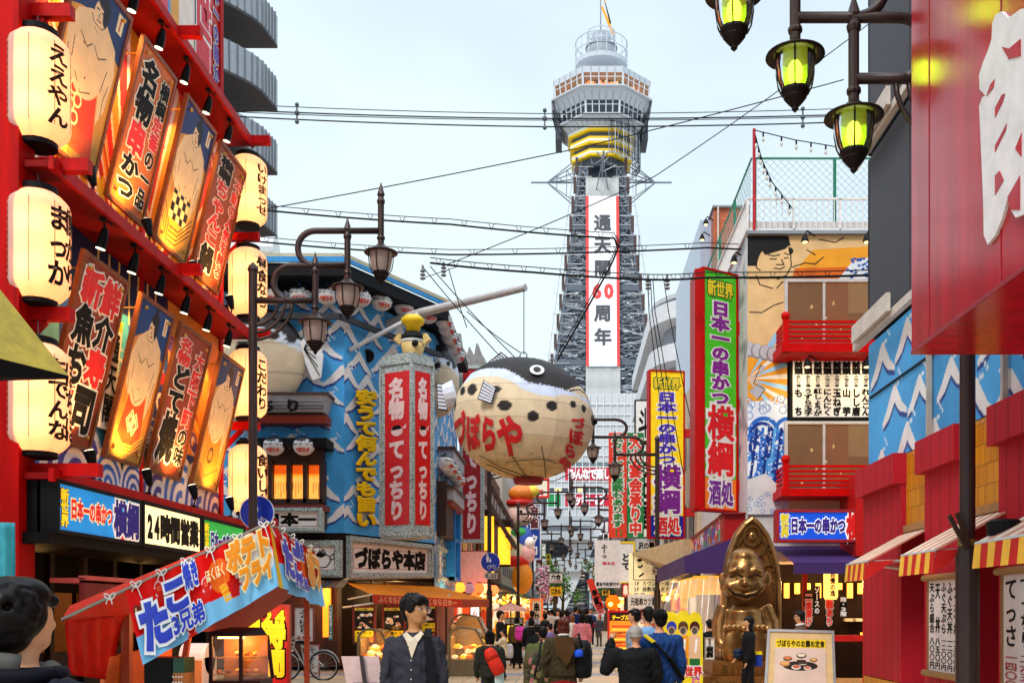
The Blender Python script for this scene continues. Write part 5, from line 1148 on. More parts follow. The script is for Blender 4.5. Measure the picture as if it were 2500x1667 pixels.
        b.bar((xl, YB_, q(0, ball).z), (xl, YB_, q(0, by1).z), .12); b.bar((xl + 2.4, YB_, q(0, rails[0]).z), (xl + 2.4, YB_, q(0, by1).z), .07); b.ball((xl, YB_, q(0, ball).z), .1)
        b.box(xl - .1, xr, YB_ - .05, YR, q(0, by1).z, q(0, by0).z); b.build('balcony', None, t)
    b = MB(); b.use(M('15100f', .7)).box(pf(1922, 0).x, 8, YR - .02, YR + .02, pf(0, 1036).z, pf(0, 860).z); b.build('dark_band', None, t)
    # ground floor: purple awning, interior
    b = MB().use(M('3a1a58', .7, bump=.2)); z0, z1, z2 = pf(0, 1400, 21).z, pf(0, 1372, 21).z, 3.05
    xa = 4.6; b.hexa([(xa, 21, z1 - .02), (8.2, 21, z1 - .02), (8.2, YR, z2 - .05), (xa, YR, z2 - .05)], [(xa, 21, z1), (8.2, 21, z1), (8.2, YR, z2), (xa, YR, z2)]); b.box(xa, 8.2, 20.98, 21.02, z0, z1)
    b.hexa([(2.5, 22, 2.75), (2.5, 29, 2.75), (4, 29, 3.3), (4, 22, 3.3)], [(2.5, 22, 2.78), (2.5, 29, 2.78), (4, 29, 3.33), (4, 22, 3.33)]); b.box(2.48, 2.52, 22, 29, 2.4, 2.78); b.hexa([(2.5, 21.98, 2.4), (4.0, 21.98, 2.4), (4, 22.02, 2.4), (2.5, 22.02, 2.4)], [(2.5, 21.98, 2.78), (4.0, 21.98, 3.3), (4, 22.02, 3.3), (2.5, 22.02, 2.78)]); b.build('purple_awning', None, t)
    b = MB().use(M('c01410', .4)); b.box(pf(2090, 0, 21.5).x, pf(2122, 0, 21.5).x + .3, 21.5, 22.8, pf(0, 1357, 21.5).z, pf(0, 1160, 21.5).z)
    for x in (5.0, 6.3, 7.3, 7.9): b.box(x, x + .09, 21.9, 22.0, 0, 2.6)
    b.box(5.0, 7.95, 21.9, 22.0, 2.5, 2.62); b.box(5.0, 6.35, 21.75, 22.0, .95, 1.08); b.build('red_frame', None, t)
    b = MB(); b.use(M('1a0d08', .7)).box(4.2, 9, 24.4, 24.6, 0, 2.7); b.use(M('3a1408')).box(6.4, 8, 22.6, 23.0, .85, .95); b.use(M('ffb040', .5, emit=1.6))
    for i in range(12): b.box(5.1 + i * .25, 5.2 + i * .25, 24.2, 24.35, 1.9 + .1 * (i % 3), 2.25)
    for i in range(6): b.box(6.45 + i * .2, 6.52 + i * .2, 22.6, 22.7, .95, 1.12 + .04 * (i % 2))
    b.use(M('d8d0b8')); 
    for i in range(5): b.box(6.5 + i * .25, 6.68 + i * .25, 24.1, 24.3, 1.35, 1.42)
    b.build('interior', None, t)
    b = MB().use(M('f0ae3a', .5, emit=.7)); 
    for i in range(5): b.box(2.75 + .0 * i, 2.8, 22.6 + i * .6, 23.1 + i * .6, 1.9, 2.35)
    b.box(2.7, 3.9, 22.3, 22.34, 1.95, 2.36); b.build('noren_curtain', None, t)
    b = MB().use(M('6a3810', .6)); 
    for y in (22.4, 24, 25.6, 27.2): b.box(3.9, 4.0, y, y + .12, 0, 2.6)
    b.box(3.92, 3.98, 22.4, 29, 1.2, 1.3); b.use(M('b87828', .5, emit=.45)).box(4.25, 4.3, 22.2, 29, .3, 2.5); b.build('shopfront', None, t)
    return t
right_restaurant()
for x, y, z, p in ((5.8, 23.2, 2.3, 70), (7.3, 23.2, 2.3, 60), (3.4, 24.5, 2.3, 60), (3.2, 27.5, 2.3, 50)): lamp('POINT', (x, y, z), p, (1, .62, .25), .15, name='ceiling_light')
# terrace net fence, red pole, string lights
t = T('net_fence', 'green posted wire mesh fence on the mural restaurant roof', 'fence', (6, 23, 10.5)); zt, zb = pf(0, 380).z, pf(0, 565).z
b = MB().use(M('0f7a5c', .5))
for x in (pf(1846, 0).x, pf(2042, 0).x, 8.0): b.bar((x, YR + .15, zb), (x, YR + .15, zt), .06)
for y in (25.5, 28, 30.5): b.bar((XR + .12, y, zb), (XR + .12, y, zt), .06)
b.bar((XR + .2, YR + .15, zt), (9, YR + .15, zt), .035); b.bar((XR + .12, YR + .15, zt), (XR + .12, 30.5, zt), .035); b.build('post', None, t)
b = MB().use(M('7fa8a0', .5)); h = zt - zb; W_ = 4.8; n = int((W_ + h) / .17)
for i in range(n):
    for sg in (1, -1):
        a = i * .17 - (h if sg > 0 else 0); p0, p1 = a, a + sg * h; lo, hi = 0, W_
        if sg > 0: t0 = max(0, -a / h); t1 = min(1, (W_ - a) / h)
        else: t0 = max(0, (a - W_) / h); t1 = min(1, a / h)
        if t1 > t0: b.bar((XR + .2 + a + sg * h * t0, YR + .15, zb + h * t0), (XR + .2 + a + sg * h * t1, YR + .15, zb + h * t1), .006)
b.build('wire_mesh', None, t)
b = MB().use(M('6f9a90', .5)); n = int((7.2 + h) / .25)
for i in range(n):
    for sg in (1, -1):
        a = i * .25 - (h if sg > 0 else 0)
        if sg > 0: t0 = max(0, -a / h); t1 = min(1, (7.2 - a) / h)
        else: t0 = max(0, (a - 7.2) / h); t1 = min(1, a / h)
        if t1 > t0: b.bar((XR + .12, YR + .2 + a + sg * h * t0, zb + h * t0), (XR + .12, YR + .2 + a + sg * h * t1, zb + h * t1), .007)
b.build('wire_mesh', None, t)
tag(MB().bar(pf(1841, 570, 22.95), pf(1841, 315, 22.95), .06).build('red_pole', M('b81820', .5)), 'thin red flag pole at the corner of the roof terrace', 'pole')
def string_light(pts, n, label, Y):
    t = T('string_light', label, 'string lights', P(*pts[0], Y)); q = []
    for i in range(41):
        f = i / 40 * (len(pts) - 1); k = min(int(f), len(pts) - 2); u = f - k; q.append(P(pts[k][0] * (1 - u) + pts[k + 1][0] * u, pts[k][1] * (1 - u) + pts[k + 1][1] * u, Y))
    MB().tube(q, .012, 5).build('cord', BLACK, t)
    for i in range(n):
        p = q[int((i + .6) * 40 / n)]; b = MB(); b.use(BLACK).tube([p, p + Vector((0, 0, -.1))], .02, 6); b.use(M('d8d4c8', .2)).ball(p + Vector((0, 0, -.16)), .035, .035, .06, 8, 6); b.build('bulb', None, t)
string_light([(1841, 318), (1940, 342), (2020, 355), (2121, 375)], 7, 'string of clear bulbs sagging from the red pole to the black building', 22.8)
string_light([(1844, 330), (1860, 390), (1885, 445), (1935, 510)], 9, 'string of clear bulbs dropping from the red pole to the terrace', 22.85)
# signs of the mural restaurant
Fm = fpx(1935, 878, 2150, 1018, YR - .12)
cols = [('前頭変わり種', 'も ち'), ('前頭変わり種', 'うずら玉子'), ('前頭変わり種', '紅しょうが'), ('前頭大地の幸', 'にんにく'), ('前頭大地の幸', '玉ねぎ'), ('前頭大地の幸', '山 芋'), ('前頭大地の幸', 'しし唐'), ('前頭大地の幸', 'れんこん'), ('前頭大地の幸', 'なす')]
tx_ = []
for i, (a, c) in enumerate(cols):
    x0 = .02 + i * .109; tx_ += [tx(a[:2], (x0, .74, x0 + .095, .97), INK, .06), tx(a[2:], (x0 + .02, .52, x0 + .075, .73), INK, .03), tx(c, (x0, .02, x0 + .095, .5), INK, .05)]
sign('menu_board', 'white menu board with eight columns of black brush lettering between the amber windows', 'menu board', Fm, M('f2ece6', .5, var=.03), tx_, M('1c1816'), .05, .1)
sign('light_box_sign', 'blue sign box with white edged purple lettering above the purple awning', 'sign', fpx(1902, 1250, 2100, 1316, 21.6), M('1450d0', .4, emit=.25),
     (tx('新世界', (.02, .08, .12, .94), M('ffe018'), .06, M('ffffff'), .14), tx('日本一の串かつ', (.14, .22, .82, .8), M('3a1a8a'), .06, M('ffffff', emit=.2), .13, False), tx('横', (.83, .02, 1.02, .98), M('e81414'), .06, M('ffffff', emit=.2), .13)), M('a01018'), .06, .3)
def tower_sign(name, label, x0, x1, ytop, ybot, Y, main, low, colour_rows, rot, box_out, small='新世界', side=M('b80302', .5, var=.1, spec=.15)):
    A, B_ = P(x0, ytop, Y), P(x1, ytop, Y + rot); zt, zb = A.z, P(x0, ybot, Y).z
    F = Fr((A.x, A.y, zt), (B_.x, B_.y, zt), (B_.x, B_.y, zb), (A.x, A.y, zb)); t = T(name, label, 'sign', F.base())
    MB().slab(F, 0, 0, 1, 1, -.3, -.004).build('casing', side, t); MB().rim(F, .05, -.3, .03).build('border', side, t)
    split, c1, c2, ctext, cbig, clow = colour_rows
    b = MB(); b.use(c1).slab(F, 0, split, 1, 1, -.004, 0); b.use(c2).slab(F, 0, 0, 1, split, -.004, 0); b.build('panel', None, t)
    W_ = M('f6efe6', .5); b = MB()
    b.text(F, small, (.1, .895, .9, .965), .035, .006, False, M('1a5a28'), .11, M('f6d21a'))
    b.text(F, main, (.22, .44, .78, .88), .055, .006, True, W_, .13, ctext); b.text(F, '横綱', (.1, .14, .93, .44), .035, .006, True, W_, .12, cbig); b.text(F, low, (.14, .015, .9, .125), .035, .006, False, W_, .13, clow); b.build('lettering', None, t)
    b = MB()
    for f in box_out: z = zb + (zt - zb) * f; b.box(B_.x + .0, B_.x + .6, Y + rot + .02, Y + rot + .2, z - .22, z + .05)
    b.build('bracket', M('c01216', .4), t)
    return t
tower_sign('tower_sign', 'tall green sign with purple and red lettering in a red casing', 1719, 1797, 657, 1240, 23.6, '日本一の串かつ', '酒処', (.13, M('46b81c', .4, emit=.12), M('f07818', .4, emit=.1), M('8a1a90'), M('e8141c'), M('7a2a98')), .55, (.8, .47, .12))
MB_ = MB().box(P(1697, 0, 23.6).x, P(1719, 0, 23.6).x - .05, 23.62, 24.6, P(0, 1240, 23.6).z, P(0, 655, 23.6).z); o = MB_.build('sign_casing', M('b40402', .5, spec=.15)); o.parent = [x for x in bpy.data.objects if x.name.startswith('tower_sign')][0]; o.location = -o.parent.location
tower_sign('tower_sign', 'tall yellow sign with violet lettering and a blue foot, behind the kerb lamp', 1588, 1668, 906, 1310, 32.5, '日本一の串かつ', '酒処', (.13, M('f6cc0c', .4, emit=.12), M('101e98', .4), M('4a2ab0'), M('7a1488'), M('e81820')), .2, (.65, .17))

for x0, x1, y0, y1, st, fc, l in ((1964, 1984, 1445, 1530, '二度漬け', 'e02818', 'red lettered hanging strip reading no second dip under the purple awning'), (1987, 2002, 1430, 1500, 'ソースの', 'f0e8e0', 'white lettered hanging strip next to the red one under the awning'), (2014, 2036, 1440, 1530, '座敷あり', 'e02818', 'wide hanging strip with red and white outlined characters by the red post'), (2050, 2068, 1455, 1505, '階・3階', 'f0e8e0', 'short hanging strip about the third floor by the counter')):
    sign('hanging_strip', l, 'sign', fpx(x0, y0, x1, y1, 21.7), M('1a100c', .6), (tx(st, (.08, .03, .92, .97), M(fc, .5, emit=.15), .05, M('f4ead8') if fc[0] == 'e' else None, .12),), None, .02, .02)
c = P(2028, 1425, 21.4); t = T('paper_lantern_sign', 'lit cream cylinder lantern under the purple awning on the right', 'lantern', c); MB().lathe([(.12, -.32), (.15, -.26), (.15, .26), (.12, .32)], c, 16).build('paper_shade', PAPER('ffd070', .5, .8, 'cyl'), t, True); MB().text(Fr(c + Vector((-.09, -.16, .26)), c + Vector((.09, -.16, .26)), c + Vector((.09, -.16, -.26)), c + Vector((-.09, -.16, -.26))), '自慢の逸', (.2, 0, .8, 1), .04).build('lettering', INK, t)
for i, x in enumerate((6.6, 7.1)):
    t = T('bar_stool', ['nearer', 'farther'][i] + ' red topped bar stool under the counter on the right', 'stool', (x, 22.3, 0)); MB().lathe([(.16, .7), (.17, .74), (.15, .77)], (x, 22.3, 0), 16).build('seat', M('c01810', .4), t)
    for k in range(4): a = k * 1.571 + .5; MB().bar((x + .16 * math.cos(a), 22.3 + .16 * math.sin(a), 0), (x + .1 * math.cos(a), 22.3 + .1 * math.sin(a), .7), .03).build('leg', M('5a1408', .5), t)
# ---------------------------------------------------------------- right edge: black building with a blue wave fascia, pink pillars
XB = 4.0
def px_wall(px, X): return X * FOC / (px - CX)
def black_building():
    t = T('black_building', 'dark clad building with a blue wave fascia, pink pillars and yellow tiles at the right', 'building', (7, 10, 0))
    MB().box(XB + .06, 12, 4.0, 13.62, 2.6, 16).box(XB + 1.2, 12, 4, 13.6, 0, 2.6).build('wall', M('2b2b31', .6), t)
    b = MB().use(M('39383f', .55))
    ys = [13.68, 12.0, 10.3, 8.6, 6.9, 5.2]
    for z0, z1 in ((5.22, 7.6), (7.66, 10.2), (10.26, 13), (13.06, 16)):
        for a, c in zip(ys[:-1], ys[1:]): b.box(XB - .01, XB + .06, c + .02, a - .02, z0, z1)
        b.box(XB - .01, 11, 13.62, 13.68, z0, z1)
    b.build('cladding', None, t)
    for y0, y1, z0, z1 in ((10.4, 11.6, 5.9, 7.4), (9.6, 11.2, 8.6, 11.5)):
        F = wallR(XB - .03, y0, y1, z0, z1); MB().slab(F, 0, 0, 1, 1, -.03, .01).build('pane', M('0a0c10', .1), t); MB().rim(F, .05, -.02, .04).build('window_frame', M('9a9aa0', .4), t)
    b = MB().use(M('cfc4b8', .5))
    for z in (5.16, 7.62): b.bar((XB - .12, 13.9, z), (XB - .12, 4, z), .07, .1); b.bar((XB - .2, 13.7, z + .12), (XB - .2, 12.2, z + .12), .05, .22)
    b.build('canopy_trim', None, t)
    wv = blue_wall(9.0, 1.66, 700, 160, 21, 8, .38)
    wv.paint(Fr((XB, 13.68, 5.13), (XB, 4.68, 5.13), (XB, 4.68, 3.47), (XB, 13.68, 3.47)), 'wave_fascia', t)
    b = MB(); 
    for y in (11.25, 9.3): b.bar((XB - .05, y, 3.5), (XB - .05, y, 5.1), .05)
    b.build('pipe', M('b8aca0', .5), t); MB().bar((XB - .012, 13.6, 4.42), (XB - .012, 4.7, 4.42), .02, .02).build('seam', BLACK, t)
    PK = bpy.data.materials.new('pink_boards'); PK.use_nodes = True; n = PK.node_tree; pb = n.nodes['Principled BSDF']; tc_ = n.nodes.new('ShaderNodeTexCoord'); w_ = n.nodes.new('ShaderNodeTexWave'); w_.bands_direction = 'Y'; w_.inputs['Scale'].default_value = 1.15; w_.wave_profile = 'SAW'
    r_ = n.nodes.new('ShaderNodeValToRGB'); r_.color_ramp.elements[0].color = lin('5a1218') + (1,); r_.color_ramp.elements[1].position = .1; r_.color_ramp.elements[1].color = lin('b41c2a') + (1,)
    n.links.new(tc_.outputs['Object'], w_.inputs['Vector']); n.links.new(w_.outputs['Fac'], r_.inputs[0]); n.links.new(r_.outputs[0], pb.inputs['Base Color']); pb.inputs['Roughness'].default_value = .6; pb.inputs['Specular IOR Level'].default_value = .15
    TL = bpy.data.materials.new('yellow_tiles'); TL.use_nodes = True; n = TL.node_tree; pb = n.nodes['Principled BSDF']; tc_ = n.nodes.new('ShaderNodeTexCoord'); mp_ = n.nodes.new('ShaderNodeMapping'); mp_.inputs['Rotation'].default_value = (0, math.pi / 2, math.pi / 2); w_ = n.nodes.new('ShaderNodeTexBrick'); w_.offset = .5
    w_.inputs['Scale'].default_value = 1; w_.inputs['Brick Width'].default_value = .045; w_.inputs['Row Height'].default_value = .2; w_.inputs['Mortar Size'].default_value = .004; w_.inputs['Color1'].default_value = lin('f0a01c') + (1,); w_.inputs['Color2'].default_value = lin('d07a10') + (1,); w_.inputs['Mortar'].default_value = lin('7a4808') + (1,)
    n.links.new(tc_.outputs['Object'], mp_.inputs[0]); n.links.new(mp_.outputs[0], w_.inputs['Vector']); n.links.new(w_.outputs[0], pb.inputs['Base Color']); pb.inputs['Roughness'].default_value = .35
    for y0, y1 in ((13.66, 12.1), (11.3, 10.2), (9.35, 8.3), (7.5, 6.5)):
        b = MB(); b.box(XB - .08, XB + .7, y1, y0, .75, 3.2); b.box(XB - .18, XB + .05, y1 - .02, y0 + .03, 3.1, 3.46); b.build('pillar', PK, t)
        MB().box(XB - .08, XB + .6, y1 + .02, y0 - .02, 0, .74).build('pillar_foot', TL, t)
    MB().box(XB - .02, XB + .1, 6, 13.6, 2.6, 3.45).build('tile_band', TL, t); MB().box(XB - .06, XB + 1.2, 6, 13.6, 2.52, 2.6).build('lintel', M('a8784a', .5), t)
    MB().box(XB + .9, XB + 1.1, 6, 13.6, 0, 2.5).build('dark_entry', M('100c0a', .7), t)
black_building()
def striped_awning(y0, y1, label):
    t = T('striped_awning', label, 'awning', (3.3, y0, 2.1), 'striped awnings on the pink pillars'); n = 8
    x0, x1, z0, z1 = 3.3, 4.0, 2.14, 2.52; b = MB()
    for i in range(n):
        a, c = y0 + (y1 - y0) * i / n, y0 + (y1 - y0) * (i + 1) / n; b.use(M('c8201c', .6) if i % 2 else M('f2c048', .6)); b.use(M('d08a70', .6) if i % 2 else M('f0dcc0', .6)).hexa([(x0, c, z0), (x0, a, z0), (x1, a, z1), (x1, c, z1)], [(x0, c, z0 + .01), (x0, a, z0 + .01), (x1, a, z1 + .01), (x1, c, z1 + .01)])  # top stripes paler than the valance: daylight from above put into the colour
        d = .004 * math.sin(i * 1.1); d2 = .004 * math.sin((i + 1) * 1.1); b.use(M('c8140c', .6) if i % 2 else M('f2b838', .6)).quad((x0 - .01, a, z0), (x0 - .01, c, z0), (x0 - .03 + d2, c, z0 - .2), (x0 - .03 + d, a, z0 - .2))
    b.quad((x0, y1, z0), (x0 - .03, y1, z0 - .2), (x0 + .3, y1, z0 + .02)); b.build('canvas', None, t, solid=.006)
    MB().tube([(x0, y0, z0), (x0, y1, z0)], .02, 6).tube([(x0, (y0 + y1) / 2, z0), (x1, (y0 + y1) / 2 - .2, z0 - .1)], .018, 6).tube([(x0, y1 + .03, z0), (x1, y1 + .03, z0 + .02)], .018, 6).build('arm', M('c8c4c0', .35, .6), t)
striped_awning(12.15, 11.3, 'small red and yellow striped awning farthest from the camera, beyond the dark pole')
striped_awning(10.15, 9.2, 'middle red and yellow striped awning above the menu scroll')
striped_awning(8.3, 7.2, 'nearest red and yellow striped awning right of the dark pole')
def scroll(y0, y1, z0, z1, cols, label, red=False):
    t = T('menu_scroll', label, 'scroll', (3.86, y0, z0)); F = wallR(3.88, y1, y0, z0, z1)
    MB().slab(F, -.08, 0, 1.08, 1, -.03, -.004).build('backing', M('8a6a3a', .6), t); MB().slab(F, 0, 0, 1, 1, -.004, 0).build('paper', M('e0cfc8', .7, var=.05), t)
    for z in (z0 - .02, z1 + .02): MB().tube([(3.86, y0 + .1, z), (3.86, y1 - .1, z)], .035, 10).build('roller', M('9a6a34', .5), t)
    b = MB(); n = len(cols)
    for i, (a, c) in enumerate(cols):
        x0 = .03 + i * .95 / n; x1 = x0 + .82 / n; b.use(INK).text(F, a, (x0, .42, x1, .97), .02, .004); b.use(M('a81c24') if red else INK).text(F, c, (x0, .03, x1, .38), .02, .004)
    b.build('lettering', None, t)
scroll(11.05, 10.15, .95, 1.93, [('天ぷら盛合', '八〇〇円'), ('天　丼', '八五〇円'), ('ふぐ天ぷら', '一二〇〇円'), ('ふぐ天丼', '一二〇〇円'), ('ふぐカツ丼', '一五〇〇円')], 'menu scroll with five columns of black characters on the pink pillar')
scroll(9.15, 8.2, .8, 1.93, [('てっさ', '一四〇〇円'), ('てっちり', '二六五〇円'), ('ふぐ刺', '二八〇〇円')], 'menu scroll with red prices at the right edge', True)
# close red sign with a white brush character
def close_red():
    X = 2.53; y1, y0 = 7.57, 4.2; z0, z1 = 3.49, 9.0
    t = T('box_sign', 'huge glossy red box sign with part of a white brush character, closest at the right', 'sign', (3.2, 6, 3.5))
    G = M('b0081a', .16, var=.22, scale=2.5, spec=.65, key='streak'); MB().box(X, X + 1.7, y0, y1, z0, z1).build('casing', G, t)
    b = MB()
    for y in (7.2, 6.0, 5.1): b.box(X - .004, X, y - .006, y + .006, z0, z1)
    b.box(X - .006, X, y0, y1, z0, z0 + .03); b.build('seam', M('8e0c1e', .3), t)
    F = wallR(X, y0, y1, z0, z1)
    def k(u, v, dx=0):
        px, py = 1650 + u * .3827 + dx, v * .3827; Y = px_wall(px, X); return ((y1 - Y) / (y1 - y0), (CAMZ + (HY - py) * Y / FOC - z0) / (z1 - z0))
    out = [(2060, 95), (2100, 75), (2140, 120), (2221, 60), (2330, 40), (2330, 1330), (2190, 1390), (2160, 1340), (2140, 1260), (2100, 1400), (2060, 1500), (2010, 1562), (1985, 1500), (1980, 1250), (1965, 900), (1955, 680), (1975, 622), (1995, 612), (1958, 570), (1955, 480), (1980, 400), (2010, 330), (2035, 250), (2040, 150)]
    b = MB(); b.prism(F, [k(*p) for p in out], .001, .02); b.build('brush_character', M('e0dad8', .4), t)
    for h in ([(2105, 300), (2150, 312), (2225, 250), (2225, 360), (2150, 380)], [(2058, 505), (2050, 560), (2005, 615), (2030, 540)], [(2060, 690), (2105, 605), (2125, 600), (2110, 650), (2060, 750)], [(2060, 930), (2135, 790), (2130, 830), (2060, 970)], [(2060, 1120), (2090, 1090), (2115, 1150), (2060, 1245)], [(2160, 1340), (2140, 1260), (2221, 1120), (2221, 1340)], [(2190, 950), (2230, 850), (2230, 1000)]): MB().prism(F, [k(*p) for p in h], .02, .024).build('brush_gap', G, t)
close_red()
# dark pole extras
t = T('pole_clamp', 'metal band with two short bars clamped to the dark pole at the right', 'clamp', (3.46, 8.9, 2.2)); MB().tube([(3.46, 8.9, 2.16), (3.46, 8.9, 2.22)], .08, 14).build('band', M('8a7a3a', .4, .6), t)
b = MB(); b.bar((3.42, 8.82, 2.14), (3.27, 8.82, 2.42), .035); b.bar((3.44, 8.8, 2.16), (3.33, 8.8, 2.44), .035); b.build('bar', M('3a2418', .5), t)
t = T('round_speaker', 'round black lamp housing on the awning beside the dark pole', 'floodlight', (3.6, 8.3, 2.6)); MB().lathe([(.06, -.02), (.13, .0), (.14, .1), (.11, .12), (.11, .11)], P(2452, 1305, 8.2), 18).build('housing', BLACK, t); MB().lathe([(.11, .118), (.0, .12)], P(2452, 1305, 8.2), 18).build('lens', M('c8c4c0', .2), t)
# brick building, curved apartment block
t = T('brick_building', 'narrow orange brick building with wall lamps behind the roof terrace', 'building', (5.5, 33, 0)); BK = bpy.data.materials.new('orange_brick'); BK.use_nodes = True; n = BK.node_tree; pb = n.nodes['Principled BSDF']; tc_ = n.nodes.new('ShaderNodeTexCoord'); mp_ = n.nodes.new('ShaderNodeMapping'); mp_.inputs['Rotation'].default_value = (math.pi / 2, 0, 0); w_ = n.nodes.new('ShaderNodeTexBrick'); w_.inputs['Scale'].default_value = 1; w_.inputs['Brick Width'].default_value = .26; w_.inputs['Row Height'].default_value = .1; w_.inputs['Mortar Size'].default_value = .008; w_.inputs['Color1'].default_value = lin('c4602c') + (1,); w_.inputs['Color2'].default_value = lin('a84c24') + (1,); w_.inputs['Mortar'].default_value = lin('8a4a30') + (1,)
n.links.new(tc_.outputs['Object'], mp_.inputs[0]); n.links.new(mp_.outputs[0], w_.inputs['Vector']); n.links.new(w_.outputs[0], pb.inputs['Base Color'])
xb, xe = P(1743, 0, 32).x, P(1830, 0, 32).x; MB().box(xb, xe, 32, 40, 0, P(0, 508, 32).z).build('wall', BK, t); MB().box(xb - .05, xe, 31.9, 40, P(0, 508, 32).z, P(0, 504, 32).z).build('coping', M('8a8f94'), t); MB().box(xb - .35, xb - .0, 32.6, 40, 0, P(0, 520, 32).z).build('side_panel', M('aab6c8', .3), t); MB().bar(P(1753, 505, 31.9), P(1753, 780, 31.9), .05).build('pipe', M('c8b8a8'), t)
def gooseneck(px, py, Y, label):
    t = T('wall_lamp', label, 'lamp', P(px, py, Y), 'black gooseneck wall lamps'); c = P(px, py, Y); b = MB(); b.tube([c + Vector((.25, 0, .12)), c + Vector((.05, -.1, .2)), c + Vector((0, -.12, .12))], .018, 6); b.lathe([(.03, .12), (.06, .06), (.09, -.04), (.08, -.05)], c + Vector((0, -.12, 0)), 12); b.build('shade', BLACK, t); MB().ball(c + Vector((0, -.12, -.05)), .06, .06, .03).build('bulb', M('ffd890', .4, emit=2.0), t)
for px, py, Y, l in ((1722, 548, 31.5, 'upper one on the brick building'), (1713, 585, 31.5, 'lower one on the brick building'), (1790, 640, 24, 'one beside the mural head'), (1962, 590, 22.6, 'one over the mural arm'), (2112, 590, 22.6, 'one over the mural by the black building'), (1968, 893, 22.3, 'left one lighting the white menu board'), (2112, 893, 22.3, 'right one lighting the white menu board')):
    gooseneck(px, py, Y, 'black gooseneck lamp, ' + l)
for px in (1968, 2112): lamp('SPOT', P(px, 903, 22.1), 30, (1, .8, .45), .05, P(px, 960, 22.9), 110, name='board_light')
t = T('curved_apartment_block', 'grey apartment block with rounded stacked balconies behind the tall signs', 'apartment block', (9, 70, 0)); Yc = 70
def rounded(x0, x1, y0, y1, r, n=8):
    out = [(x1, y1), (x0, y1)]
    for a in np.linspace(math.pi, 1.5 * math.pi, n): out.append((x0 + r + r * math.cos(a), y0 + r + r * math.sin(a)))
    return out + [(x1, y0)]
def plate(b, pts, z0, z1):
    n = len(pts); return b.add([(x, y, z0) for x, y in pts] + [(x, y, z1) for x, y in pts], [tuple(range(n)), tuple(range(2 * n - 1, n - 1, -1))] + [((i + 1) % n, i, n + i, n + (i + 1) % n) for i in range(n)])
zt = P(0, 700, Yc).z; x0 = P(1598, 0, Yc).x; b = MB(); plate(b, rounded(x0 + 1.2, 20, Yc + 1.4, 95, 4), 0, zt); b.build('wall', M('8f9096', .6), t)
for i in range(7): b = MB(); plate(b, rounded(x0, 20, Yc, 95, 5), zt - 1.7 - i * 2.95, zt - .5 - i * 2.95); b.build('balcony', M('d0cfd0', .6), t)
b = MB(); plate(b, rounded(x0 + .2, 20, Yc + .2, 95, 5), zt - .2, zt + .1); b.build('roof', M('b4b6bc'), t); b = MB()
for i in range(7):
    for j in range(3): b.box(x0 + 3.2 + j * 2.2, x0 + 4.4 + j * 2.2, Yc + 1.3, Yc + 1.5, zt - 3.3 - i * 2.95, zt - 1.9 - i * 2.95)
b.build('window', M('3a3e46', .2), t)
# ---------------------------------------------------------------- overhead wires
def wire(pts, r, label, Y, sag=0, ties=False, name='overhead_wire', group=None):
    q = []; n = 24
    for k in range(len(pts) - 1):
        a, c = pts[k], pts[k + 1]; ya = a[2] if len(a) > 2 else Y; yc = c[2] if len(c) > 2 else Y
        for i in range(n + (k == len(pts) - 2)):
            u = i / n; q.append(P(a[0] * (1 - u) + c[0] * u, a[1] * (1 - u) + c[1] * u + sag * 4 * u * (1 - u), ya * (1 - u) + yc * u))
    b = MB(); b.tube(q, r, 5)
    if ties:
        b.tube([v + Vector((0, 0, ties)) for v in q], r * .45, 4)
        for v in q[2::4]: b.bar(v + Vector((-.06, 0, ties * .9)), v + Vector((0, 0, -.02)), .012); b.bar(v + Vector((.06, 0, ties * .9)), v + Vector((0, 0, -.02)), .012)
    tag(b.build(name, BLACK), label, 'wire', group)
G_ = 'overhead wires across the sky'
for a, c, d, l in ((262, 278, 271, 'thin top wire of the four crossing before the tower deck'), (276, 290, 286, 'second of the four wires crossing before the tower deck'), (281, 294, 290, 'third of the four wires crossing before the tower deck'), (292, 310, 304, 'lowest of the four wires crossing before the tower deck')):
    wire([(560, a - 8), (1330, c), (2130, d - 8)], .016 if l[0] != 't' else .01, l, 24, 4, False, 'overhead_wire', G_)
for px, y in ((725, 276), (1330, 290), (1960, 286)): tag(MB().bar(P(px, y - 20, 24), P(px, y + 24, 24), .035).ball(P(px, y - 20, 24), .05).ball(P(px, y, 24), .06).ball(P(px, y + 22, 24), .05).build('wire_spacer', M('5a6468')), 'insulated wire spacer on the four high wires, ' + ('left' if px < 1000 else 'middle' if px < 1500 else 'right') + ' one', 'spacer')
wire([(640, 512), (1400, 365), (2060, 195)], .012, 'single wire rising from the left building to the lamps at upper right', 22, 3)
wire([(1080, 650), (1600, 430), (2120, 60)], .01, 'thin wire climbing from the street centre to the black building', 20, 6)
wire([(630, 512), (1100, 548), (1500, 582), (1510, 600), (1490, 650), (1360, 880)], .022, 'thick taped cable crossing and dropping to the big pufferfish', 23, 3, .12)
wire([(610, 588), (1100, 622), (1730, 605), (2120, 612)], .022, 'taped cable crossing just under the banner top', 24, 4, .12)
wire([(1050, 642), (1300, 665), (1590, 683), (1720, 678), (2120, 672)], .026, 'lowest taped cable running to the green sign', 23, 2, .12)
wire([(1030, 680), (1120, 650)], .01, 'short stay wire at the insulator cluster', 25)
for i, (a, c) in enumerate((((1035, 655), (1240, 890)), ((1050, 650), (1265, 880)), ((1095, 655), (1140, 800)), ((1140, 760), (1270, 860)))): wire([a, c], .013, ['outer', 'inner', 'short', 'last'][i] + ' stay wire from the insulators down to the big pufferfish', 26, 5)
wire([(1279, 702), (1279, 866)], .012, 'plumb wire from the grey boom tip to the pufferfish top', 26)
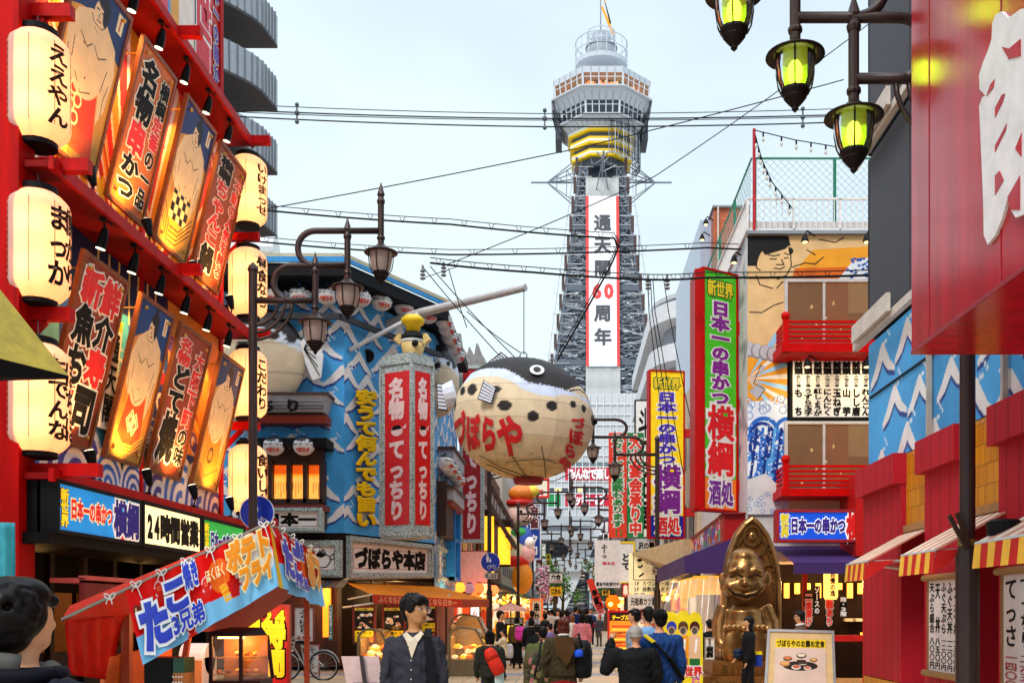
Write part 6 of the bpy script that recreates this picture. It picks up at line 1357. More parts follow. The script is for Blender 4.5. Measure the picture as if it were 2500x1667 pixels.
for i, x in enumerate((1581, 1589, 1596, 1629)): wire([(1582 + i * 6 + (20 if i == 3 else 0), 680), (x + 3, 760), (x + 28 + i * 5, 960), (x + 45 + i * 14, 1160)], .014, ['first', 'second', 'third', 'rightmost'][i] + ' cable hanging down before the yellow sign', 29)
wire([(1560, 575), (1560, 660)], .014, 'short hanging insulator string right of the tower', 30)
for px, py, l in ((1032, 648, 'left'), (1083, 640, 'right'), (1582, 672, 'yellow sign'), (1629, 672, 'green sign')):
    c = P(px, py, 25); b = MB(); b.tube([c, c + Vector((0, 0, -.1))], .03, 6)
    for i in range(3): b.ball(c + Vector((0, 0, -.14 - i * .09)), .07, .07, .035)
    tag(b.build('insulator', M('7a7e80', .3)), 'grey ribbed insulator cluster near the ' + l + (' stay wires' if px < 1200 else ' cables'), 'insulator')

# ---------------------------------------------------------------- grey apartment tower with balconies, left
t = T('balcony_apartment_block', 'grey apartment block with waved metal balconies above the red restaurant', 'apartment block', (-16, 48, 0)); Ya = 44
xe = P(668, 0, Ya).x; b = MB(); b.box(-30, xe - 3.6, Ya + .6, Ya + 2.2, 0, 40); b.build('wall', M('a9aab0', .6), t)
for i in range(8):
    zb = P(0, 100 + 157 * i - 157, Ya).z; zt = zb + 1.35
    b = MB(); pts = [(-26, Ya - 9), (xe - 2.4, Ya - 9)] + [(xe - 1.2 + .55 * math.sin(q * 5.5) * (1 if q < .8 else .3), Ya - 9 + 9 * q) for q in np.linspace(.12, .9, 10)] + [(xe, Ya + .4), (xe, Ya + 2), (-26, Ya + 2)]
    pts = [(xe - 3.4 - .0, Ya - 8)] + [(xe - 3.2 + 3.1 * q + .35 * math.sin(q * 9.4), Ya - 8 + 8 * q) for q in np.linspace(.1, .95, 12)] + [(xe, Ya + .2), (xe, Ya + .6), (-26, Ya + .6), (-26, Ya - 8)]
    b.use(M('4b4b4e', .8)); plate(b, pts, zb, zb + .12); b.build('balcony_floor', None, t)
    b = MB().use(M('a4a8ad', .4, .3)); n = len(pts)
    for k in range(14):
        p, q = pts[k], pts[k + 1]; b.quad((p[0], p[1], zb + .1), (q[0], q[1], zb + .1), (q[0], q[1], zt), (p[0], p[1], zt))
    b.build('balcony_front', None, t, solid=.05); b = MB().use(M('70757c', .4, .4))
    for k in range(14):
        p, q = Vector((*pts[k], zb)), Vector((*pts[k + 1], zb)); m_ = max(1, int((q - p).length / .3))
        for j in range(m_): v = p.lerp(q, j / m_); b.bar(v + Vector((.03, -.03, .1)), v + Vector((.03, -.03, 1.36)), .035)
    b.build('railing_rib', None, t)
t = T('roof_tank', 'white duct housing on the flat roof behind the pufferfish restaurant', 'tank', (-9, 33, 11.6)); b = MB(); c = P(648, 640, 32); b.tube([c + Vector((-1.5, 0, .35)), c + Vector((.35, 0, .35))], .42, 16); b.build('duct', M('d8dce0', .4), t)
t = T('jagged_fence', 'grey weathered boards with a broken top beside the pufferfish restaurant', 'fence', P(1150, 900, 40)); F = fpx(1115, 810, 1200, 1000, 40); b = MB().use(M('8e8a86', .8, var=.2)); b.prism(F, [(0, 0), (0, .98), (.12, .98), (.18, .8), (.3, .72), (.36, .82), (.5, .7), (.56, .86), (.62, .84), (.72, .72), (.85, .62), (.95, .5), (1, 0)], -.1, 0); b.build('board', None, t); MB().slab(F, 0, .3, 1, .36, .0, .1).build('rail', M('5a6470'), t)

# ---------------------------------------------------------------- podium building with red window banners, the street's end
t = T('podium_building', 'white panelled building with red window banners below the tower', 'building', (0, 152, 0)); Yp = 150
b = MB(); b.use(M('c6c8ca', .5)).box(P(1335, 0, Yp).x, P(1640, 0, Yp).x, Yp, Yp + 4, P(0, 1262, Yp).z, P(0, 960, Yp).z); b.box(P(1335, 0, Yp).x, P(1640, 0, Yp).x, Yp + 4, Yp + 30, P(0, 1262, Yp).z, P(0, 1230, Yp).z); b.build('wall', None, t)
b = MB()
for j, (ya, yb, c) in enumerate(((1140, 1172, 'd01c3c'), (1203, 1235, 'd01c3c'), (1190, 1202, '4a5658'), (1128, 1139, '6a787c'))):
    b.use(M(c, .4)).slab(fpx(1380 if j < 2 else 1342, ya, 1625, yb, Yp - .1), 0, 0, 1, 1, -.05, 0)
b.use(M('18904a', .4)).slab(fpx(1334, 1203, 1368, 1235, Yp - .1)); b.use(M('e8d890', .4, emit=.4))
for px in (1356, 1410): b.slab(fpx(px, 1191, px + 13, 1201, Yp - .2))
b.build('window_banner', None, t)
b = MB().use(M('dcdde0'))
for px in range(1336, 1640, 17): b.slab(fpx(px, 960, px + 2, 1262, Yp - .25), 0, 0, 1, 1, -.1, 0)
for py in (985, 1010, 1035, 1060, 1085, 1110, 1138, 1173, 1188, 1203, 1237, 1258): b.slab(fpx(1335, py, 1640, py + 2.5, Yp - .2), 0, 0, 1, 1, -.1, 0)
b.build('mullion', None, t)
b = MB().use(M('f4eef0', .5)); b.text(fpx(1388, 1143, 1490, 1170, Yp - .4), 'みんなで楽し', (0, 0, 1, 1), .06, .02, False, th=.01); b.text(fpx(1386, 1206, 1478, 1233, Yp - .4), 'ポッキー&プ', (0, 0, 1, 1), .06, .02, False, th=.01); b.build('lettering', None, t)
t = T('tower_base_legs', 'pale steel viaduct legs and deck closing the far end of the street', 'viaduct', (-2, 148, 0)); b = MB(); b.use(M('c2c5ca', .5)); b.bar(P(1452, 1268, 146), P(1356, 1480, 146), 2.0, 3.0); b.bar(P(1335, 1268, 146), P(1425, 1345, 146), 1.2, 2.0); b.build('inclined_leg', None, t)  # inclined legs and deck belong to the tower's base
b = MB().use(M('a6acb2', .5)); b.box(-9, 12, 144, 150, P(0, 1395, 146).z, P(0, 1362, 146).z); b.box(-9, 3, 143, 150, P(0, 1320, 146).z, P(0, 1300, 146).z); b.box(-9, 3, 144, 146, P(0, 1285, 146).z, P(0, 1262, 146).z); b.use(M('5a6068')).box(-7, 12, 150, 151, P(0, 1362, 146).z, P(0, 1300, 146).z); b.build('deck', None, t)
rgb = np.random.default_rng(11)
for i, (x0, x1, yt, Y, c, l) in enumerate(((1405, 1440, 1392, 230, 'd8b8a4', 'pale pink block of flats at the far end of the street'), (1440, 1500, 1382, 215, '9aa0a8', 'grey block of flats with long balconies at the far end'), (1360, 1408, 1405, 260, 'c4c8cc', 'pale grey block at the far left end of the street'))):
    t = T('far_apartment', l, 'building', P((x0 + x1) / 2, 1490, Y)); A, B_ = P(x0, yt, Y), P(x1, yt, Y); MB().box(A.x, B_.x, Y, Y + 12, 0, A.z).build('wall', M(c, .7), t)
    b = MB().use(M('4a525a', .4)); n = int(A.z / 3)
    for j in range(n):
        b.box(A.x + .3, B_.x - .3, Y - .05, Y, 1 + j * 3, 2.2 + j * 3)
    b.build('window', None, t); b = MB().use(M('b8bcc0'))
    for j in range(n): b.box(A.x, B_.x, Y - 1, Y, .2 + j * 3, .95 + j * 3)
    b.build('balcony', None, t)
def tree(px, Y, h, label, rad=2.2, n=900):
    c = P(px, 1490, Y); c.z = 0; t = T('street_tree', label, 'tree', c, 'trees along the far street'); b = MB(); b.tube([c, c + Vector((.1, 0, h * .5)), c + Vector((.2, 0, h * .8))], [.18, .12, .04], 8)
    for k in range(5): a = k * 1.26; b.tube([c + Vector((.1, 0, h * .45)), c + Vector((math.cos(a) * rad * .7, math.sin(a) * rad * .7, h * (.65 + .05 * k)))], [.07, .02], 5)
    b.build('trunk', M('4a3626', .8), t); b = MB(); rg = np.random.default_rng(int(px))
    cl = [(rg.normal(0, rad * .5), rg.normal(0, rad * .5), h * rg.uniform(.5, .95)) for _ in range(16)]
    ms = [M('4a7a24', .7), M('2f5a1c', .7), M('6a9434', .7)]
    for k in range(n):
        q = cl[k % 16]; v = c + Vector((q[0], q[1], q[2])) + Vector(rg.normal(0, rad * .22, 3)); u = Vector(rg.normal(0, 1, 3)).normalized() * .16; w_ = Vector(rg.normal(0, 1, 3)).normalized() * .16; b.use(ms[k % 3]).quad(v, v + u, v + u + w_, v + w_)
    b.build('crown', None, t)
tree(1372, 95, 5.2, 'green street tree under the yellow hanging sign on the left', 1.2, 420); tree(1478, 80, 5.5, 'small bright street tree behind the white hanging sheet', 1.1); tree(1352, 70, 5, 'dark street tree behind the left lamp poles', 1.1, 700)

# ---------------------------------------------------------------- left row of shops down the street
def shop(name, label, cat, x1, y0, y1, h, wall, roof=None, ov=.7, lit=True, seed=0, sh='ffb040'):
    t = T(name, label, cat, (x1 - 3 if x1 < 0 else x1 + 3, (y0 + y1) / 2, 0)); sg = 1 if x1 < 0 else -1; X = lambda d: x1 - sg * d
    bx = lambda b, a, c, *r: b.box(min(X(a), X(c)), max(X(a), X(c)), *r)
    b = MB(); bx(b, 0, 7, y0, y1, 2.8, h); bx(b, 1.4, 7, y0 + .1, y1 - .1, 0, 2.8); bx(b, 0, 1.5, y0, y0 + .2, 0, 2.8); b.build('wall', wall, t)
    if roof:
        b = MB().use(roof); z = 3.0; b.hexa([(min(X(-ov), X(.1)), y0, z - (.35 if sg < 0 else 0.35)), (max(X(-ov), X(.1)), y0, z - .35), (max(X(-ov), X(.1)), y1, z - .35), (min(X(-ov), X(.1)), y1, z - .35)], [(min(X(-ov), X(.1)), y0, z - (.2 if sg < 0 else -.3)), (max(X(-ov), X(.1)), y0, z - (.2 if sg > 0 else -.3)), (max(X(-ov), X(.1)), y1, z - (.2 if sg > 0 else -.3)), (min(X(-ov), X(.1)), y1, z - (.2 if sg < 0 else -.3))]); b.build('canopy', None, t)
    rg = np.random.default_rng(seed)
    if lit:
        b = MB()
        for i in range(int((y1 - y0) * 2.2)): y = rg.uniform(y0 + .3, y1 - .3); b.use(M(['ffb848', 'ff9a30', 'ffd890', 'ff7a20'][i % 4], .5, emit=2.0)).ball((X(rg.uniform(-.5, .5)), y, rg.uniform(2.0, 2.65)), .09, .09, .11, 8, 6)
        b.build('bulb', None, t); b = MB()
        for i in range(int((y1 - y0) * 1.2)): y = rg.uniform(y0 + .3, y1 - .6); b.use(M(['e08020', 'f0c050', 'c03818', 'f4e0c0'][i % 4], .5, emit=.6)); z = rg.uniform(.2, 1.7); bx(b, -.05, .4, y, y + .5, z, z + rg.uniform(.3, .8))
        b.build('goods', None, t); lamp('POINT', (X(-.2), (y0 + y1) / 2, 2.2), 70, (1, .6, .22), .2, name='shop_light')
    b = MB()
    for j in range(int((h - 3.4) / 2.6)):
        for y in np.arange(y0 + .8, y1 - 1.2, 2.2): bx(b, -.03, .05, y, y + 1.3, 3.8 + j * 2.6, 5.2 + j * 2.6)
    if len(b.v): b.build('window', M('3a3430', .3), t)
    return t
shop('side_shop', 'pink fronted shop with lanterns just past the pufferfish restaurant', 'shop', -4.3, 38, 47, 7.5, M('e09a8a', .6), M('2a2a30', .6), .8, True, 1)
shop('side_shop', 'timber shop with tiered wooden roofs and amber light on the left', 'shop', -4.2, 47.5, 62, 9, M('6a3818', .7), M('3c3430', .7), 1.0, True, 2)
shop('side_shop', 'narrow pale shop with a green striped awning down the left side', 'shop', -4.1, 62.5, 78, 10, M('b8a898', .7), M('1d7a54', .6), 1.0, True, 3)
shop('side_shop', 'grey shop block farthest down the left side', 'shop', -4.0, 78.5, 110, 12, M('8a8684', .7), M('4a4a4e', .6), .6, True, 4)
shop('side_shop', 'cream shop behind the brush sign on the right side', 'shop', 4.0, 32, 44, 9, M('cdb89c', .7), M('3a3030', .6), .9, True, 5)
shop('side_shop', 'white walled shop behind the red and green banners', 'shop', 4.0, 44.5, 62, 11, M('c8c8c6', .7), M('4a3a34', .6), 1.2, True, 6)
shop('side_shop', 'dim brown shop farther along the right side of the street', 'shop', 4.1, 62.5, 110, 10, M('8a7a70', .7), M('3a3a3c', .6), .8, True, 7)
t = T('tiered_roof', 'dark tiered wooden roof jutting over the lit cylinder sign', 'roof', P(1215, 1250, 46))
for px0, py0, px1, py1, Y in ((1165, 1178, 1258, 1335, 46), (1205, 1195, 1262, 1300, 50)):
    b = MB(); A, B_ = P(px0, py0, Y), P(px1, py1, Y); b.bar(A, B_, 3.0, .18)
    for i in range(6): v = A.lerp(B_, i / 6); b.bar(v + Vector((0, -1.55, -.1)), v + Vector((0, 1.4, -.1)), .12)
    b.build('roof_slope', DARKWOOD, t)
b = MB().use(DARKWOOD); b.slab(fpx(1206, 1266, 1253, 1282, 45)); b.slab(fpx(1170, 1266, 1200, 1276, 45)); b.build('beam', None, t)
for x0, x1, y0, y1, l in ((1216, 1246, 1285, 1380, 'lit yellow cylinder sign, right one of two under the tiered roof'), (1182, 1206, 1258, 1400, 'lit yellow cylinder sign, left one of two under the tiered roof')):
    Y = 45; A, B_ = P(x0, y1, Y), P(x1, y0, Y); t = T('cylinder_sign', l, 'sign', A); c = ((A.x + B_.x) / 2, Y, 0); r = (B_.x - A.x) / 2; MB().lathe([(r, A.z), (r, B_.z)], c, 20).build('lit_shade', M('ffb428', .5, emit=1.1), t); b = MB(); b.lathe([(r * 1.05, A.z - .05), (r * 1.05, A.z + .04)], c, 20).lathe([(r * 1.05, B_.z - .04), (r * 1.05, B_.z + .25)], c, 20); b.build('cap_ring', M('2a1a10'), t)
# large festive figure above the shops (own simple shape: round head, cap, robe)
t = T('festive_figure', 'large colourful paper figure with a red banded cap leaning over the shops', 'figure', P(1265, 1440, 54)); Yf = 54; m_ = Yf / FOC
c = P(1268, 1255, Yf); MB().ball(c, 30 * m_, 28 * m_, 34 * m_, 20, 14).ball(c + Vector((27 * m_, -8 * m_, -10 * m_)), 9 * m_, 9 * m_, 8 * m_).build('head', M('f0c4b4', .5), t, True)
b = MB(); b.use(M('e07a20', .5)).ball(P(1275, 1205, Yf), 34 * m_, 30 * m_, 22 * m_, 16, 10); b.use(M('f0c838', .5)).ball(P(1300, 1200, Yf), 17 * m_, 22 * m_, 16 * m_); b.use(M('c81c18', .5)).lathe([(33 * m_, -6 * m_), (34 * m_, 6 * m_)], P(1270, 1228, Yf), 18); b.build('cap', None, t, True)
for k_, (px, py, rx, rz_, col) in enumerate(((1262, 1340, 38, 55, 'd8c8a0'), (1275, 1315, 26, 32, '3a58b0'), (1250, 1330, 20, 26, 'f08a2c'), (1285, 1350, 22, 26, 'e8a8a0'), (1262, 1368, 34, 18, 'd02818'), (1275, 1410, 26, 40, 'e88a20'), (1268, 1300, 22, 14, '3a9a4a'), (1292, 1325, 14, 16, 'f4e4d8'))):
    MB().ball(P(px, py, Yf - .02 * k_), rx * m_, 24 * m_, rz_ * m_, 16, 10).build('robe' if k_ < 5 else 'ornament', M(col, .5, emit=.12), t, True)
b = MB(); b.ball(P(1290, 1250, Yf - .65), .08); b.ball(P(1272, 1248, Yf - .68), .08); b.bar(P(1276, 1272, Yf - .7), P(1292, 1274, Yf - .62), .06); b.build('face_mark', INK, t)
FQ = lambda *a: fpx(*a)
W5 = M('f0ebe4', .6)
sign('hanging_sign', 'blue vertical sign with dark red outlined characters behind the left lamps', 'sign', FQ(1289, 1232, 1318, 1362, 57), M('123c98', .4), (tx('麻雀', (.1, .56, .9, .98), M('5a1420'), .05, W5, .12), tx('クロ', (.15, .05, .85, .45), W5, .05)), M('d8d8dc'), .08, .3)
sign('hanging_sign', 'white street sign with black brush lettering under the lamps on the left', 'sign', FQ(1342, 1400, 1372, 1421, 60), W5, (tx('六合', (.1, .3, .9, .95), INK, .05, vert=False), tx('いろは通', (.06, .03, .94, .26), M('c02838'), .03, vert=False)), M('b0a8a0'), .04, .2)
sign('hanging_sign', 'yellow street sign with black lettering under the white street sign', 'sign', FQ(1342, 1432, 1372, 1454, 60), M('f4b808', .5), (tx('じかん', (.1, .2, .9, .85), INK, .05, vert=False),), None, .04, .2)
sign('panel_sign', 'narrow dark red vertical sign between the far left lamp poles', 'sign', FQ(1309, 1366, 1322, 1440, 72), M('5a141c', .5), (tx('みゅうじ', (.1, .1, .9, .9), W5, .04),), None, .04, .3)
sign('panel_sign', 'cream and red sign corner of the building behind the pufferfish', 'sign', FQ(1290, 1172, 1336, 1210, 75), M('f2e4c8', .5), (tx('寿司', (.2, .05, .8, .4), M('d02020'), .08, vert=False),), M('d82018'), .15, .3)
t = T('pink_box_sign', 'blank pink box sign on the corner past the granite signs', 'sign', P(1150, 1425, 37.5)); MB().slab(fpx(1121, 1345, 1190, 1428, 37.6), 0, 0, 1, 1, -1.0, 0).build('panel', M('f0aea0', .5, emit=.15), t); MB().slab(fpx(1121, 1343, 1190, 1346, 37.6), 0, 0, 1, 1, -1.0, .02).build('top_trim', M('c07a70'), t)
for i, (px, py, col) in enumerate(((1123, 1433, 'ffb43c'), (1146, 1436, 'c8a0b0'), (1170, 1435, 'ff7a3c'), (1184, 1436, 'ffc890'), (1205, 1440, 'ff9050'), (1160, 1447, 'ff8038'))):
    c = P(px, py, 36.6 + .15 * i); t = T('round_lantern', ['amber round lantern, leftmost under the pink box sign', 'dull mauve round lantern under the pink box sign', 'red orange patterned round lantern under the pink box sign', 'pale peach round lantern beside the kerb lamp', 'orange round lantern right of the left kerb lamp', 'low orange round lantern beneath the patterned one'][i], 'lantern', c, 'round lanterns under the pink sign'); MB().ball(c, .19, .19, .2, 14, 9).build('paper_shade', PAPER(col, .5, .9 if i != 1 else .2, str(i)), t, True); MB().lathe([(.08, .18), (.08, .22)], c, 10).lathe([(.08, -.22), (.08, -.18)], c, 10).build('cap_ring', BLACK, t)
t = T('paper_parasol', 'pale pink paper parasol over a stall on the left of the street', 'parasol', P(1245, 1492, 30)); c = P(1247, 1491, 29.5); b = MB(); b.lathe([(.56, 0), (.3, .13), (.03, .235)], c, 26, cap=False); b.build('canopy', PAPER('f0b8a4', .4), t); b = MB(); b.tube([(c.x, c.y, 0), (c.x, c.y, c.z + .3)], .02, 6); b.build('pole', DARKWOOD, t); b = MB()
for k_ in range(26): a = k_ * 2 * math.pi / 26; b.bar((c.x + .56 * math.cos(a), c.y + .56 * math.sin(a), c.z + .004), (c.x + .03 * math.cos(a), c.y + .03 * math.sin(a), c.z + .24), .012)
b.build('rib', M('c88a78'), t)
t = T('parasol_stall', 'small dark stall with lit yellow menus under the pink parasol', 'stall', P(1245, 1610, 30)); F = FQ(1232, 1507, 1276, 1612, 30.2); b = MB(); b.use(M('1a1210')).slab(F, 0, 0, 1, 1, -.6, 0); b.use(M('9ab0b8', .5)).slab(F, .02, .86, .98, .98, 0, .02); b.build('counter', None, t); b = MB(); b.use(M('ffc030', .5, emit=1.2)).slab(F, .15, .45, .6, .82, 0, .02); b.build('lit_menu', None, t); MB().text(F, '焼き', (.2, .5, .55, .78), .03, .03).build('lettering', INK, t)
sign('standing_sign', 'orange framed standing sign with cream face beside the crowd on the left', 'sign', FQ(1298, 1465, 1322, 1570, 36), M('f0d0b0', .5), (tx('串かつ', (.2, .3, .8, .95), INK, .04),), M('f07018', .5, emit=.3), .06, .06)
for i, (px, py) in enumerate(((1327, 1395), (1331, 1415), (1325, 1435), (1337, 1452))):
    c = P(px, py, 66); t = T('blossom_decoration', ['topmost', 'second', 'third', 'lowest'][i] + ' spray of artificial pink blossom on the left lamp poles', 'decoration', c); b = MB(); rg = np.random.default_rng(i)
    for k_ in range(40): v = c + Vector(rg.normal(0, .2, 3)); b.use(M(['e8a8c0', 'f4d0dc', 'c86a8c'][k_ % 3], .6)).ball(v, .07, .03, .07, 6, 4)
    b.build('petals', None, t); MB().bar(c + Vector((0, 0, -.4)), c + Vector((0, 0, .4)), .03).build('twig', DARKWOOD, t)

# small hanging signs packed along the far street
for px, py, w_, h_, Y, st, bgc, fc, l in ((1304, 1300, 13, 44, 64, '酒場', 'c81810', 'f4e8d8', 'small red vertical sign high on the far left'), (1322, 1325, 11, 34, 80, '薬局', '1a6a3a', 'f4f0e8', 'small green vertical sign on the far left'), (1334, 1352, 10, 28, 90, '将棋', 'f0d020', '1a1410', 'tiny yellow vertical sign on the far left'), (1318, 1450, 20, 12, 58, '喫茶', 'f4ece0', 'b01818', 'small cream sign over the left crowd'), (1345, 1462, 16, 10, 72, '鮨', 'b81414', 'f4ece0', 'tiny red sign over the left crowd'),
    (1472, 1300, 14, 46, 60, '居酒屋', 'f4f0ea', '18140f', 'white vertical sign high on the far right'), (1460, 1345, 11, 36, 76, 'うどん', '14348a', 'f4f0ea', 'blue vertical sign farther on the right'), (1448, 1380, 9, 28, 92, '麺', 'd82010', 'f8f0e0', 'tiny red vertical sign farther on the right'), (1470, 1440, 18, 12, 58, '寿司', 'f0b010', '1a1410', 'amber sign behind the red slanting flag'), (1434, 1420, 8, 22, 100, '茶', '2a7a44', 'f4f0e8', 'tiny green sign farthest on the right'), (1520, 1425, 14, 30, 40, '串', 'd01810', 'f8f0e0', 'red sign between the sheet banner and the cream box'), (1476, 1270, 10, 34, 66, '宿', '5a2a7a', 'f4f0e8', 'purple vertical sign under the red banner')):
    sign('hanging_sign', l, 'sign', fpx(px, py, px + w_, py + h_, Y), M(bgc, .5, emit=.1), (tx(st, (.1, .05, .9, .95), M(fc), .05, vert=h_ > w_),), M('3a3430'), .04, .2)

# ---------------------------------------------------------------- orange awning, menu boards, show cases before the pufferfish restaurant
t = T('orange_awning', 'long orange awning with a red valance under the granite sign', 'awning', P(960, 1440, 28)); q0, q1, q2, q3, q4 = P(850, 1422, 27.3), P(1062, 1430, 31.5), P(1193, 1463, 31.0), P(1125, 1462, 26.8), P(910, 1450, 25.4)
b = MB(); b.add([q0, q1, q2, q3, q4], [(0, 4, 3, 2, 1)]); b.build('canvas', M('f4861c', .7, var=.15, spec=.1), t, solid=.02); b = MB(); d = Vector((0, 0, -.22)); b.quad(q4, q3, q3 + d, q4 + d); b.quad(q3, q2, q2 + d, q3 + d); b.build('valance', M('b82812', .6), t, solid=.01)
F = Fr(q4, q3, q3 + d, q4 + d).sub(0, 0, 1, 1, .015); MB().text(F, 'ふくなら日本一', (.06, .1, .42, .92), .03, .004, False).text(F, 'ふくなら日本一', (.55, .1, .95, .92), .03, .004, False).build('lettering', M('e89a70'), t); MB().tube([q4 + d, P(838, 1482, 27)], .025, 6).tube([q4, P(850, 1462, 27.2)], .02, 6).tube([P(1062, 1478, 27), P(1100, 1450, 28)], .02, 6).build('arm', M('c8c4c0', .4), t)
def food_board(x0, x1, y0, y1, Y, label, price, head):
    F = FQ(x0, y0, x1, y1, Y); cv = Cv(44, 84, '120c08', 1, 1.9); cv.mask(cv.V < .62, 'f4d020'); cv.mask(cv.V > 1.74, 'f0d850'); rg = np.random.default_rng(x0)
    for i in range(15): x, y, r = rg.uniform(.12, .88), rg.uniform(.74, 1.62), rg.uniform(.07, .13); cv.ell(x, y, r, r * .8, ['d8d0c8', 'e8e4d8', '8a2a18', 'b8c8d0'][i % 4]); cv.ell(x, y, r * .65, r * .5, ['c03820', 'e0a040', '4a7a28', 'f0e0c0'][i % 4])
    return sign('menu_board', label, 'menu board', F, BLACK, (tx(head, (.1, .22, .9, .3), INK, .04, vert=False), tx(price, (.3, .03, .98, .15), M('d01c14'), .04, vert=False), tx('づぼらや特選コース', (.04, .925, .96, .985), INK, .03, vert=False)), M('6a1c10', .5), .06, .06, None, cv, .12)
food_board(866, 912, 1483, 1566, 26.4, 'framed food menu board priced 5,400 under the orange awning', '5,400円', '弁天コース'); food_board(938, 985, 1483, 1566, 26.6, 'framed food menu board just left of the man in the cardigan', '8,400円', '恵比寿コース'); food_board(1030, 1062, 1480, 1540, 27.4, 'framed food menu board just right of the man in the cardigan', '6,800円', '大黒コース')
def white_menu(x0, y0, x1, y1, Y, s, low, label):
    return sign('menu_board', label, 'menu board', FQ(x0, y0, x1, y1, Y), M('e8ddd8', .5), (tx(s, (.22, .22, .8, .96), INK, .03), tx(low, (.08, .04, .92, .16), M('a81c30'), .04, vert=False)), M('8a3038', .5), .02, .05)
white_menu(720, 1483, 764, 1564, 25, 'ふぐにぎり', '850', 'white menu board with brush letters priced 850 above the bicycle'); white_menu(744, 1574, 778, 1650, 24.6, 'ふぐつくり', '2,800', 'white menu board priced 2,800 standing behind the bicycle')
sign('banner_sign', 'narrow green vertical sign with white characters on the timber front', 'sign', FQ(802, 1476, 812, 1562, 26.2), M('147a60', .5), (tx('大阪新世界二十五', (.15, .05, .85, .95), W5, .03),), None, .02, .03)
t = T('number_board', 'lit white standing sign with red brush characters beside the left kerb lamp', 'sign', P(1160, 1560, 30)); F = FQ(1149, 1480, 1170, 1575, 31); MB().slab(F, 0, 0, 1, 1, -.15, 0).build('panel', M('fff4ec', .5, emit=.9), t); MB().rim(F, .03, -.15, .02).build('border', BLACK, t); MB().text(F, '心斎橋本社', (.25, .08, .75, .92), .04, .006).build('lettering', M('c02020'), t)
def show_case(x, y, w_, h_, label, lit):
    t = T('display_case', label, 'display case', (x, y, 0)); b = MB(); n = 9; prof = [(0, 0), (0, h_ * .75)] + [(w_ * .35 * (1 - math.cos(a)), h_ * .75 + h_ * .25 * math.sin(a)) for a in np.linspace(.3, math.pi / 2, 5)] + [(w_ * .7, h_ * .95), (w_, h_ * .5), (w_, 0)]
    for yy in (y, y + .06, y + 1.3, y + 1.36): pass
    pr_ = [(x + p, y, z) for p, z in prof]; b.tube(pr_, .03, 6); b.box(x, x + w_, y, y + .07, 0, h_ * .34)
    for ya, yb in ((y + 1.3, y + 1.37),):
        F = Fr((x, ya, h_), (x + w_, ya, h_), (x + w_, ya, 0), (x, ya, 0)); b.prism(F, [(p / w_, z / h_) for p, z in prof], -(yb - ya), 0)
    b.box(x, x + w_, y + .07, y + 1.3, 0, h_ * .32); b.box(x, x + .05, y + .07, y + 1.3, h_ * .3, h_ * .8); b.build('cabinet', M('7a6448', .5), t)
    b = MB(); rg = np.random.default_rng(abs(int(x * 10)) + 50)
    for i in range(22): b.use(M(['ffb030', 'e8dcc8', 'd86018', 'f0d080'][i % 4], .5, emit=.9)).ball((x + .1 + rg.random() * (w_ - .2), y + .15 + rg.random() * 1.1, h_ * .36 + rg.random() * h_ * .25), .09, .09, .05, 8, 5)
    b.build('food', None, t); b = MB(); b.quad((x + w_, y + .07, h_ * .5), (x + w_, y + 1.3, h_ * .5), (x + w_ * .7, y + 1.3, h_ * .95), (x + w_ * .7, y + .07, h_ * .95)); b.quad((x, y - .005, h_ * .34), (x + w_, y - .005, h_ * .34), (x + w_ * .98, y - .005, h_ * .5), (x + w_ * .7, y - .005, h_ * .92), (x, y - .005, h_ * .75)); b.build('pane', GLASS('ffe0b0', .08, .05), t); lamp('POINT', (x + w_ * .5, y + .6, h_ * .75), 14, (1, .7, .3), .1, parent=t)
show_case(-2.95, 25.0, .95, 1.2, 'wood and glass display case with lit food right of the man in the cardigan', True); show_case(-5.2, 25.2, .8, 1.15, 'wood and glass display case with lit food left of the man in the cardigan', True); show_case(-3.3, 28.2, 1.1, 1.5, 'taller curved display case behind the lit white standing sign', True)
# bicycle
t = T('bicycle', 'silver city bicycle with a basket parked before the timber front', 'bicycle', P(745, 1667, 23.6)); Yb = 23.6; r = .33; xa, xb = P(724, 0, Yb).x - .25, P(790, 0, Yb).x
for x in (xa, xb):
    wh = T('wheel', '', '', (0, 0, 0)); del wh['label']; del wh['category']; wh.parent = t; MB().tube([(x + r * math.cos(a), Yb, r + r * math.sin(a)) for a in np.linspace(0, 2 * math.pi, 33)], .018, 6, False).build('tyre', BLACK, wh, True); b = MB(); b.tube([(x + .3 * math.cos(a), Yb, r + .3 * math.sin(a)) for a in np.linspace(0, 2 * math.pi, 33)], .01, 5, False)
    for k_ in range(14): a = k_ * math.pi / 7; b.bar((x, Yb, r), (x + .3 * math.cos(a), Yb, r + .3 * math.sin(a)), .004)
    b.build('rim', STEEL, wh)
ST2 = M('b8b8b8', .3, .7); b = MB(); bb = (xb - .42, Yb, .3); sd = (xb - .52, Yb, .82); hd = (xa + .18, Yb, .78)
for p, q in (((xb, Yb, r), bb), ((xb, Yb, r), sd), (bb, sd), (bb, hd), ((xa + .12, Yb, .62), sd[:2] + (.45,)), ((xa, Yb, r), hd), (hd, (xa + .24, Yb, .98))): b.tube([p, q], .016, 8)
b.build('frame', ST2, t); MB().ball((sd[0], Yb, .88), .13, .08, .04).build('seat', BLACK, t); MB().tube([(xa + .24, Yb - .28, 1.02), (xa + .22, Yb - .1, .98), (xa + .22, Yb + .1, .98), (xa + .24, Yb + .28, 1.02)], .014, 6).build('handlebar', ST2, t); b = MB()
for i in range(7): b.bar((xa - .2 + i * .06, Yb - .16, .95), (xa - .14 + i * .04, Yb - .12, .68), .008); b.bar((xa - .2 + i * .06, Yb + .16, .95), (xa - .14 + i * .04, Yb + .12, .68), .008)
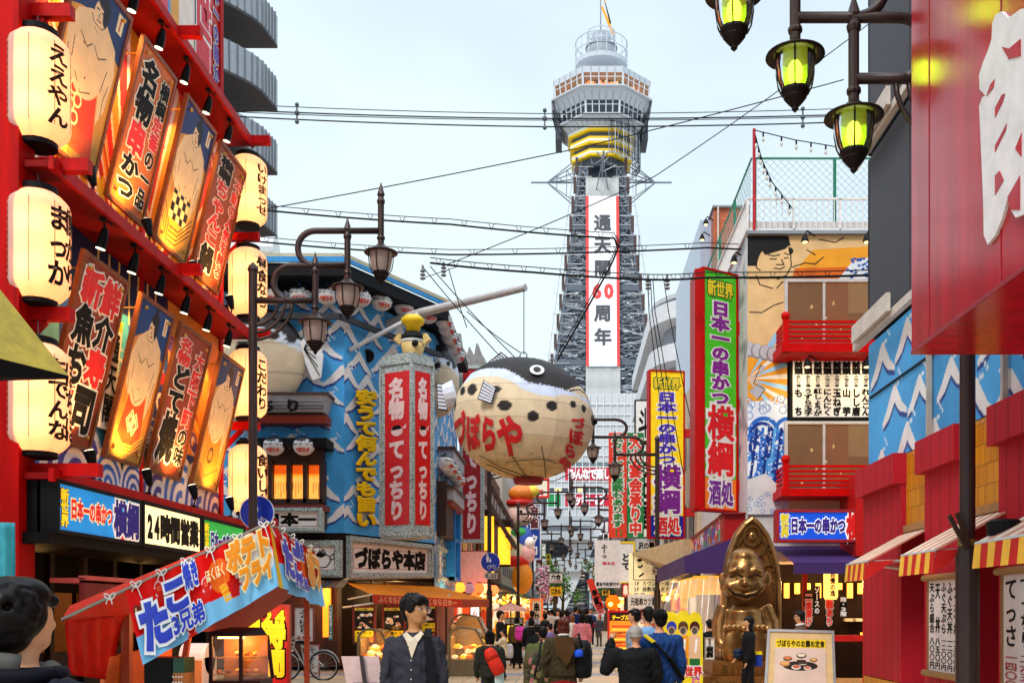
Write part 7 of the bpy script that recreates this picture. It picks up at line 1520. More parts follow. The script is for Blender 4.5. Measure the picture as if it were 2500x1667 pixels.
for z in (.68, .77, .86, .95): b.tube([(xa - .2, Yb - .16, z), (xa + .16, Yb - .16, z), (xa + .16, Yb + .16, z), (xa - .2, Yb + .16, z), (xa - .2, Yb - .16, z)], .008, 4)
b.build('basket', ST2, t); MB().tube([(xb + .36 * math.cos(a), Yb, r + .36 * math.sin(a)) for a in np.linspace(.2, 2.6, 14)], .02, 6).build('mudguard', ST2, t)
t = T('music_stand', 'pale folded display board on a dark easel left of the man in the cardigan', 'display board', P(885, 1667, 15)); F = fq((833, 1601, 15), (924, 1601, 15), (938, 1690, 15), (850, 1690, 15)); MB().slab(F, 0, 0, 1, 1, -.02, 0).build('panel', M('d8c0bc', .6), t); b = MB(); b.bar(P(882, 1600, 14.95), P(895, 1700, 14.95), .05); b.slab(F, .2, .0, .85, .28, .0, .04); b.build('easel', M('3a3436', .5), t)

# ---------------------------------------------------------------- right mid street signs
t = sign('banner', 'green and red vertical banner with red brush characters beside the yellow sign', 'banner', FQ(1531, 1056, 1572, 1312, 36), M('1c7a34', .6), (tx('大小宴会承り中', (.12, .02, .88, .98), M('e02c18'), .05, W5, .12),), None, .03, .03)
t = sign('banner', 'red vertical banner with green brush characters beside the green one', 'banner', FQ(1486, 1056, 1530, 1312, 36.2), M('e8381c', .6), (tx('広々としたお座敷もあります', (.18, .1, .82, .98), M('1c7a34'), .05, W5, .14), tx('!!', (.3, .01, .8, .09), M('1c7a34'), .05, vert=False)), None, .03, .03)
sign('hanging_sign', 'white vertical sign with black characters behind the yellow sign', 'sign', FQ(1552, 978, 1590, 1310, 40), W5, (tx('斗日庄屋', (.15, .05, .85, .95), INK, .03),), INK, .04, .3)
Fb = FQ(1535, 1350, 1640, 1447, 31.5); t = T('box_sign', 'cream box sign with brush lettering and a red bucket beside the round blue sign', 'sign', Fb.base()); MB().slab(Fb, 0, 0, 1, 1, -.05, 0).build('panel', M('eeddaa', .5, emit=.25), t); b = MB().use(M('cdb084', .6)); q = [P(1540, 1350, 31.6), P(1668, 1315, 27.5), P(1668, 1393, 27.5), P(1640, 1410, 31.6)]; b.add([v for v in q] + [v + Vector((.3, .1, 0)) for v in q], [(0, 1, 2, 3), (7, 6, 5, 4), (0, 4, 5, 1), (1, 5, 6, 2), (2, 6, 7, 3)]); b.build('side_panel', None, t)
b = MB().use(INK); G = Fb.sub(.12, .34, .98, .95, .004); b.rim(G, .02, 0, .004); b.build('ink_frame', None, t); b = MB(); b.use(INK)
for p in ([(.2, .85), (.28, .88), (.32, .82), (.26, .78), (.2, .8)], [(.2, .66), (.26, .62), (.34, .68), (.3, .72), (.26, .66), (.22, .7)], [(.22, .42), (.34, .52), (.36, .48), (.26, .4)], [(.42, .86), (.48, .86), (.46, .82)], [(.4, .76), (.46, .78), (.45, .72)]): b.prism(Fb, p, .004, .008)
b.text(Fb, '新世界', (.55, .58, .68, .92), .03, .005); b.text(Fb, '1F カウンター席', (.12, .18, .95, .3), .02, .005, False); b.text(Fb, '2F 座敷あります', (.12, .04, .95, .16), .02, .005, False); b.build('lettering', None, t); b = MB().use(M('c8201c')); b.prism(Fb, [(.62, .42), (.68, .6), (.86, .56), (.88, .38), (.7, .36)], .009, .013); b.build('red_bucket', None, t)
sign('wall_board', 'white board with black and red lettering under the cream box sign', 'sign', FQ(1533, 1449, 1615, 1520, 31.4), W5, (tx('元祖串カツ酒場', (.08, .6, .95, .88), INK, .03, vert=False), tx('串串串', (.08, .1, .7, .5), M('b02020'), .03, vert=False)), None, .03, .05)
sign('sheet_banner', 'white hanging sheet with brush lettering and a framed motif over the right of the street', 'banner', FQ(1452, 1318, 1514, 1434, 38), M('e4dcd8', .8), (tx('ふーっ', (.25, .62, .5, .92), INK, .04), tx('龍本店', (.3, .48, .8, .55), M('c83848'), .03, vert=False), tx('宴会予約受付中', (.05, .03, .97, .12), INK, .03, vert=False)), None, .02, .01)
sign('panel_sign', 'yellow and red vertical sign behind the white hanging sheet', 'sign', FQ(1512, 1326, 1546, 1420, 42), M('e8e4e0', .5), (tx('どて', (.15, .3, .85, .75), M('2a2a2a'), .05),), M('f0c818'), .08, .1)
sign('panel_sign', 'white sign with black lettering above the cream box sign', 'sign', FQ(1556, 1320, 1600, 1342, 33), W5, (tx('沢の鶴', (.05, .1, .95, .9), INK, .04, vert=False),), None, .02, .1)
for px0, py0, px1, py1, s, l, bgc, fc in ((1446, 1416, 1468, 1490, '串かつ', 'red slanting flag with black lettering above the crowd', 'e0301c', INK), (1456, 1464, 1472, 1502, '営業中', 'small pink slanting flag below the red one', 'e8a098', M('b02028'))):
    F = fq((px0 - 14, py0, 36), (px0, py0 - 6, 36), (px1 + 8, py1 - 8, 36), (px1 - 10, py1, 36)); sign('slanting_flag', l, 'flag', F, M(bgc, .6), (tx(s, (.1, .05, .9, .65), fc, .05),), None, .02, .01)
c = P(1496, 1470, 34); t = T('orange_lantern', 'big orange paper lantern with glowing bulbs over the red menu stand', 'lantern', c); MB().ball(c, .24, .24, .27, 16, 10).build('paper_shade', PAPER('f07818', .5, .5), t, True); b = MB().use(M('ffd860', .5, emit=4)); b.ball(c + Vector((-.08, -.24, -.06)), .07); b.ball(c + Vector((.22, -.2, -.1)), .06); b.build('bulb', None, t); MB().lathe([(.1, .25), (.1, .3)], c, 10).lathe([(.1, -.3), (.1, -.25)], c, 10).build('cap_ring', BLACK, t)
cv = Cv(40, 60, 'e88420', 1, 1.5); cv.mask(cv.V > 1.2, '2a0c08')
for i in range(9): cv.poly([(.08, .1 + i * .11), (.08 + .8 * (.5 + .5 * ((i * 7) % 3) / 2), .1 + i * .11), (.9, .17 + i * .11), (.08, .17 + i * .11)], ['8a2c10', 'f4c040', 'c8401c'][i % 3])
sign('menu_stand', 'red framed menu stand with glowing yellow lettering beside the crowd', 'menu stand', FQ(1488, 1494, 1548, 1600, 27), BLACK, (tx('テーブル席', (.1, .82, .98, .94), M('f8c818', emit=.5), .05, vert=False),), M('d01810', .5), .05, .1, None, cv, .5)
# photo cut-out board of three figures, small name post
t = T('cutout_board', 'yellow edged cut out board painted with three figures without faces', 'cutout board', P(1668, 1667, 18)); F = FQ(1616, 1488, 1716, 1690, 18); cv = Cv(110, 200, 'f4d818', 1, 2.0)
for i, (x, hair, top, low) in enumerate(((.22, '2a3aa8', '8a2a98', 'c89038'), (.52, '5a3a1c', 'f0981c', 'c87818'), (.82, '4a1c18', 'e8b890', '1c6a34'))):
    cv.ell(x, 1.72, .13, .16, hair); cv.ell(x, 1.62, .1, .12, 'e8b890'); cv.ell(x, 1.63, .075, .095, '5a5048'); cv.poly([(x - .14, 1.5), (x + .14, 1.5), (x + .16, .9), (x - .16, .9)], top); cv.ell(x - .08, 1.4, .06, .09, 'e8b890'); cv.poly([(x - .14, .9), (x + .14, .9), (x + .12, .4), (x - .12, .4)], low); cv.poly([(x + .02, 1.4), (x + .08, 1.42), (x + .04, 1.05), (x - .01, 1.05)], 'f4f0ec')
for i in range(60): cv.ell(.75 + .2 * RNG.random(), .15 + .5 * RNG.random(), .02, .02, 'c83aa0')
out = [(0, 0), (0, .75), (.03, .9), (.12, .98), (.3, .98), (.38, .93), (.44, .99), (.62, .99), (.68, .93), (.76, .98), (.92, .96), (1.0, .82), (1.0, 0)]
MB().prism(F, out, -.04, -.004).build('panel', M('f4d818', .5), t); cv.paint(F.sub(.03, 0, .97, .92), 'painted_face', t, .0); MB().text(F, '世界', (.55, .2, .98, .32), .06, .008, False, M('ffffff'), .14, M('d8201c')).build('lettering', None, t)
sign('name_post', 'small white wooden name board with black brush characters beside the bronze statue', 'name board', FQ(1722, 1556, 1743, 1608, 19.5), M('e8e0d8', .6), (tx('横綱', (.1, .08, .9, .6), INK, .06), tx('新世界の', (.35, .62, .65, .95), INK, .03)), M('a89888'), .01, .03)
# street side colourful picture strip over the left part of the mural restaurant
q = [P(1684, 1322, 28), P(1766, 1262, 22.6), P(1766, 1316, 22.6), P(1684, 1360, 28)]; F = Fr(*q); cv = Cv(90, 40, '6a7aa8', 1.6, .8); rg = np.random.default_rng(6)
for i in range(150): x, y = rg.uniform(0, 1.6), rg.uniform(0, .8); cv.poly([(x, y), (x + .05, y), (x + .05, y + .3), (x, y + .3)], ['d8342c', 'e8e0d8', '2a4aa8', 'e8a030', 'c83a70', '3a8a4a', '8a3a2a'][i % 7])
sign('picture_strip', 'slanting strip of colourful food posters above the purple awning', 'sign', F, DRED, (), M('8a1410', .4), .08, .3, None, cv, .1)
t = T('red_casing', 'plain red box casing behind the statue top', 'sign', P(1790, 1330, 22)); MB().slab(FQ(1768, 1252, 1820, 1335, 22.4), 0, 0, 1, 1, -.6, 0).build('casing', M('a80f10', .4), t); MB().slab(FQ(1766, 1250, 1822, 1254, 22.3), 0, 0, 1, 1, -.7, 0).build('edge', M('7a0c0c'), t)
t = T('plastic_sheet', 'clear rain sheet hanging before the skewer shop left of the statue', 'sheet', P(1690, 1600, 21)); b = MB(); b.add(*cloth(fq((1640, 1420, 22), (1768, 1405, 21.8), (1740, 1610, 21), (1600, 1560, 21.5)), 30, 24, .07, 4)); b.build('sheet', GLASS('f0e8e0', .14, .12), t, True)
# A board with the recommended set meal
def a_board():
    t = T('a_board', 'cream and steel A board advertising a set meal in the right foreground', 'sandwich board', P(1955, 1720, 13.6)); F = fq((1880, 1541, 13.6), (2030, 1545, 13.5), (2038, 1790, 13.2), (1866, 1790, 13.3)); MB().slab(F, 0, 0, 1, 1, -.03, -.006).build('panel', M('d8b47c', .5), t); MB().rim(F, .035, -.04, .012).build('border', M('b8b4b4', .3, .6), t)
    b = MB(); b.hexa([P(1864, 1790, 13.5), P(1874, 1790, 13.4), P(1874, 1790, 14.4), P(1864, 1790, 14.6)], [P(1874, 1541, 13.7), P(1880, 1541, 13.7), P(1880, 1541, 13.8), P(1874, 1541, 13.9)]); b.build('rear_leg', M('a8a4a4', .3, .5), t)
    G = F.sub(.1, .42, .9, .93, .0); cv = Cv(120, 160, 'dcbfae', 1, 1.5); cv.mask(cv.V > 1.25, 'f0cc18'); cv.ell(.5, .72, .34, .14, '241610')
    for x, y, r, c1, c2 in ((.25, .93, .09, '2a1a12', 'd87a3c'), (.52, 1.02, .1, '201814', 'e8d8b8'), (.76, .9, .08, '8a4a2c', 'd8a860'), (.2, .78, .1, 'b87a3c', 'e0a45c'), (.42, .68, .09, 'e4dcd0', 'd05830'), (.64, .66, .075, 'd8d4cc', 'e06a2c'), (.55, .8, .08, 'c8a890', 'e8b8a0')): cv.ell(x, y, r, r * .78, c1); cv.ell(x, y + .015, r * .78, r * .5, c2)
    cv.poly([(.44, .9), (.6, .9), (.63, .78), (.41, .78)], '3a2218'); cv.paint(G, 'painted_face', t, .003); MB().text(G, 'づぼらやのお薦め定食', (.02, .845, .98, .985), .025, .008, False).build('lettering', INK, t)
a_board()

# ---------------------------------------------------------------- food stall with the red banner, left foreground
def stall():
    A, B_, C_ = P(655, 1276, 11.5), P(150, 1512, 10.2), P(768, 1346, 13.6); t = T('food_stall', 'red canopied octopus dumpling stall with a printed banner in the left foreground', 'stall', P(480, 2000, 11.5))
    D = C_ + (B_ - A); b = MB(); b.quad(A, B_, D, C_); b.quad(A + Vector((0, .1, .02)), P(420, 1378, 12.5) , P(170, 1478, 11.0), B_); b.build('canopy', M('d8280c', .6), t, solid=.02)
    b = MB(); b.tube([A, B_], .018, 8); b.tube([A, C_], .018, 8); b.build('canopy_tube', M('8a8478', .35, .7), t)
    # banner: long side follows the tube, short side turns the corner
    def face(TL, TR, BR, BL, name, tx_, nx, ax):
        F = Fr(TL, TR, BR, BL); cv = Cv(nx, 70, 'e20a04', ax, 1); e = .3 + .06 * np.sin(cv.U * 6 / ax + 1) + (.1 * (cv.U / ax) if ax > 2 else .06); cv.mask(cv.V < e, '7cc0e8')
        if ax > 2:
            for x, y in ((.55, .8), (.95, .12), (1.35, .55)):
                cv.ell(x, y, .085, .12, 'f4e4e0'); cv.ell(x, y, .075, .105, 'd82018'); cv.ring(x, y + .02, .02, .035, 'f07050')
                for k_ in range(5): cv.ell(x - .07 + k_ * .035, y - .12, .02, .05, 'd82018')
            for k_ in range(3): cv.ell(.12 + k_ * .12, .66, .065, .1, '6a2410'); cv.ell(.1 + k_ * .12, .69, .02, .03, 'f0b080')
            cv.ell(1.62, .6, .2, .24, 'f06a1c'); cv.ell(2.25, .62, .36, .36, 'f4ece6'); cv.ell(2.05, .75, .2, .2, 'f4ece6'); cv.ell(2.5, .5, .2, .24, 'f4ece6')
            for k_ in range(8): cv.line([(1.6 + k_ * .035, .45), (1.66 + k_ * .03, .2)], .025, 'f0b428')
            cv.poly([(1.72, .46), (2.0, .44), (1.95, .2), (1.78, .2)], 'c81c18')
        else: cv.ell(1.15, .6, .25, .3, 'f06a1c'); cv.mask(cv.U < .12, 'f0c020')
        q = lambda a, bb: .03 * np.sin(a * 15) * (1 - bb) + .015 * np.sin(a * 37 + 2)
        cv.paint(F, name, t, .0, PMAT(.5, spec=.1), cfun=q); G = F.sub(0, 0, 1, 1, .045); b = MB()
        for s, box, o, f, bold in tx_: b.text(G, s, box, bold, .004, False, o, bold + .07, f, .001)
        b.build('lettering', None, t); return F
    BL_, Wt = M('1434b8', .4), M('f2f0ee', .5); OR, YL = M('f09010', .4), M('f8e0a0', .5)
    TL = A.lerp(B_, .72); drop = lambda v, k_: v + Vector((.12, -.05, -k_))
    face(TL, A, drop(A, .72), TL + Vector((.3, -.27, -.76)), 'long_banner', [('た', (.03, .08, .22, .72), Wt, BL_, .07), ('こ', (.2, .38, .38, .88), Wt, BL_, .07), ('焼き', (.36, .6, .46, .98), Wt, BL_, .05), ('3兄弟', (.22, .1, .45, .4), Wt, BL_, .04), ('ほくほく', (.5, .55, .64, .75), None, YL, .03), ('ポテト', (.66, .52, .98, .95), YL, OR, .07), ('フライ', (.72, .18, .98, .56), YL, OR, .06)], 170, 2.7)
    face(A, C_, drop(C_, .74), drop(A, .72), 'end_banner', [('たこ', (.12, .2, .5, .85), Wt, BL_, .07), ('焼き', (.42, .62, .6, .95), Wt, BL_, .05), ('3兄弟', (.3, .12, .6, .34), Wt, BL_, .04), ('ポフ', (.66, .25, .98, .9), YL, OR, .07)], 90, 1.5)
    for E_, fs in ((B_, (.02, .16, .3, .42, .54, .66, .78)), (C_, (.05, .25, .45, .65, .85, 1.0))):
        for f in fs:
            v = A.lerp(E_, f) + Vector((0, -.03, 0)); b = MB()
            for sg in (-1, 1): b.tube([v + Vector((sg * .05 * (1 - math.cos(a)) * .5 + sg * .02 * math.sin(a), -.01, .035 * math.sin(a) * (1 if sg > 0 else .8))) for a in np.linspace(0, 6.284, 11)], .007, 5); b.tube([v, v + Vector((sg * .025, -.02, -.05)), v + Vector((sg * (.05 + .02 * math.sin(f * 30)), -.02, -.12 - .04 * math.cos(f * 20)))], .006, 5)
            b.build('tie_string', M('e0dcd4', .7), t)
    b = MB(); F = Fr(P(158, 1515, 10.1), P(300, 1500, 11.2), P(272, 1660, 11.2), P(168, 1645, 10.1)); b.add(*cloth(F, 24, 16, .014, 4)); b.build('side_flap', M('b00602', .75, spec=.1, var=.2), t, True, .004)
    b = MB().use(M('9a3a14', .6)); b.bar(P(310, 1470, 11.3), P(310, 1800, 11.3), .09); b.bar(P(480, 1430, 12), P(420, 1800, 12), .06); b.bar(C_ + Vector((-.1, 0, 0)), Vector((C_.x - .1, C_.y, 0)), .06); b.build('post', None, t)
    b = MB(); F = Fr(P(260, 1605, 11), P(420, 1570, 12.2), P(420, 1800, 12.2), P(240, 1800, 11)); b.slab(F, 0, 0, 1, 1, -.05, 0); b.build('counter', M('c85a1c', .6), t)
    MB().quad(A + Vector((0, .3, -.3)), A.lerp(B_, .72) + Vector((.2, .4, -.45)), A.lerp(B_, .72) + Vector((.6, 2.0, -.45)), C_ + Vector((-.1, .2, -.4))).build('canopy_lining', M('a83818', .6), t, solid=.01)
    lamp('POINT', P(560, 1500, 12.3), 30, (1, .6, .25), .15, parent=t)
stall()
t = T('hot_food_cabinet', 'dark framed glass food warmer glowing amber under the stall canopy', 'food warmer', P(575, 1660, 11.3)); x0, x1, z0, z1 = P(515, 0, 11.3).x, P(588, 0, 11.3).x, P(0, 1660, 11.3).z, P(0, 1552, 11.3).z; ya, yb = 11.3, 11.75; xr = x1 + .22; b = MB().use(M('2a0c0a', .4))
for x in (x0, x1): b.bar((x, ya, z0), (x, ya, z1), .035)
b.bar((xr, yb, z0), (xr - .06, yb, z1), .035); b.box(x0 - .02, xr, ya - .02, yb, z0 - .06, z0); b.hexa([(x0 - .02, ya - .02, z1), (x1, ya - .02, z1), (xr - .06, yb, z1), (x0, yb, z1)], [(x0 - .02, ya - .02, z1 + .05), (x1 - .05, ya - .02, z1 + .05), (xr - .12, yb, z1 + .09), (x0 + .06, yb, z1 + .09)]); b.build('frame', None, t)
b = MB().use(M('c8883c', .4, .4))
for f in (.12, .5):
    z = z0 + (z1 - z0) * f
    for i in range(9): b.bar((x0, ya + .05 + i * .045, z), (xr - .04, ya + .05 + i * .045, z), .008)
b.build('wire_shelf', None, t); b = MB()
for i in range(12): b.use(M(['d88a30', 'b8601c', 'e8b860'][i % 3], .6)).ball((x0 + .05 + (i % 6) * .07, ya + .12 + .1 * (i % 3), z0 + .08 + (z1 - z0) * (.02 if i < 8 else .42)), .035, .03, .025)
b.build('food', None, t); MB().quad((x0, ya - .01, z0), (x1, ya - .01, z0), (x1, ya - .01, z1), (x0, ya - .01, z1)).quad((x1, ya, z0), (xr, yb, z0), (xr - .06, yb, z1), (x1, ya, z1)).build('pane', GLASS('ffe6c0', .06, .04), t); MB().box(x0, xr - .05, yb - .02, yb, z0, z1).build('back_panel', M('b8701c', .4), t); MB().box(x0 + .04, x1, ya + .1, ya + .14, z1 - .03, z1 - .01).build('lamp_tube', M('ffdc90', .4, emit=6), t); lamp('POINT', (x0 + .2, ya + .2, z1 - .08), 6, (1, .68, .28), .05, parent=t)
t = T('cash_register', 'black cash register with a green display on the stall counter', 'cash register', P(400, 1660, 11.0)); x0, x1 = P(352, 0, 10.9).x, P(450, 0, 10.9).x; zt = P(0, 1605, 10.9).z; MB().box(x0, x1 - .12, 10.9, 11.3, zt - .4, zt).build('casing', M('0c0c0d', .35), t); b = MB().use(M('14503c', .3)).box(x1 - .13, x1, 10.9, 11.2, zt - .16, zt); b.use(M('b0703c')).box(x1 - .13, x1, 10.9, 11.2, zt - .4, zt - .16); b.use(W5)
for i in range(4):
    for j in range(3): b.ball((x1 - .115 + i * .03, 10.89, zt - .2 - j * .06), .011)
b.build('key_panel', None, t)
t = T('capsule_machine', 'white capsule toy machine with a rounded top behind the stall', 'vending machine', P(470, 1667, 13)); x0, x1 = P(432, 0, 13).x, P(496, 0, 13).x; zt = P(0, 1582, 13).z; b = MB().use(M('e0d4d0', .4)); b.box(x0, x1, 13, 13.5, .3, zt - .12); b.tube([(x0, 13.25, zt - .14), (x1, 13.25, zt - .14)], .2, 16); b.build('casing', None, t); b = MB().use(M('c87830', .2)); b.box(x1 - .16, x1 - .02, 12.98, 13, zt - .5, zt - .15); b.use(M('2038a8')).box(x1 - .1, x1 - .02, 12.97, 13, zt - .75, zt - .6); b.build('window', None, t)
F = FQ(592, 1480, 702, 1700, 13.8); t = sign('banner_sign', 'tall red sign with huge yellow characters reading 24 hours beside the stall', 'sign', F, M('d80c10', .45), (tx('24', (.42, .8, .98, .98), M('f8d40c', emit=.25), .06, M('120c08'), .12, False), tx('時間', (.42, .22, .95, .84), M('f8d40c', emit=.25), .06, M('120c08'), .12), tx('営業', (-.02, .3, .4, .9), M('f8d40c', emit=.25), .06, M('120c08'), .12)), M('a80c10', .45), .03, .08)

# ---------------------------------------------------------------- bronze statue (a plain seated figure) in front of the mural restaurant
BRZ = M('94683a', .27, .75, var=.3, scale=3); BRZ2 = M('8a5828', .4, .6, var=.25, scale=4)
def voxel(parts, vox, name, mat, parent, sm=3):
    me = bpy.data.meshes.new('tmp'); me.from_pydata(parts.v, [], parts.f); o = bpy.data.objects.new('tmp', me); COL.objects.link(o)
    m = o.modifiers.new('r', 'REMESH'); m.mode = 'VOXEL'; m.voxel_size = vox; s = o.modifiers.new('s', 'SMOOTH'); s.iterations = sm; s.factor = .5
    r = bpy.data.meshes.new_from_object(o.evaluated_get(bpy.context.evaluated_depsgraph_get())); bpy.data.objects.remove(o); bpy.data.meshes.remove(me)
    r.name = name
    if parent: 
        off = wloc(parent); r.transform(Matrix.Translation(-off))
    r.polygons.foreach_set('use_smooth', [True] * len(r.polygons)); r.update()
    if mat: r.materials.clear(); r.materials.append(mat)
    o = bpy.data.objects.new(name, r); COL.objects.link(o)
    if parent: o.parent = parent
    return o
def statue():
    Ys = 20.0; c = P(1815, 1490, Ys); t = T('bronze_statue', 'bronze seated smiling figure with big foot soles before a pointed arch back', 'statue', (c.x, Ys, 0)); q = lambda px, py, dy=0: P(px, py, Ys) + Vector((0, dy, 0)); s = Ys / FOC
    F = FQ(1766, 1258, 1906, 1667, Ys + .55); arch = [(0, 0), (0, .6), (.03, .7), (.1, .8), (.22, .9), (.38, .97), (.5, 1.0), (.62, .97), (.78, .9), (.9, .8), (.97, .7), (1, .6), (1, 0)]
    MB().prism(F, arch, -.3, 0).build('arch_back', BRZ2, t); b = MB().use(BRZ); pa = [F.p(a * .94 + .03, bb * .98, .02) for a, bb in arch]; b.tube(pa, .05, 8); b.tube([F.p(a * .8 + .1, bb * .92, .02) for a, bb in arch], .025, 6)
    ctr = F.p(.5, .875, .03); b.tube([tuple(ctr + np.array((.17 * math.cos(a), 0, .2 * math.sin(a)))) for a in np.linspace(0, 6.284, 21)], .03, 6); b.ball(ctr, .08, .04, .09)
    for sg in (-1, 1):
        b.tube([F.p(.5 + sg * .04, .6, .02), F.p(.5 + sg * .08, .74, .02), F.p(.5 + sg * .3, .84, .02)], .03, 6)
        for k_ in range(3): b.tube([F.p(.5 + sg * (.28 + .1 * math.cos(a)), .76 - k_ * .09 + .035 * math.sin(a), .02) for a in np.linspace(-.5, 3.6, 9)], .025, 6)
    b.build('arch_tracery', None, t)
    b = MB(); b.ball(q(1818, 1402), 50 * s, 46 * s, 56 * s, 24, 16); b.ball(q(1812, 1430, -.05), 57 * s, 42 * s, 32 * s); b.ball(q(1782, 1432, -.18), 22 * s, 20 * s, 19 * s); b.ball(q(1842, 1432, -.18), 22 * s, 20 * s, 19 * s); b.ball(q(1811, 1424, -.37), 11 * s, 10 * s, 9 * s); b.tube([q(1778, 1445, -.3), q(1811, 1462, -.34), q(1846, 1445, -.3)], [6 * s, 9 * s, 6 * s], 8); [b.tube([q(x - 17, 1398, -.3), q(x, 1391, -.34), q(x + 17, 1397, -.3)], 7 * s, 8) for x in (1790, 1836)]
    b.ball(q(1874, 1414, .05), 12 * s, 7 * s, 20 * s); b.ball(q(1764, 1412, .05), 9 * s, 6 * s, 17 * s); b.ball(q(1818, 1362, -.0), 36 * s, 36 * s, 26 * s)
    b.lathe([(40 * s, -100 * s), (58 * s, -70 * s), (60 * s, -40 * s), (50 * s, -5 * s), (48 * s, 18 * s), (24 * s, 34 * s)], q(1815, 1508), 24)
    for sg, x0, x1 in ((-1, 1770, 1758), (1, 1862, 1880)): b.tube([q(x0, 1478, 0), q(x1, 1520, -.02), q(x1 + sg * 2, 1565, -.12), q(x1 - sg * 12, 1600, -.3)], [20 * s, 22 * s, 19 * s, 14 * s], 14)
    for sg, x in ((-1, 1775), (1, 1833)): b.tube([q(x + sg * 6, 1590, .1), q(x, 1592, -.35), q(x, 1588, -.6)], [32 * s, 28 * s, 26 * s], 14)
    voxel(b, .022, 'body', BRZ, t, 4)
    b = MB()
    for x in (1776, 1832):
        b.ball(q(x, 1572, -.78), 27 * s, 10 * s, 40 * s, 20, 14)
        for k_ in range(5): b.ball(q(x - 23 + k_ * 11.5, 1533 - (4 if 0 < k_ < 4 else 0), -.82), 6.5 * s, 8 * s, 9 * s, 10, 8)
    voxel(b, .018, 'foot_sole', BRZ, t, 2)
    b = MB(); 
    b.tube([q(1768, 1434, -.4), q(1784, 1450, -.42), q(1811, 1456, -.42), q(1838, 1450, -.42), q(1856, 1432, -.38)], [.012, .03, .036, .03, .012], 8)
    for x in (1790, 1836): b.tube([q(x - 16, 1409, -.36), q(x, 1403, -.4), q(x + 16, 1409, -.36)], .018, 6)
    b.build('face_line', M('2a1a0c', .5, .5), t)
    b = MB(); b.use(BRZ2); x0, x1 = q(1722, 0).x, q(1915, 0).x; b.box(x0, x1, Ys - 1.0, Ys + .9, q(0, 1640).z, q(0, 1608).z); b.box(x0 - .2, x1 + .1, Ys - 1.2, Ys + 1, 0, q(0, 1641).z); b.build('plinth', None, t)
    b = MB(); F1 = Fr((x0, Ys - 1.0, q(0, 1608).z), (x1, Ys - 1.0, q(0, 1608).z), (x1, Ys - 1.0, q(0, 1640).z), (x0, Ys - 1.0, q(0, 1640).z)); b.text(F1, 'BILLIKEN', (.1, .12, .85, .9), .03, .01, False, th=.01); F2 = Fr((x0 - .2, Ys - 1.2, q(0, 1641).z), (x1, Ys - 1.2, q(0, 1641).z), (x1, Ys - 1.2, .02), (x0 - .2, Ys - 1.2, .02)); b.text(F2, 'THINGS-AS-THEY', (.08, .25, .98, .85), .03, .01, False, th=.01); b.build('lettering', BRZ, t)
statue()
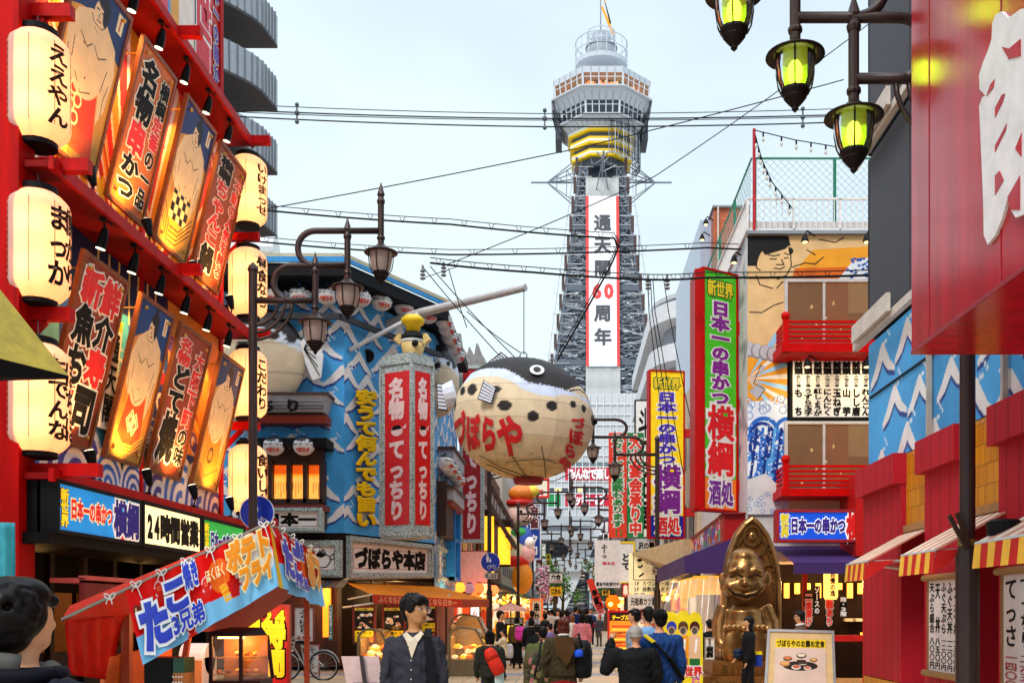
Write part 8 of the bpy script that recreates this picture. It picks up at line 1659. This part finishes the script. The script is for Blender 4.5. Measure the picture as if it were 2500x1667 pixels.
# ---------------------------------------------------------------- people
SKIN = M('c98e68', .55, var=.05); SKIN2 = M('b87a55', .55, var=.05); HAIRB = M('14100f', .45, var=.3, scale=40); SHOE = M('1c1a1c', .5)
def cl(c, r=.8): return M(c, r, var=.16, scale=9, bump=.25, spec=.2)
t_w = {}; t_h = {}
def person(label, px, Y, h, rot=0.0, top='202024', bot='17171b', hair='short', hairc=None, skin=None, shoes=None, wide=1.00, jacket=.006, skirt=None, head=0.0, arms=(None, None), legs=0.0, vox=.016, sleeves=1.0, bare=False, face=False, parts=True, collar=None, group=None, hz=1.0):
    x = (px - CX) * Y / FOC; o = Vector((x, Y, 0)); t = T('person', label, 'person', o, group)
    c, s = math.cos(rot), math.sin(rot); hc, hs = math.cos(head), math.sin(head)
    def W(p): return Vector((x + h * (p[0] * c - p[1] * s), Y + h * (p[0] * s + p[1] * c), h * p[2]))
    def H(p): p = (p[0] * hz, p[1] * hz, .875 + (p[2] - .875) * hz); q = (p[0] * hc - p[1] * hs, p[0] * hs + p[1] * hc, p[2]); return W(q)
    t_w[t.name] = W; t_h[t.name] = H
    b = MB(); seg_ = []; skin = skin or SKIN
    def cap(p, q, r0, r1, tag_, n=10, f=W):
        P0, P1 = f(p), f(q); b.tube([P0, P1], [r0 * h, r1 * h], n); b.ball(P0, r0 * h * .99, n=n, m=6); b.ball(P1, r1 * h * .99, n=n, m=6); seg_.append((P0, P1, (r0 + r1) / 2 * h, tag_))
    def ell(p, rx, ry, rz, tag_, f=W):
        base = len(b.v); b.ball((0, 0, 0), rx, ry, rz, 16, 10)
        for i in range(base, len(b.v)): v = b.v[i]; b.v[i] = tuple(f((p[0] + v[0], p[1] + v[1], p[2] + v[2])))
        seg_.append((f(p), f(p), (rx + ry + rz) / 3 * h, tag_))
    def ringstack(rows, tag_):
        base = len(b.v); b.lathe([(1, 0)] * 1 + [(1, 1)], (0, 0, 0), 4, cap=False); del b.v[base:]; nf = 4; del b.f[-nf:]; del b.m[-nf:]
        n = 18
        for rx, ry, yy, z in rows:
            for k in range(n): a = 2 * math.pi * k / n; b.v.append(tuple(W((rx * math.cos(a), yy + ry * math.sin(a), z))))
        for i in range(len(rows) - 1):
            for k in range(n): A = base + i * n + k; B_ = base + i * n + (k + 1) % n; b.f.append((A, B_, B_ + n, A + n)); b.m.append(0)
        b.f.append(tuple(base + n - 1 - k for k in range(n))); b.m.append(0); e = base + (len(rows) - 1) * n; b.f.append(tuple(e + k for k in range(n))); b.m.append(0)
        for r0, r1 in zip(rows[:-1], rows[1:]): seg_.append((W((0, r0[2], r0[3])), W((0, r1[2], r1[3])), (r0[0] + r0[1] + r1[0] + r1[1]) / 4 * h, tag_))
    j = jacket; w_ = wide
    ringstack([(.088 * w_ + j, .064 * w_ + j, 0, .475), (.092 * w_ + j, .066 * w_ + j, 0, .53), (.084 * w_ + j, .06 * w_ + j, .002, .6), (.095 * w_ + j, .066 * w_ + j, .004, .7), (.108 * w_ + j, .066 * w_ + j, .0, .765), (.1 * w_ + j, .056 + j, -.004, .8), (.06, .045, -.006, .828), (.034, .034, -.004, .845)], 1)
    cap((0, -.004, .835), (0, .006, .885), .031, .029, 0)
    ell((0, .008, .93), .0445, .053, .066, 0, H); ell((0, .026, .895), .032, .03, .026, 0, H); ell((0, .064, .922), .0085, .011, .014, 0, H)
    for sg in (-1, 1): ell((sg * .045, .0, .925), .007, .012, .018, 0, H)
    for k, sg in enumerate((-1, 1)):
        sh, el, wr = arms[k] or ((.104 * w_, 0, .775), (.132 * w_, -.015, .62), (.13 * w_, .035, .485))
        sh, el, wr = [(sg * p[0], p[1], p[2]) for p in (sh, el, wr)]
        cap(sh, el, .033 + j, .027 + j, 1); m_ = tuple(el[i] + (wr[i] - el[i]) * .9 for i in range(3))
        cap(el, m_ if sleeves > .5 else wr, .026 + (j if sleeves > .5 else 0), .02 + (j * .8 if sleeves > .5 else -.003), 1 if sleeves > .5 else 0); d = Vector(wr) - Vector(el); d.normalize(); a = Vector(wr) + d * .022; sd = d.cross(Vector((0, 0, 1))) if abs(d.z) < .8 else d.cross(Vector((0, 1, 0))); sd.normalize()
        cap(tuple(Vector(wr) - d * .005), tuple(a + d * .01), .0135, .017, 0)
        for f_ in range(4):
            r_ = a + sd * (.018 - f_ * .012) + d * .018; k1 = r_ + d * .022 + Vector((0, .004, 0)); k2 = k1 + d * (.012 + .004 * (f_ in (1, 2))) + Vector((0, .01, -.002)); cap(tuple(r_), tuple(k1), .0062, .0056, 0, 6); cap(tuple(k1), tuple(k2), .0056, .0045, 0, 6)
        th = a + sd * .02; cap(tuple(th), tuple(th + sd * .014 + d * .018 + Vector((0, .01, 0))), .0068, .0052, 0, 6)
    lo = 2 if not bare else 0
    for sg in (-1, 1):
        st = sg * legs; kn = (sg * .055, .012 + st * .5, .275); an = (sg * .058, -.01 + st, .05)
        cap((sg * .048, 0, .5), kn, .058, .041, 2 if not bare else 2); 
        if bare: cap((sg * .05, st * .3, .4), kn, .043, .036, 0)
        cap(kn, an, .038 if not bare else .033, .024 if bare or skirt else .03, lo); cap((an[0], an[1] - .012, .022), (an[0] + sg * .012, an[1] + .085, .018), .024, .02, 3)
    if skirt: ringstack([(.11 * w_, .085, 0, skirt), (.1 * w_, .078, 0, .48), (.086 * w_, .062, 0, .6)], 2)
    o_ = voxel(b, vox, 'body', None, t, 2); me = o_.data; me.materials.clear()
    for m in (skin, cl(top), cl(bot), shoes or SHOE): me.materials.append(m)
    cen = np.zeros(len(me.polygons) * 3); me.polygons.foreach_get('center', cen); cen = cen.reshape(-1, 3) + np.array(o); best = np.full(len(cen), 1e9); tg = np.zeros(len(cen), int)
    for P0, P1, r, tag_ in seg_:
        p0 = np.array(P0); d = np.array(P1) - p0; L = d @ d; u = np.clip(((cen - p0) @ d) / L, 0, 1) if L > 1e-9 else np.zeros(len(cen)); dist = np.linalg.norm(cen - p0 - u[:, None] * d, axis=1) / r; m = dist < best; best[m] = dist[m]; tg[m] = tag_
    zc = cen[:, 2] / h; rad = np.hypot(cen[:, 0] - x, cen[:, 1] - Y) / h; tg[(tg == 1) & (zc > .836) & (rad < .047)] = 0; tg[(tg == 1) & (zc > .85) & (rad < .06)] = 0; tg[(tg == 2) & (zc > .505) & (skirt is None)] = 1
    if bare: tg[(tg == 0) & (zc < .5) & (zc > .42)] = 2
    me.polygons.foreach_set('material_index', tg); me.update()
    nv = len(me.vertices); co = np.zeros(nv * 3); me.vertices.foreach_get('co', co); co = co.reshape(-1, 3); no = np.zeros(nv * 3); me.vertex_normals.foreach_get('vector', no); no = no.reshape(-1, 3); ok = np.zeros(nv, bool)
    for k, p in zip(tg, me.polygons):
        if k in (1, 2): ok[list(p.vertices)] = True
    q = co / h; f = np.sin(q[:, 2] * 55 + 5 * np.sin(q[:, 0] * 26 + px) + 4 * np.sin(q[:, 1] * 31 + q[:, 2] * 14)) + .7 * np.sin(q[:, 2] * 120 + 7 * np.sin(q[:, 0] * 40 + q[:, 2] * 20 + px))
    co[ok] += no[ok] * (f[ok] * .0034 * h)[:, None]; me.vertices.foreach_set('co', co.ravel()); me.update()
    hm = hairc if hairc and not isinstance(hairc, str) else (M(hairc, .45, var=.25, scale=40) if hairc else HAIRB); b = MB(); rg = np.random.default_rng(abs(int(px * 7)))
    if hair == 'beanie':
        ell_ = lambda p, rx, ry, rz: (b.ball((0, 0, 0), rx, ry, rz, 18, 12), [b.v.__setitem__(i, tuple(H((p[0] + b.v[i][0], p[1] + b.v[i][1], p[2] + b.v[i][2])))) for i in range(len(b.v) - 18 * 13, len(b.v))])
        ell_((0, -.006, .955), .056, .064, .052); ell_((0, -.006, .925), .057, .063, .024); ell_((0, -.01, 1.002), .012, .012, .01)
        o2 = voxel(b, .008 * h, 'beanie', M('9a948c', .9, var=.2, bump=.5, scale=14), t, 2); return t
    def he(p, rx, ry, rz):
        base = len(b.v); b.ball((0, 0, 0), rx, ry, rz, 16, 10)
        for i in range(base, len(b.v)): v = b.v[i]; b.v[i] = tuple(H((p[0] + v[0], p[1] + v[1], p[2] + v[2])))
    he((0, -.012, .952), .0505, .055, .053); he((0, -.022, .925), .046, .042, .05)
    if hair == 'thick': he((0, -.028, .925), .053, .045, .06); he((0, .0, .975), .052, .055, .04); [he((sg * .044, -.012, .945), .014, .034, .04) for sg in (-1, 1)]
    else: he((0, .028, .972), .04, .03, .021)
    if hair == 'bowl': he((0, .022, .972), .05, .04, .03); [he((sg * .043, .012, .95), .011, .03, .03) for sg in (-1, 1)]
    for sg in (-1, 1): he((sg * .037, -.008, .94), .013, .03, .03); he((sg * .022, .045, .968), .02, .013, .014)
    if hair in ('long', 'bob'):
        e = .8 if hair == 'long' else .86
        for sg in (-1, 0, 1): he((sg * .03, -.03 + .012 * abs(sg), (.95 + e) / 2), .028, .026, (.95 - e) / 2 + .02)
        if hair == 'bob': he((0, -.014, .915), .054, .05, .045)
    if hair == 'bun': he((0, -.05, .985), .022, .022, .022)
    for _ in range(300 if vox < .01 else 40 if vox < .014 else 10): a = rg.uniform(0, 6.28); e = rg.uniform(.1, 1.3); k_ = 1.17 if hair == 'thick' else 1.0; e = e if k_ == 1 else rg.uniform(-.9, 1.5); he((.047 * k_ * math.cos(a) * math.cos(e), -.012 - .012 * (k_ > 1) + .05 * k_ * math.sin(a) * math.cos(e), .955 - .008 * (k_ > 1) + .05 * k_ * math.sin(e)), .0095, .0095, .0095) if k_ == 1 or math.sin(a) * math.cos(e) < .45 else None
    voxel(b, max(.007, vox * .6), 'hair', hm, t, 1)
    if vox < .015:                       # loose strands over the hair mass
        b = MB(); curly = vox < .01
        for _ in range(900 if curly else 320):
            a = rg.uniform(0, 6.283); e = rg.uniform(-.25, 1.45); q = []
            for k in range(5):
                if curly: e2 = e + .1 * math.sin(k * 1.6 + a * 3); a2 = a + .13 * math.cos(k * 1.6 + e * 5); rr = 1.03 + .05 * math.sin(k * 1.5)
                else: e2 = e - k * .17; a2 = a + .03 * math.sin(e * 9); rr = 1.02
                p = (.0505 * rr * math.cos(a2) * math.cos(e2), -.013 + .056 * rr * math.sin(a2) * math.cos(e2), .952 + .054 * rr * math.sin(e2))
                if p[1] > .01 and p[2] < .962 or e2 < -.6: break
                q.append(H(p))
            if len(q) > 2: b.tube(q, [.0016 * h] * (len(q) - 1) + [.0005 * h], 4, False)
        b.build('hair_strands', hm if not curly else M('2a1b14', .35), t)
    if face:
        b = MB(); b.use(M('f0e8e0', .4)); 
        for sg in (-1, 1): b.ball(H((sg * .0185, .0535, .938)), .0075 * h, .004 * h, .0035 * h, 10, 6)
        b.use(M('120c0a', .3))
        for sg in (-1, 1): b.ball(H((sg * .0185, .0565, .938)), .0034 * h, .003 * h, .0034 * h, 8, 6); b.tube([H((sg * .009, .058, .9515)), H((sg * .019, .0575, .954)), H((sg * .03, .05, .951))], .002 * h, 6); b.tube([H((sg * .011, .0575, .941)), H((sg * .0185, .058, .9425)), H((sg * .027, .053, .94))], .0011 * h, 5)
        b.use(M('8e4238', .5)).tube([H((-.014, .0565, .898)), H((0, .0605, .8975)), H((.014, .0565, .898))], .0026 * h, 6); b.build('face_feature', None, t)
    if collar:
        b = MB().use(M(collar, .7)); b.tube([W((.045 * math.cos(a), -.004 + .042 * math.sin(a), .842 + .008 * math.sin(a + 3.14))) for a in np.linspace(0, 6.284, 21)], .011 * h, 8); b.build('collar', None, t, True)
    return t
def bag(label, c, r, col, cat='bag', strap=None, name='bag', flap=True, tilt=0.0):
    t = T(name, label, cat, c); b = MB(); n = 14
    for i in range(7): pass
    c = Vector(c); R_ = Matrix.Rotation(tilt, 3, 'Y'); base = len(b.v)
    b.lathe([(.55, -1), (.9, -.9), (1.0, -.4), (.98, .2), (.85, .75), (.5, 1.0)], (0, 0, 0), 18, 0, r[0], r[1])
    b.v = [tuple(c + R_ @ Vector((x, y, z * r[2]))) for x, y, z in b.v]; b.build('body', cl(col, .6), t, True)
    if flap: b = MB(); b.lathe([(1.04, .2), (.95, .55), (.6, .8)], (0, 0, 0), 18, 0, r[0], r[1]); b.v = [tuple(c + R_ @ Vector((x, y, z * r[2]))) for x, y, z in b.v]; b.build('flap', cl(col, .4), t, True)
    if strap: MB().tube(strap, .018, 6).build('strap', cl('1a1716'), t, True)
    return t
pi = math.pi
# the man in the grey cardigan, facing us, head turned along the street
Yc = 8.5; man = person('man in a charcoal V neck cardigan and glasses, looking aside in the foreground', 1012, Yc, 1.705, pi, '302e36', '5a5450', 'bowl', None, M('b57c4c', .55, var=.05), None, 1.08, .006, None, .95, (((.106, 0, .776), (.135, .0, .62), (.138, .02, .47)), ((.106, 0, .776), (.138, .0, .62), (.138, .02, .47))), .02, .012, face=True, hz=1.13)
W, H = t_w[man.name], t_h[man.name]
b = MB().use(M('cbb99f', .8)); b.add([W(p) for p in ((-.05, .05, .822), (-.028, .068, .79), (0, .084, .71), (.028, .068, .79), (.05, .05, .822), (.034, .036, .832), (0, .056, .805), (-.034, .036, .832))], [(0, 1, 7), (7, 1, 6), (1, 2, 3), (1, 3, 6), (6, 3, 5), (3, 4, 5)]); b.build('shirt', None, man, solid=.012)
b = MB().use(M('d2c2aa', .8))
for sg in (-1, 1): b.add([W((sg * .006, .064, .803)), W((sg * .034, .036, .838)), W((sg * .05, .04, .822)), W((sg * .026, .072, .785))], [(0, 1, 2, 3)])
b.build('collar', None, man, solid=.016); b = MB().use(M('b8b0a0', .4))
for z in (.7, .655, .61): b.ball(W((.004, .083, z)), .007)
b.build('button', None, man)
b = MB().use(M('b8b4b0', .3, .7))
for sg in (-1, 1): b.tube([H((sg * .02 + .017 * math.cos(a), .0635, .936 + .013 * math.sin(a))) for a in np.linspace(0, 6.284, 15)], .0016, 5); b.tube([H((sg * .037, .062, .94)), H((sg * .046, .0, .94))], .0016, 5)
b.tube([H((-.004, .066, .938)), H((.004, .066, .938))], .0016, 5); b.build('glasses', None, man)
t = T('shoulder_bag_strap', 'broad black bag strap over the shoulder of the man in the cardigan', 'strap', W((-.1, .05, .7))); b = MB(); q = [W(p) for p in ((-.06, -.06, .81), (-.068, .0, .85), (-.07, .055, .81), (-.085, .09, .7), (-.105, .088, .55), (-.115, .06, .42))]
for a, c_ in zip(q[:-1], q[1:]): b.bar(a, c_, .055, .012)
b.build('webbing', BLACK, t)
# the man close by at the lower left, seen from behind
m2 = person('man with dark wavy hair in a navy jacket, closest at the lower left', 52, 3.25, 1.685, -.3, '10101e', '101014', 'thick', M('0e0908', .4, var=.3, scale=30), None, None, 1.08, .02, None, -.12, vox=.009)
W = t_w[m2.name]; b = MB().use(M('4a4844', .8)); b.tube([W((.062 * math.cos(a), -.012 + .06 * math.sin(a), .846 + .012 * math.sin(a + 3.3))) for a in np.linspace(.4, 5.6, 21)], .03, 10); b.build('hood', None, m2, True); b = MB().use(M('0a0a14', .7)); b.tube([W((.075 * math.cos(a), -.006 + .07 * math.sin(a), .83)) for a in np.linspace(0, 6.284, 21)], .028, 8); b.build('collar', None, m2, True)
MB().ball(W((-.045, -.105, .765)), .008).build('stud', STEEL, m2)
# walkers
kid = person('small person in a dark olive jacket carrying a red sling bag', 1196, 15.2, 1.3, 0.05, '23241c', '3a1a6a', 'bob', None, None, None, 1.12, .018, None, 0, vox=.014)
c = t_w[kid.name]((.05, -.135, .66)); Wk = t_w[kid.name]; bag('red sling bag with a black zip across the olive jacket', c, (.1, .07, .21), 'd02a14', 'bag', [Wk((-.09, -.09, .83)), Wk((-.06, -.12, .8)), c + Vector((-.03, -.03, .14))], 'sling_bag', True, -.45)
bag('white plastic bag beside the person with the red sling bag', P(1219, 1650, 15.1), (.07, .05, .14), 'b8d0cc', 'plastic bag', None, 'plastic_bag', False)
person('man in a black T shirt standing by the parasol stall', 1222, 24.5, 1.6, -pi / 2, '0e0e10', '141416', 'short', sleeves=0, face=True)
person('toddler in a cream shirt beside the man in black', 1229, 23.6, 1.18, pi / 2, 'd8c4a4', '1c1a1c', 'short', wide=1.05, arms=(((.105, 0, .79), (.11, .1, .72), (.1, .19, .74)), None))
wk = person('woman in an olive brown top and wide black trousers with a pink bag', 1262, 28.4, 1.44, -.1, '5e4a24', '0c0c0e', 'bob', None, None, None, 1.12, .01, .1, collar='d8d4d8'); bag('bright pink drawstring bag on the back of the woman in olive', t_w[wk.name]((.09, -.13, .68)), (.16, .09, .19), 'd83aa8', 'bag', [t_w[wk.name]((.05, -.08, .83)), t_w[wk.name]((.09, -.12, .78))])
for px, l in ((1244, 'left'), (1284, 'right')): bag('grey white plastic bag in the ' + l + ' hand of the woman in olive', P(px, 1588, 28.2), (.11, .07, .2), 'c4c4c8', 'plastic bag', None, 'plastic_bag', False)
person('man in a light grey jacket facing the amber stall', 1300, 32, 1.6, -.3, '8e8e94', '1a1a1e', 'short', wide=1.08)
person('woman in a long black coat behind the olive woman', 1297, 26, 1.43, .1, '0d0d10', '0c0c0e', 'bob', skirt=.3, wide=1.05)
k2 = person('person in black with a brown bag strap in the middle of the street', 1312, 20.5, 1.33, -.15, '0c0c10', '101014', 'short', wide=1.14, collar='101014'); MB_ = T('bag_strap', 'brown leather strap on the back of the person in black', 'strap', t_w[k2.name]((.08, -.1, .7))); MB().tube([t_w[k2.name](p) for p in ((.06, -.085, .82), (.075, -.11, .74), (.08, -.11, .6))], .014, 6).build('webbing', M('8a4a1c'), MB_)
rw = person('woman with red brown bobbed hair in an olive jacket and red tartan skirt', 1376, 14.0, 1.5, .0, '3a2f1a', '8a1414', 'bob', '5a1c0c', None, None, 1.2, .022, .3, vox=.013, collar='d8d4cc'); Wk = t_w[rw.name]
b = MB().use(cl('4a3014')); b.add([Wk(p) for p in ((-.085, -.115, .825), (.085, -.115, .825), (.1, -.128, .72), (.05, -.125, .6), (.02, -.12, .56), (-.06, -.128, .68))], [(0, 5, 4, 3, 2, 1)]); b.build('hood', None, rw, solid=.02)
bag('large black bag at the right side of the woman in tartan', P(1423, 1608, 14.0), (.13, .12, .26), '0d0d0f', 'bag', [P(1412, 1545, 13.9), P(1420, 1580, 13.9)]); bag('blue and white pouch tied to the black bag', P(1413, 1594, 13.8), (.06, .05, .05), '1c50c8', 'pouch', None, 'pouch', False)
bp = bag('olive and camouflage backpack left of the woman in tartan', P(1300, 1640, 13.4), (.12, .13, .3), '4a4426', 'backpack', [P(1322, 1560, 13.3), P(1316, 1600, 13.2), P(1305, 1650, 13.2)], 'backpack'); b = MB(); rg = np.random.default_rng(4)
for k_ in range(26): v = P(1300 + rg.uniform(-17, 17), 1640 + rg.uniform(-45, 45), 13.27); b.use(M(['8a7a50', '3a3020', '9a5a5a', '2c3a20'][k_ % 4], .7)).ball(v, .03, .012, .035, 7, 5)
b.build('camouflage_patch', None, bp)
person('person in a green jacket mostly hidden by the camouflage backpack', 1325, 14.6, 1.38, .2, '4e5428', '0e0e10', 'short', wide=1.17, jacket=.02)
person('woman with long black hair in a pink sweatshirt and denim shorts', 1421, 28.3, 1.52, .05, 'd07c86', '4a6078', 'long', wide=1.1, jacket=.014, bare=True, legs=.03)
person('man in a blue denim jacket walking towards us', 1442, 48, 1.7, pi, '24406e', '121a30', 'short', wide=1.11, face=True, legs=.05); bag('small red pouch on the man in blue denim', P(1446, 1525, 47.7), (.13, .08, .12), '8a1420', 'pouch', None, 'pouch', False)
person('child with a red cap near the menu stand', 1463, 46, 1.42, 2.6, '3a3a44', '4a4034', 'short', 'c01c18')
person('tall man in a dark blue jacket turned to the right', 1406, 40, 1.77, -.6, '0c1e52', '141418', 'short', wide=1.14)
person('woman with light brown hair and a white top in the crowd', 1397, 33, 1.45, .1, 'd8d0c4', '1a1a1e', 'bob', '7a4420', wide=1.03)
person('woman in dark clothes ahead of the red brown hair woman', 1371, 36, 1.6, 0, '101018', '0e0e12', 'bob', wide=1.11)
person('woman in a white checked robe in the crowd', 1347, 42, 1.66, .3, 'c8c0b8', 'b8b0a8', 'bun', skirt=.1, wide=1.08)
person('man in a pale shirt with dark straps walking away', 1333, 45, 1.72, 2.6, 'b8b4b4', '20202a', 'short')
bk = person('woman in a pink top wearing a black backpack', 1331, 31.5, 1.53, .0, 'd89a90', '1a1a20', 'short'); bag('black backpack on the woman in pink at the crowd centre', t_w[bk.name]((0, -.12, .7)), (.17, .1, .24), '121216', 'backpack', None, 'backpack')
person('little girl in lavender turned to the left', 1342, 26, 1.27, .9, '7a70a8', '3a3448', 'bun', wide=.95)
bn = person('person in a grey wool beanie and black coat raising one hand', 1552, 11.6, 1.42, .1, '0c0c0e', '0e0e10', 'beanie', wide=1.27, jacket=.028, vox=.012, arms=(((.15, 0, .78), (.235, .03, .66), (.18, .1, .885)), None)); Wk = t_w[bn.name]
tag(MB().bar(Wk((-.185, .12, .93)), Wk((-.13, .13, .935)), .012, .07).build('phone', M('c8702c', .3, emit=.15)), 'phone held up by the person in the grey beanie', 'phone')
dj = person('man with black hair in a blue denim jacket seen from behind at the right', 1610, 11.9, 1.61, .25, '163a72', '121420', 'short', wide=1.25, jacket=.016, vox=.012, head=.2); Wk = t_w[dj.name]
t = T('bag_strap', 'black and yellow strap across the back of the denim jacket man', 'strap', Wk((0, -.1, .7))); b = MB(); q = [Wk(p) for p in ((-.13, -.06, .82), (-.08, -.115, .77), (.03, -.125, .66), (.15, -.07, .5))]
for a, c_, m in zip(q[:-1], q[1:], ('d8b818', '101012', '101012')): b.use(cl(m)).bar(a, c_, .07, .02)
b.build('webbing', None, t)
person('man in a grey shirt looking left, in front of the red menu stand', 1549, 15.5, 1.63, 1.2, '8a8f9a', '1a1a1e', 'short', wide=1.05, face=True)
person('person with dark hair in a pale blue shirt between the beanie and the denim jacket', 1582, 14.0, 1.65, .5, '7aa4d0', '1a1a24', 'short', wide=1.11)
w2 = person('woman with long black hair and dark jacket passing the bronze statue', 1828, 17.6, 1.5, 1.5, '0e0c10', '0d0d10', 'long', wide=1.03, legs=.06, face=True, jacket=.01, arms=(None, ((.112, 0, .79), (.12, .03, .63), (.09, .13, .52))))
Wk = t_w[w2.name]; t = T('waist_bag', 'blue denim waist bag with a yellow band worn by the woman at the statue', 'bag', Wk((0, -.08, .52))); b = MB(); b.use(cl('1c3a9a')).bar(Wk((.02, -.09, .56)), Wk((.02, -.09, .43)), .18, .08); b.use(cl('e8d018')).bar(Wk((.02, -.085, .6)), Wk((.02, -.085, .565)), .19, .1); b.build('body', None, t); bag('navy pouch in front of the woman at the statue', Wk((0, .12, .58)), (.09, .07, .08), '14203c', 'pouch', None, 'pouch')
p2 = person('man with wavy hair and glasses in a brown jacket behind the A board', 1952, 18.6, 1.6, 1.25, '5a4430', '1a1a1c', 'short', wide=1.05, face=True, collar='e0dcd8'); H = t_h[p2.name]; b = MB()
for sg in (-1, 1): b.tube([H((sg * .02 + .016 * math.cos(a), .064, .936 + .013 * math.sin(a))) for a in np.linspace(0, 6.284, 13)], .003, 5)
b.tube([H((.037, .06, .94)), H((.046, 0, .94))], .003, 5).tube([H((-.037, .06, .94)), H((-.046, 0, .94))], .003, 5); b.build('glasses', BLACK, p2)
person('person in black stooping beside the cut out board', 1732, 21, 1.42, .4, '101012', '121214', 'short', wide=1.05)
# the far crowd
tops = ['15151a', '2a3a6a', 'c8c4c0', '6a2a2a', '3a3a3e', '101018', '8a8a90', '1c3a2a', 'd8cfc0', '202838', '4a3020', '181820']
where = ['left edge of the far crowd', 'left part of the far crowd', 'second row at the far left', 'middle left of the far crowd', 'centre of the far crowd', 'just right of the crowd centre', 'middle right of the far crowd', 'right part of the far crowd']
i = 0
for Y, xs in ((44, (1312, 1326, 1362, 1385, 1412, 1432)), (52, (1322, 1352, 1378, 1418)), (62, (1331, 1362, 1390, 1428, 1452)), (76, (1340, 1358, 1374, 1398, 1412, 1440)), (95, (1348, 1366, 1382, 1404, 1424, 1436))):
    for k_, px in enumerate(xs):
        nm = {'15151a': 'black', '2a3a6a': 'blue', 'c8c4c0': 'pale grey', '6a2a2a': 'dark red', '3a3a3e': 'charcoal', '101018': 'black', '8a8a90': 'grey', '1c3a2a': 'dark green', 'd8cfc0': 'cream', '202838': 'navy', '4a3020': 'brown', '181820': 'black'}[tops[i % 12]]
        person(f'{nm} clad walker, {["first", "second", "third", "fourth", "fifth", "sixth"][k_]} from left in the {["nearest", "second", "middle", "fourth", "farthest"][(44, 52, 62, 76, 95).index(Y)]} crowd row', px, Y, 1.56 + .03 * (i * 7 % 6), (0, .2, pi, -.3)[i % 4], tops[i % 12], ['17171b', '2a2a3a', '3a3430'][i % 3], ['short', 'bob', 'short', 'long'][i % 4], wide=1.07, vox=.03, legs=.04, group='distant walkers in the street'); i += 1
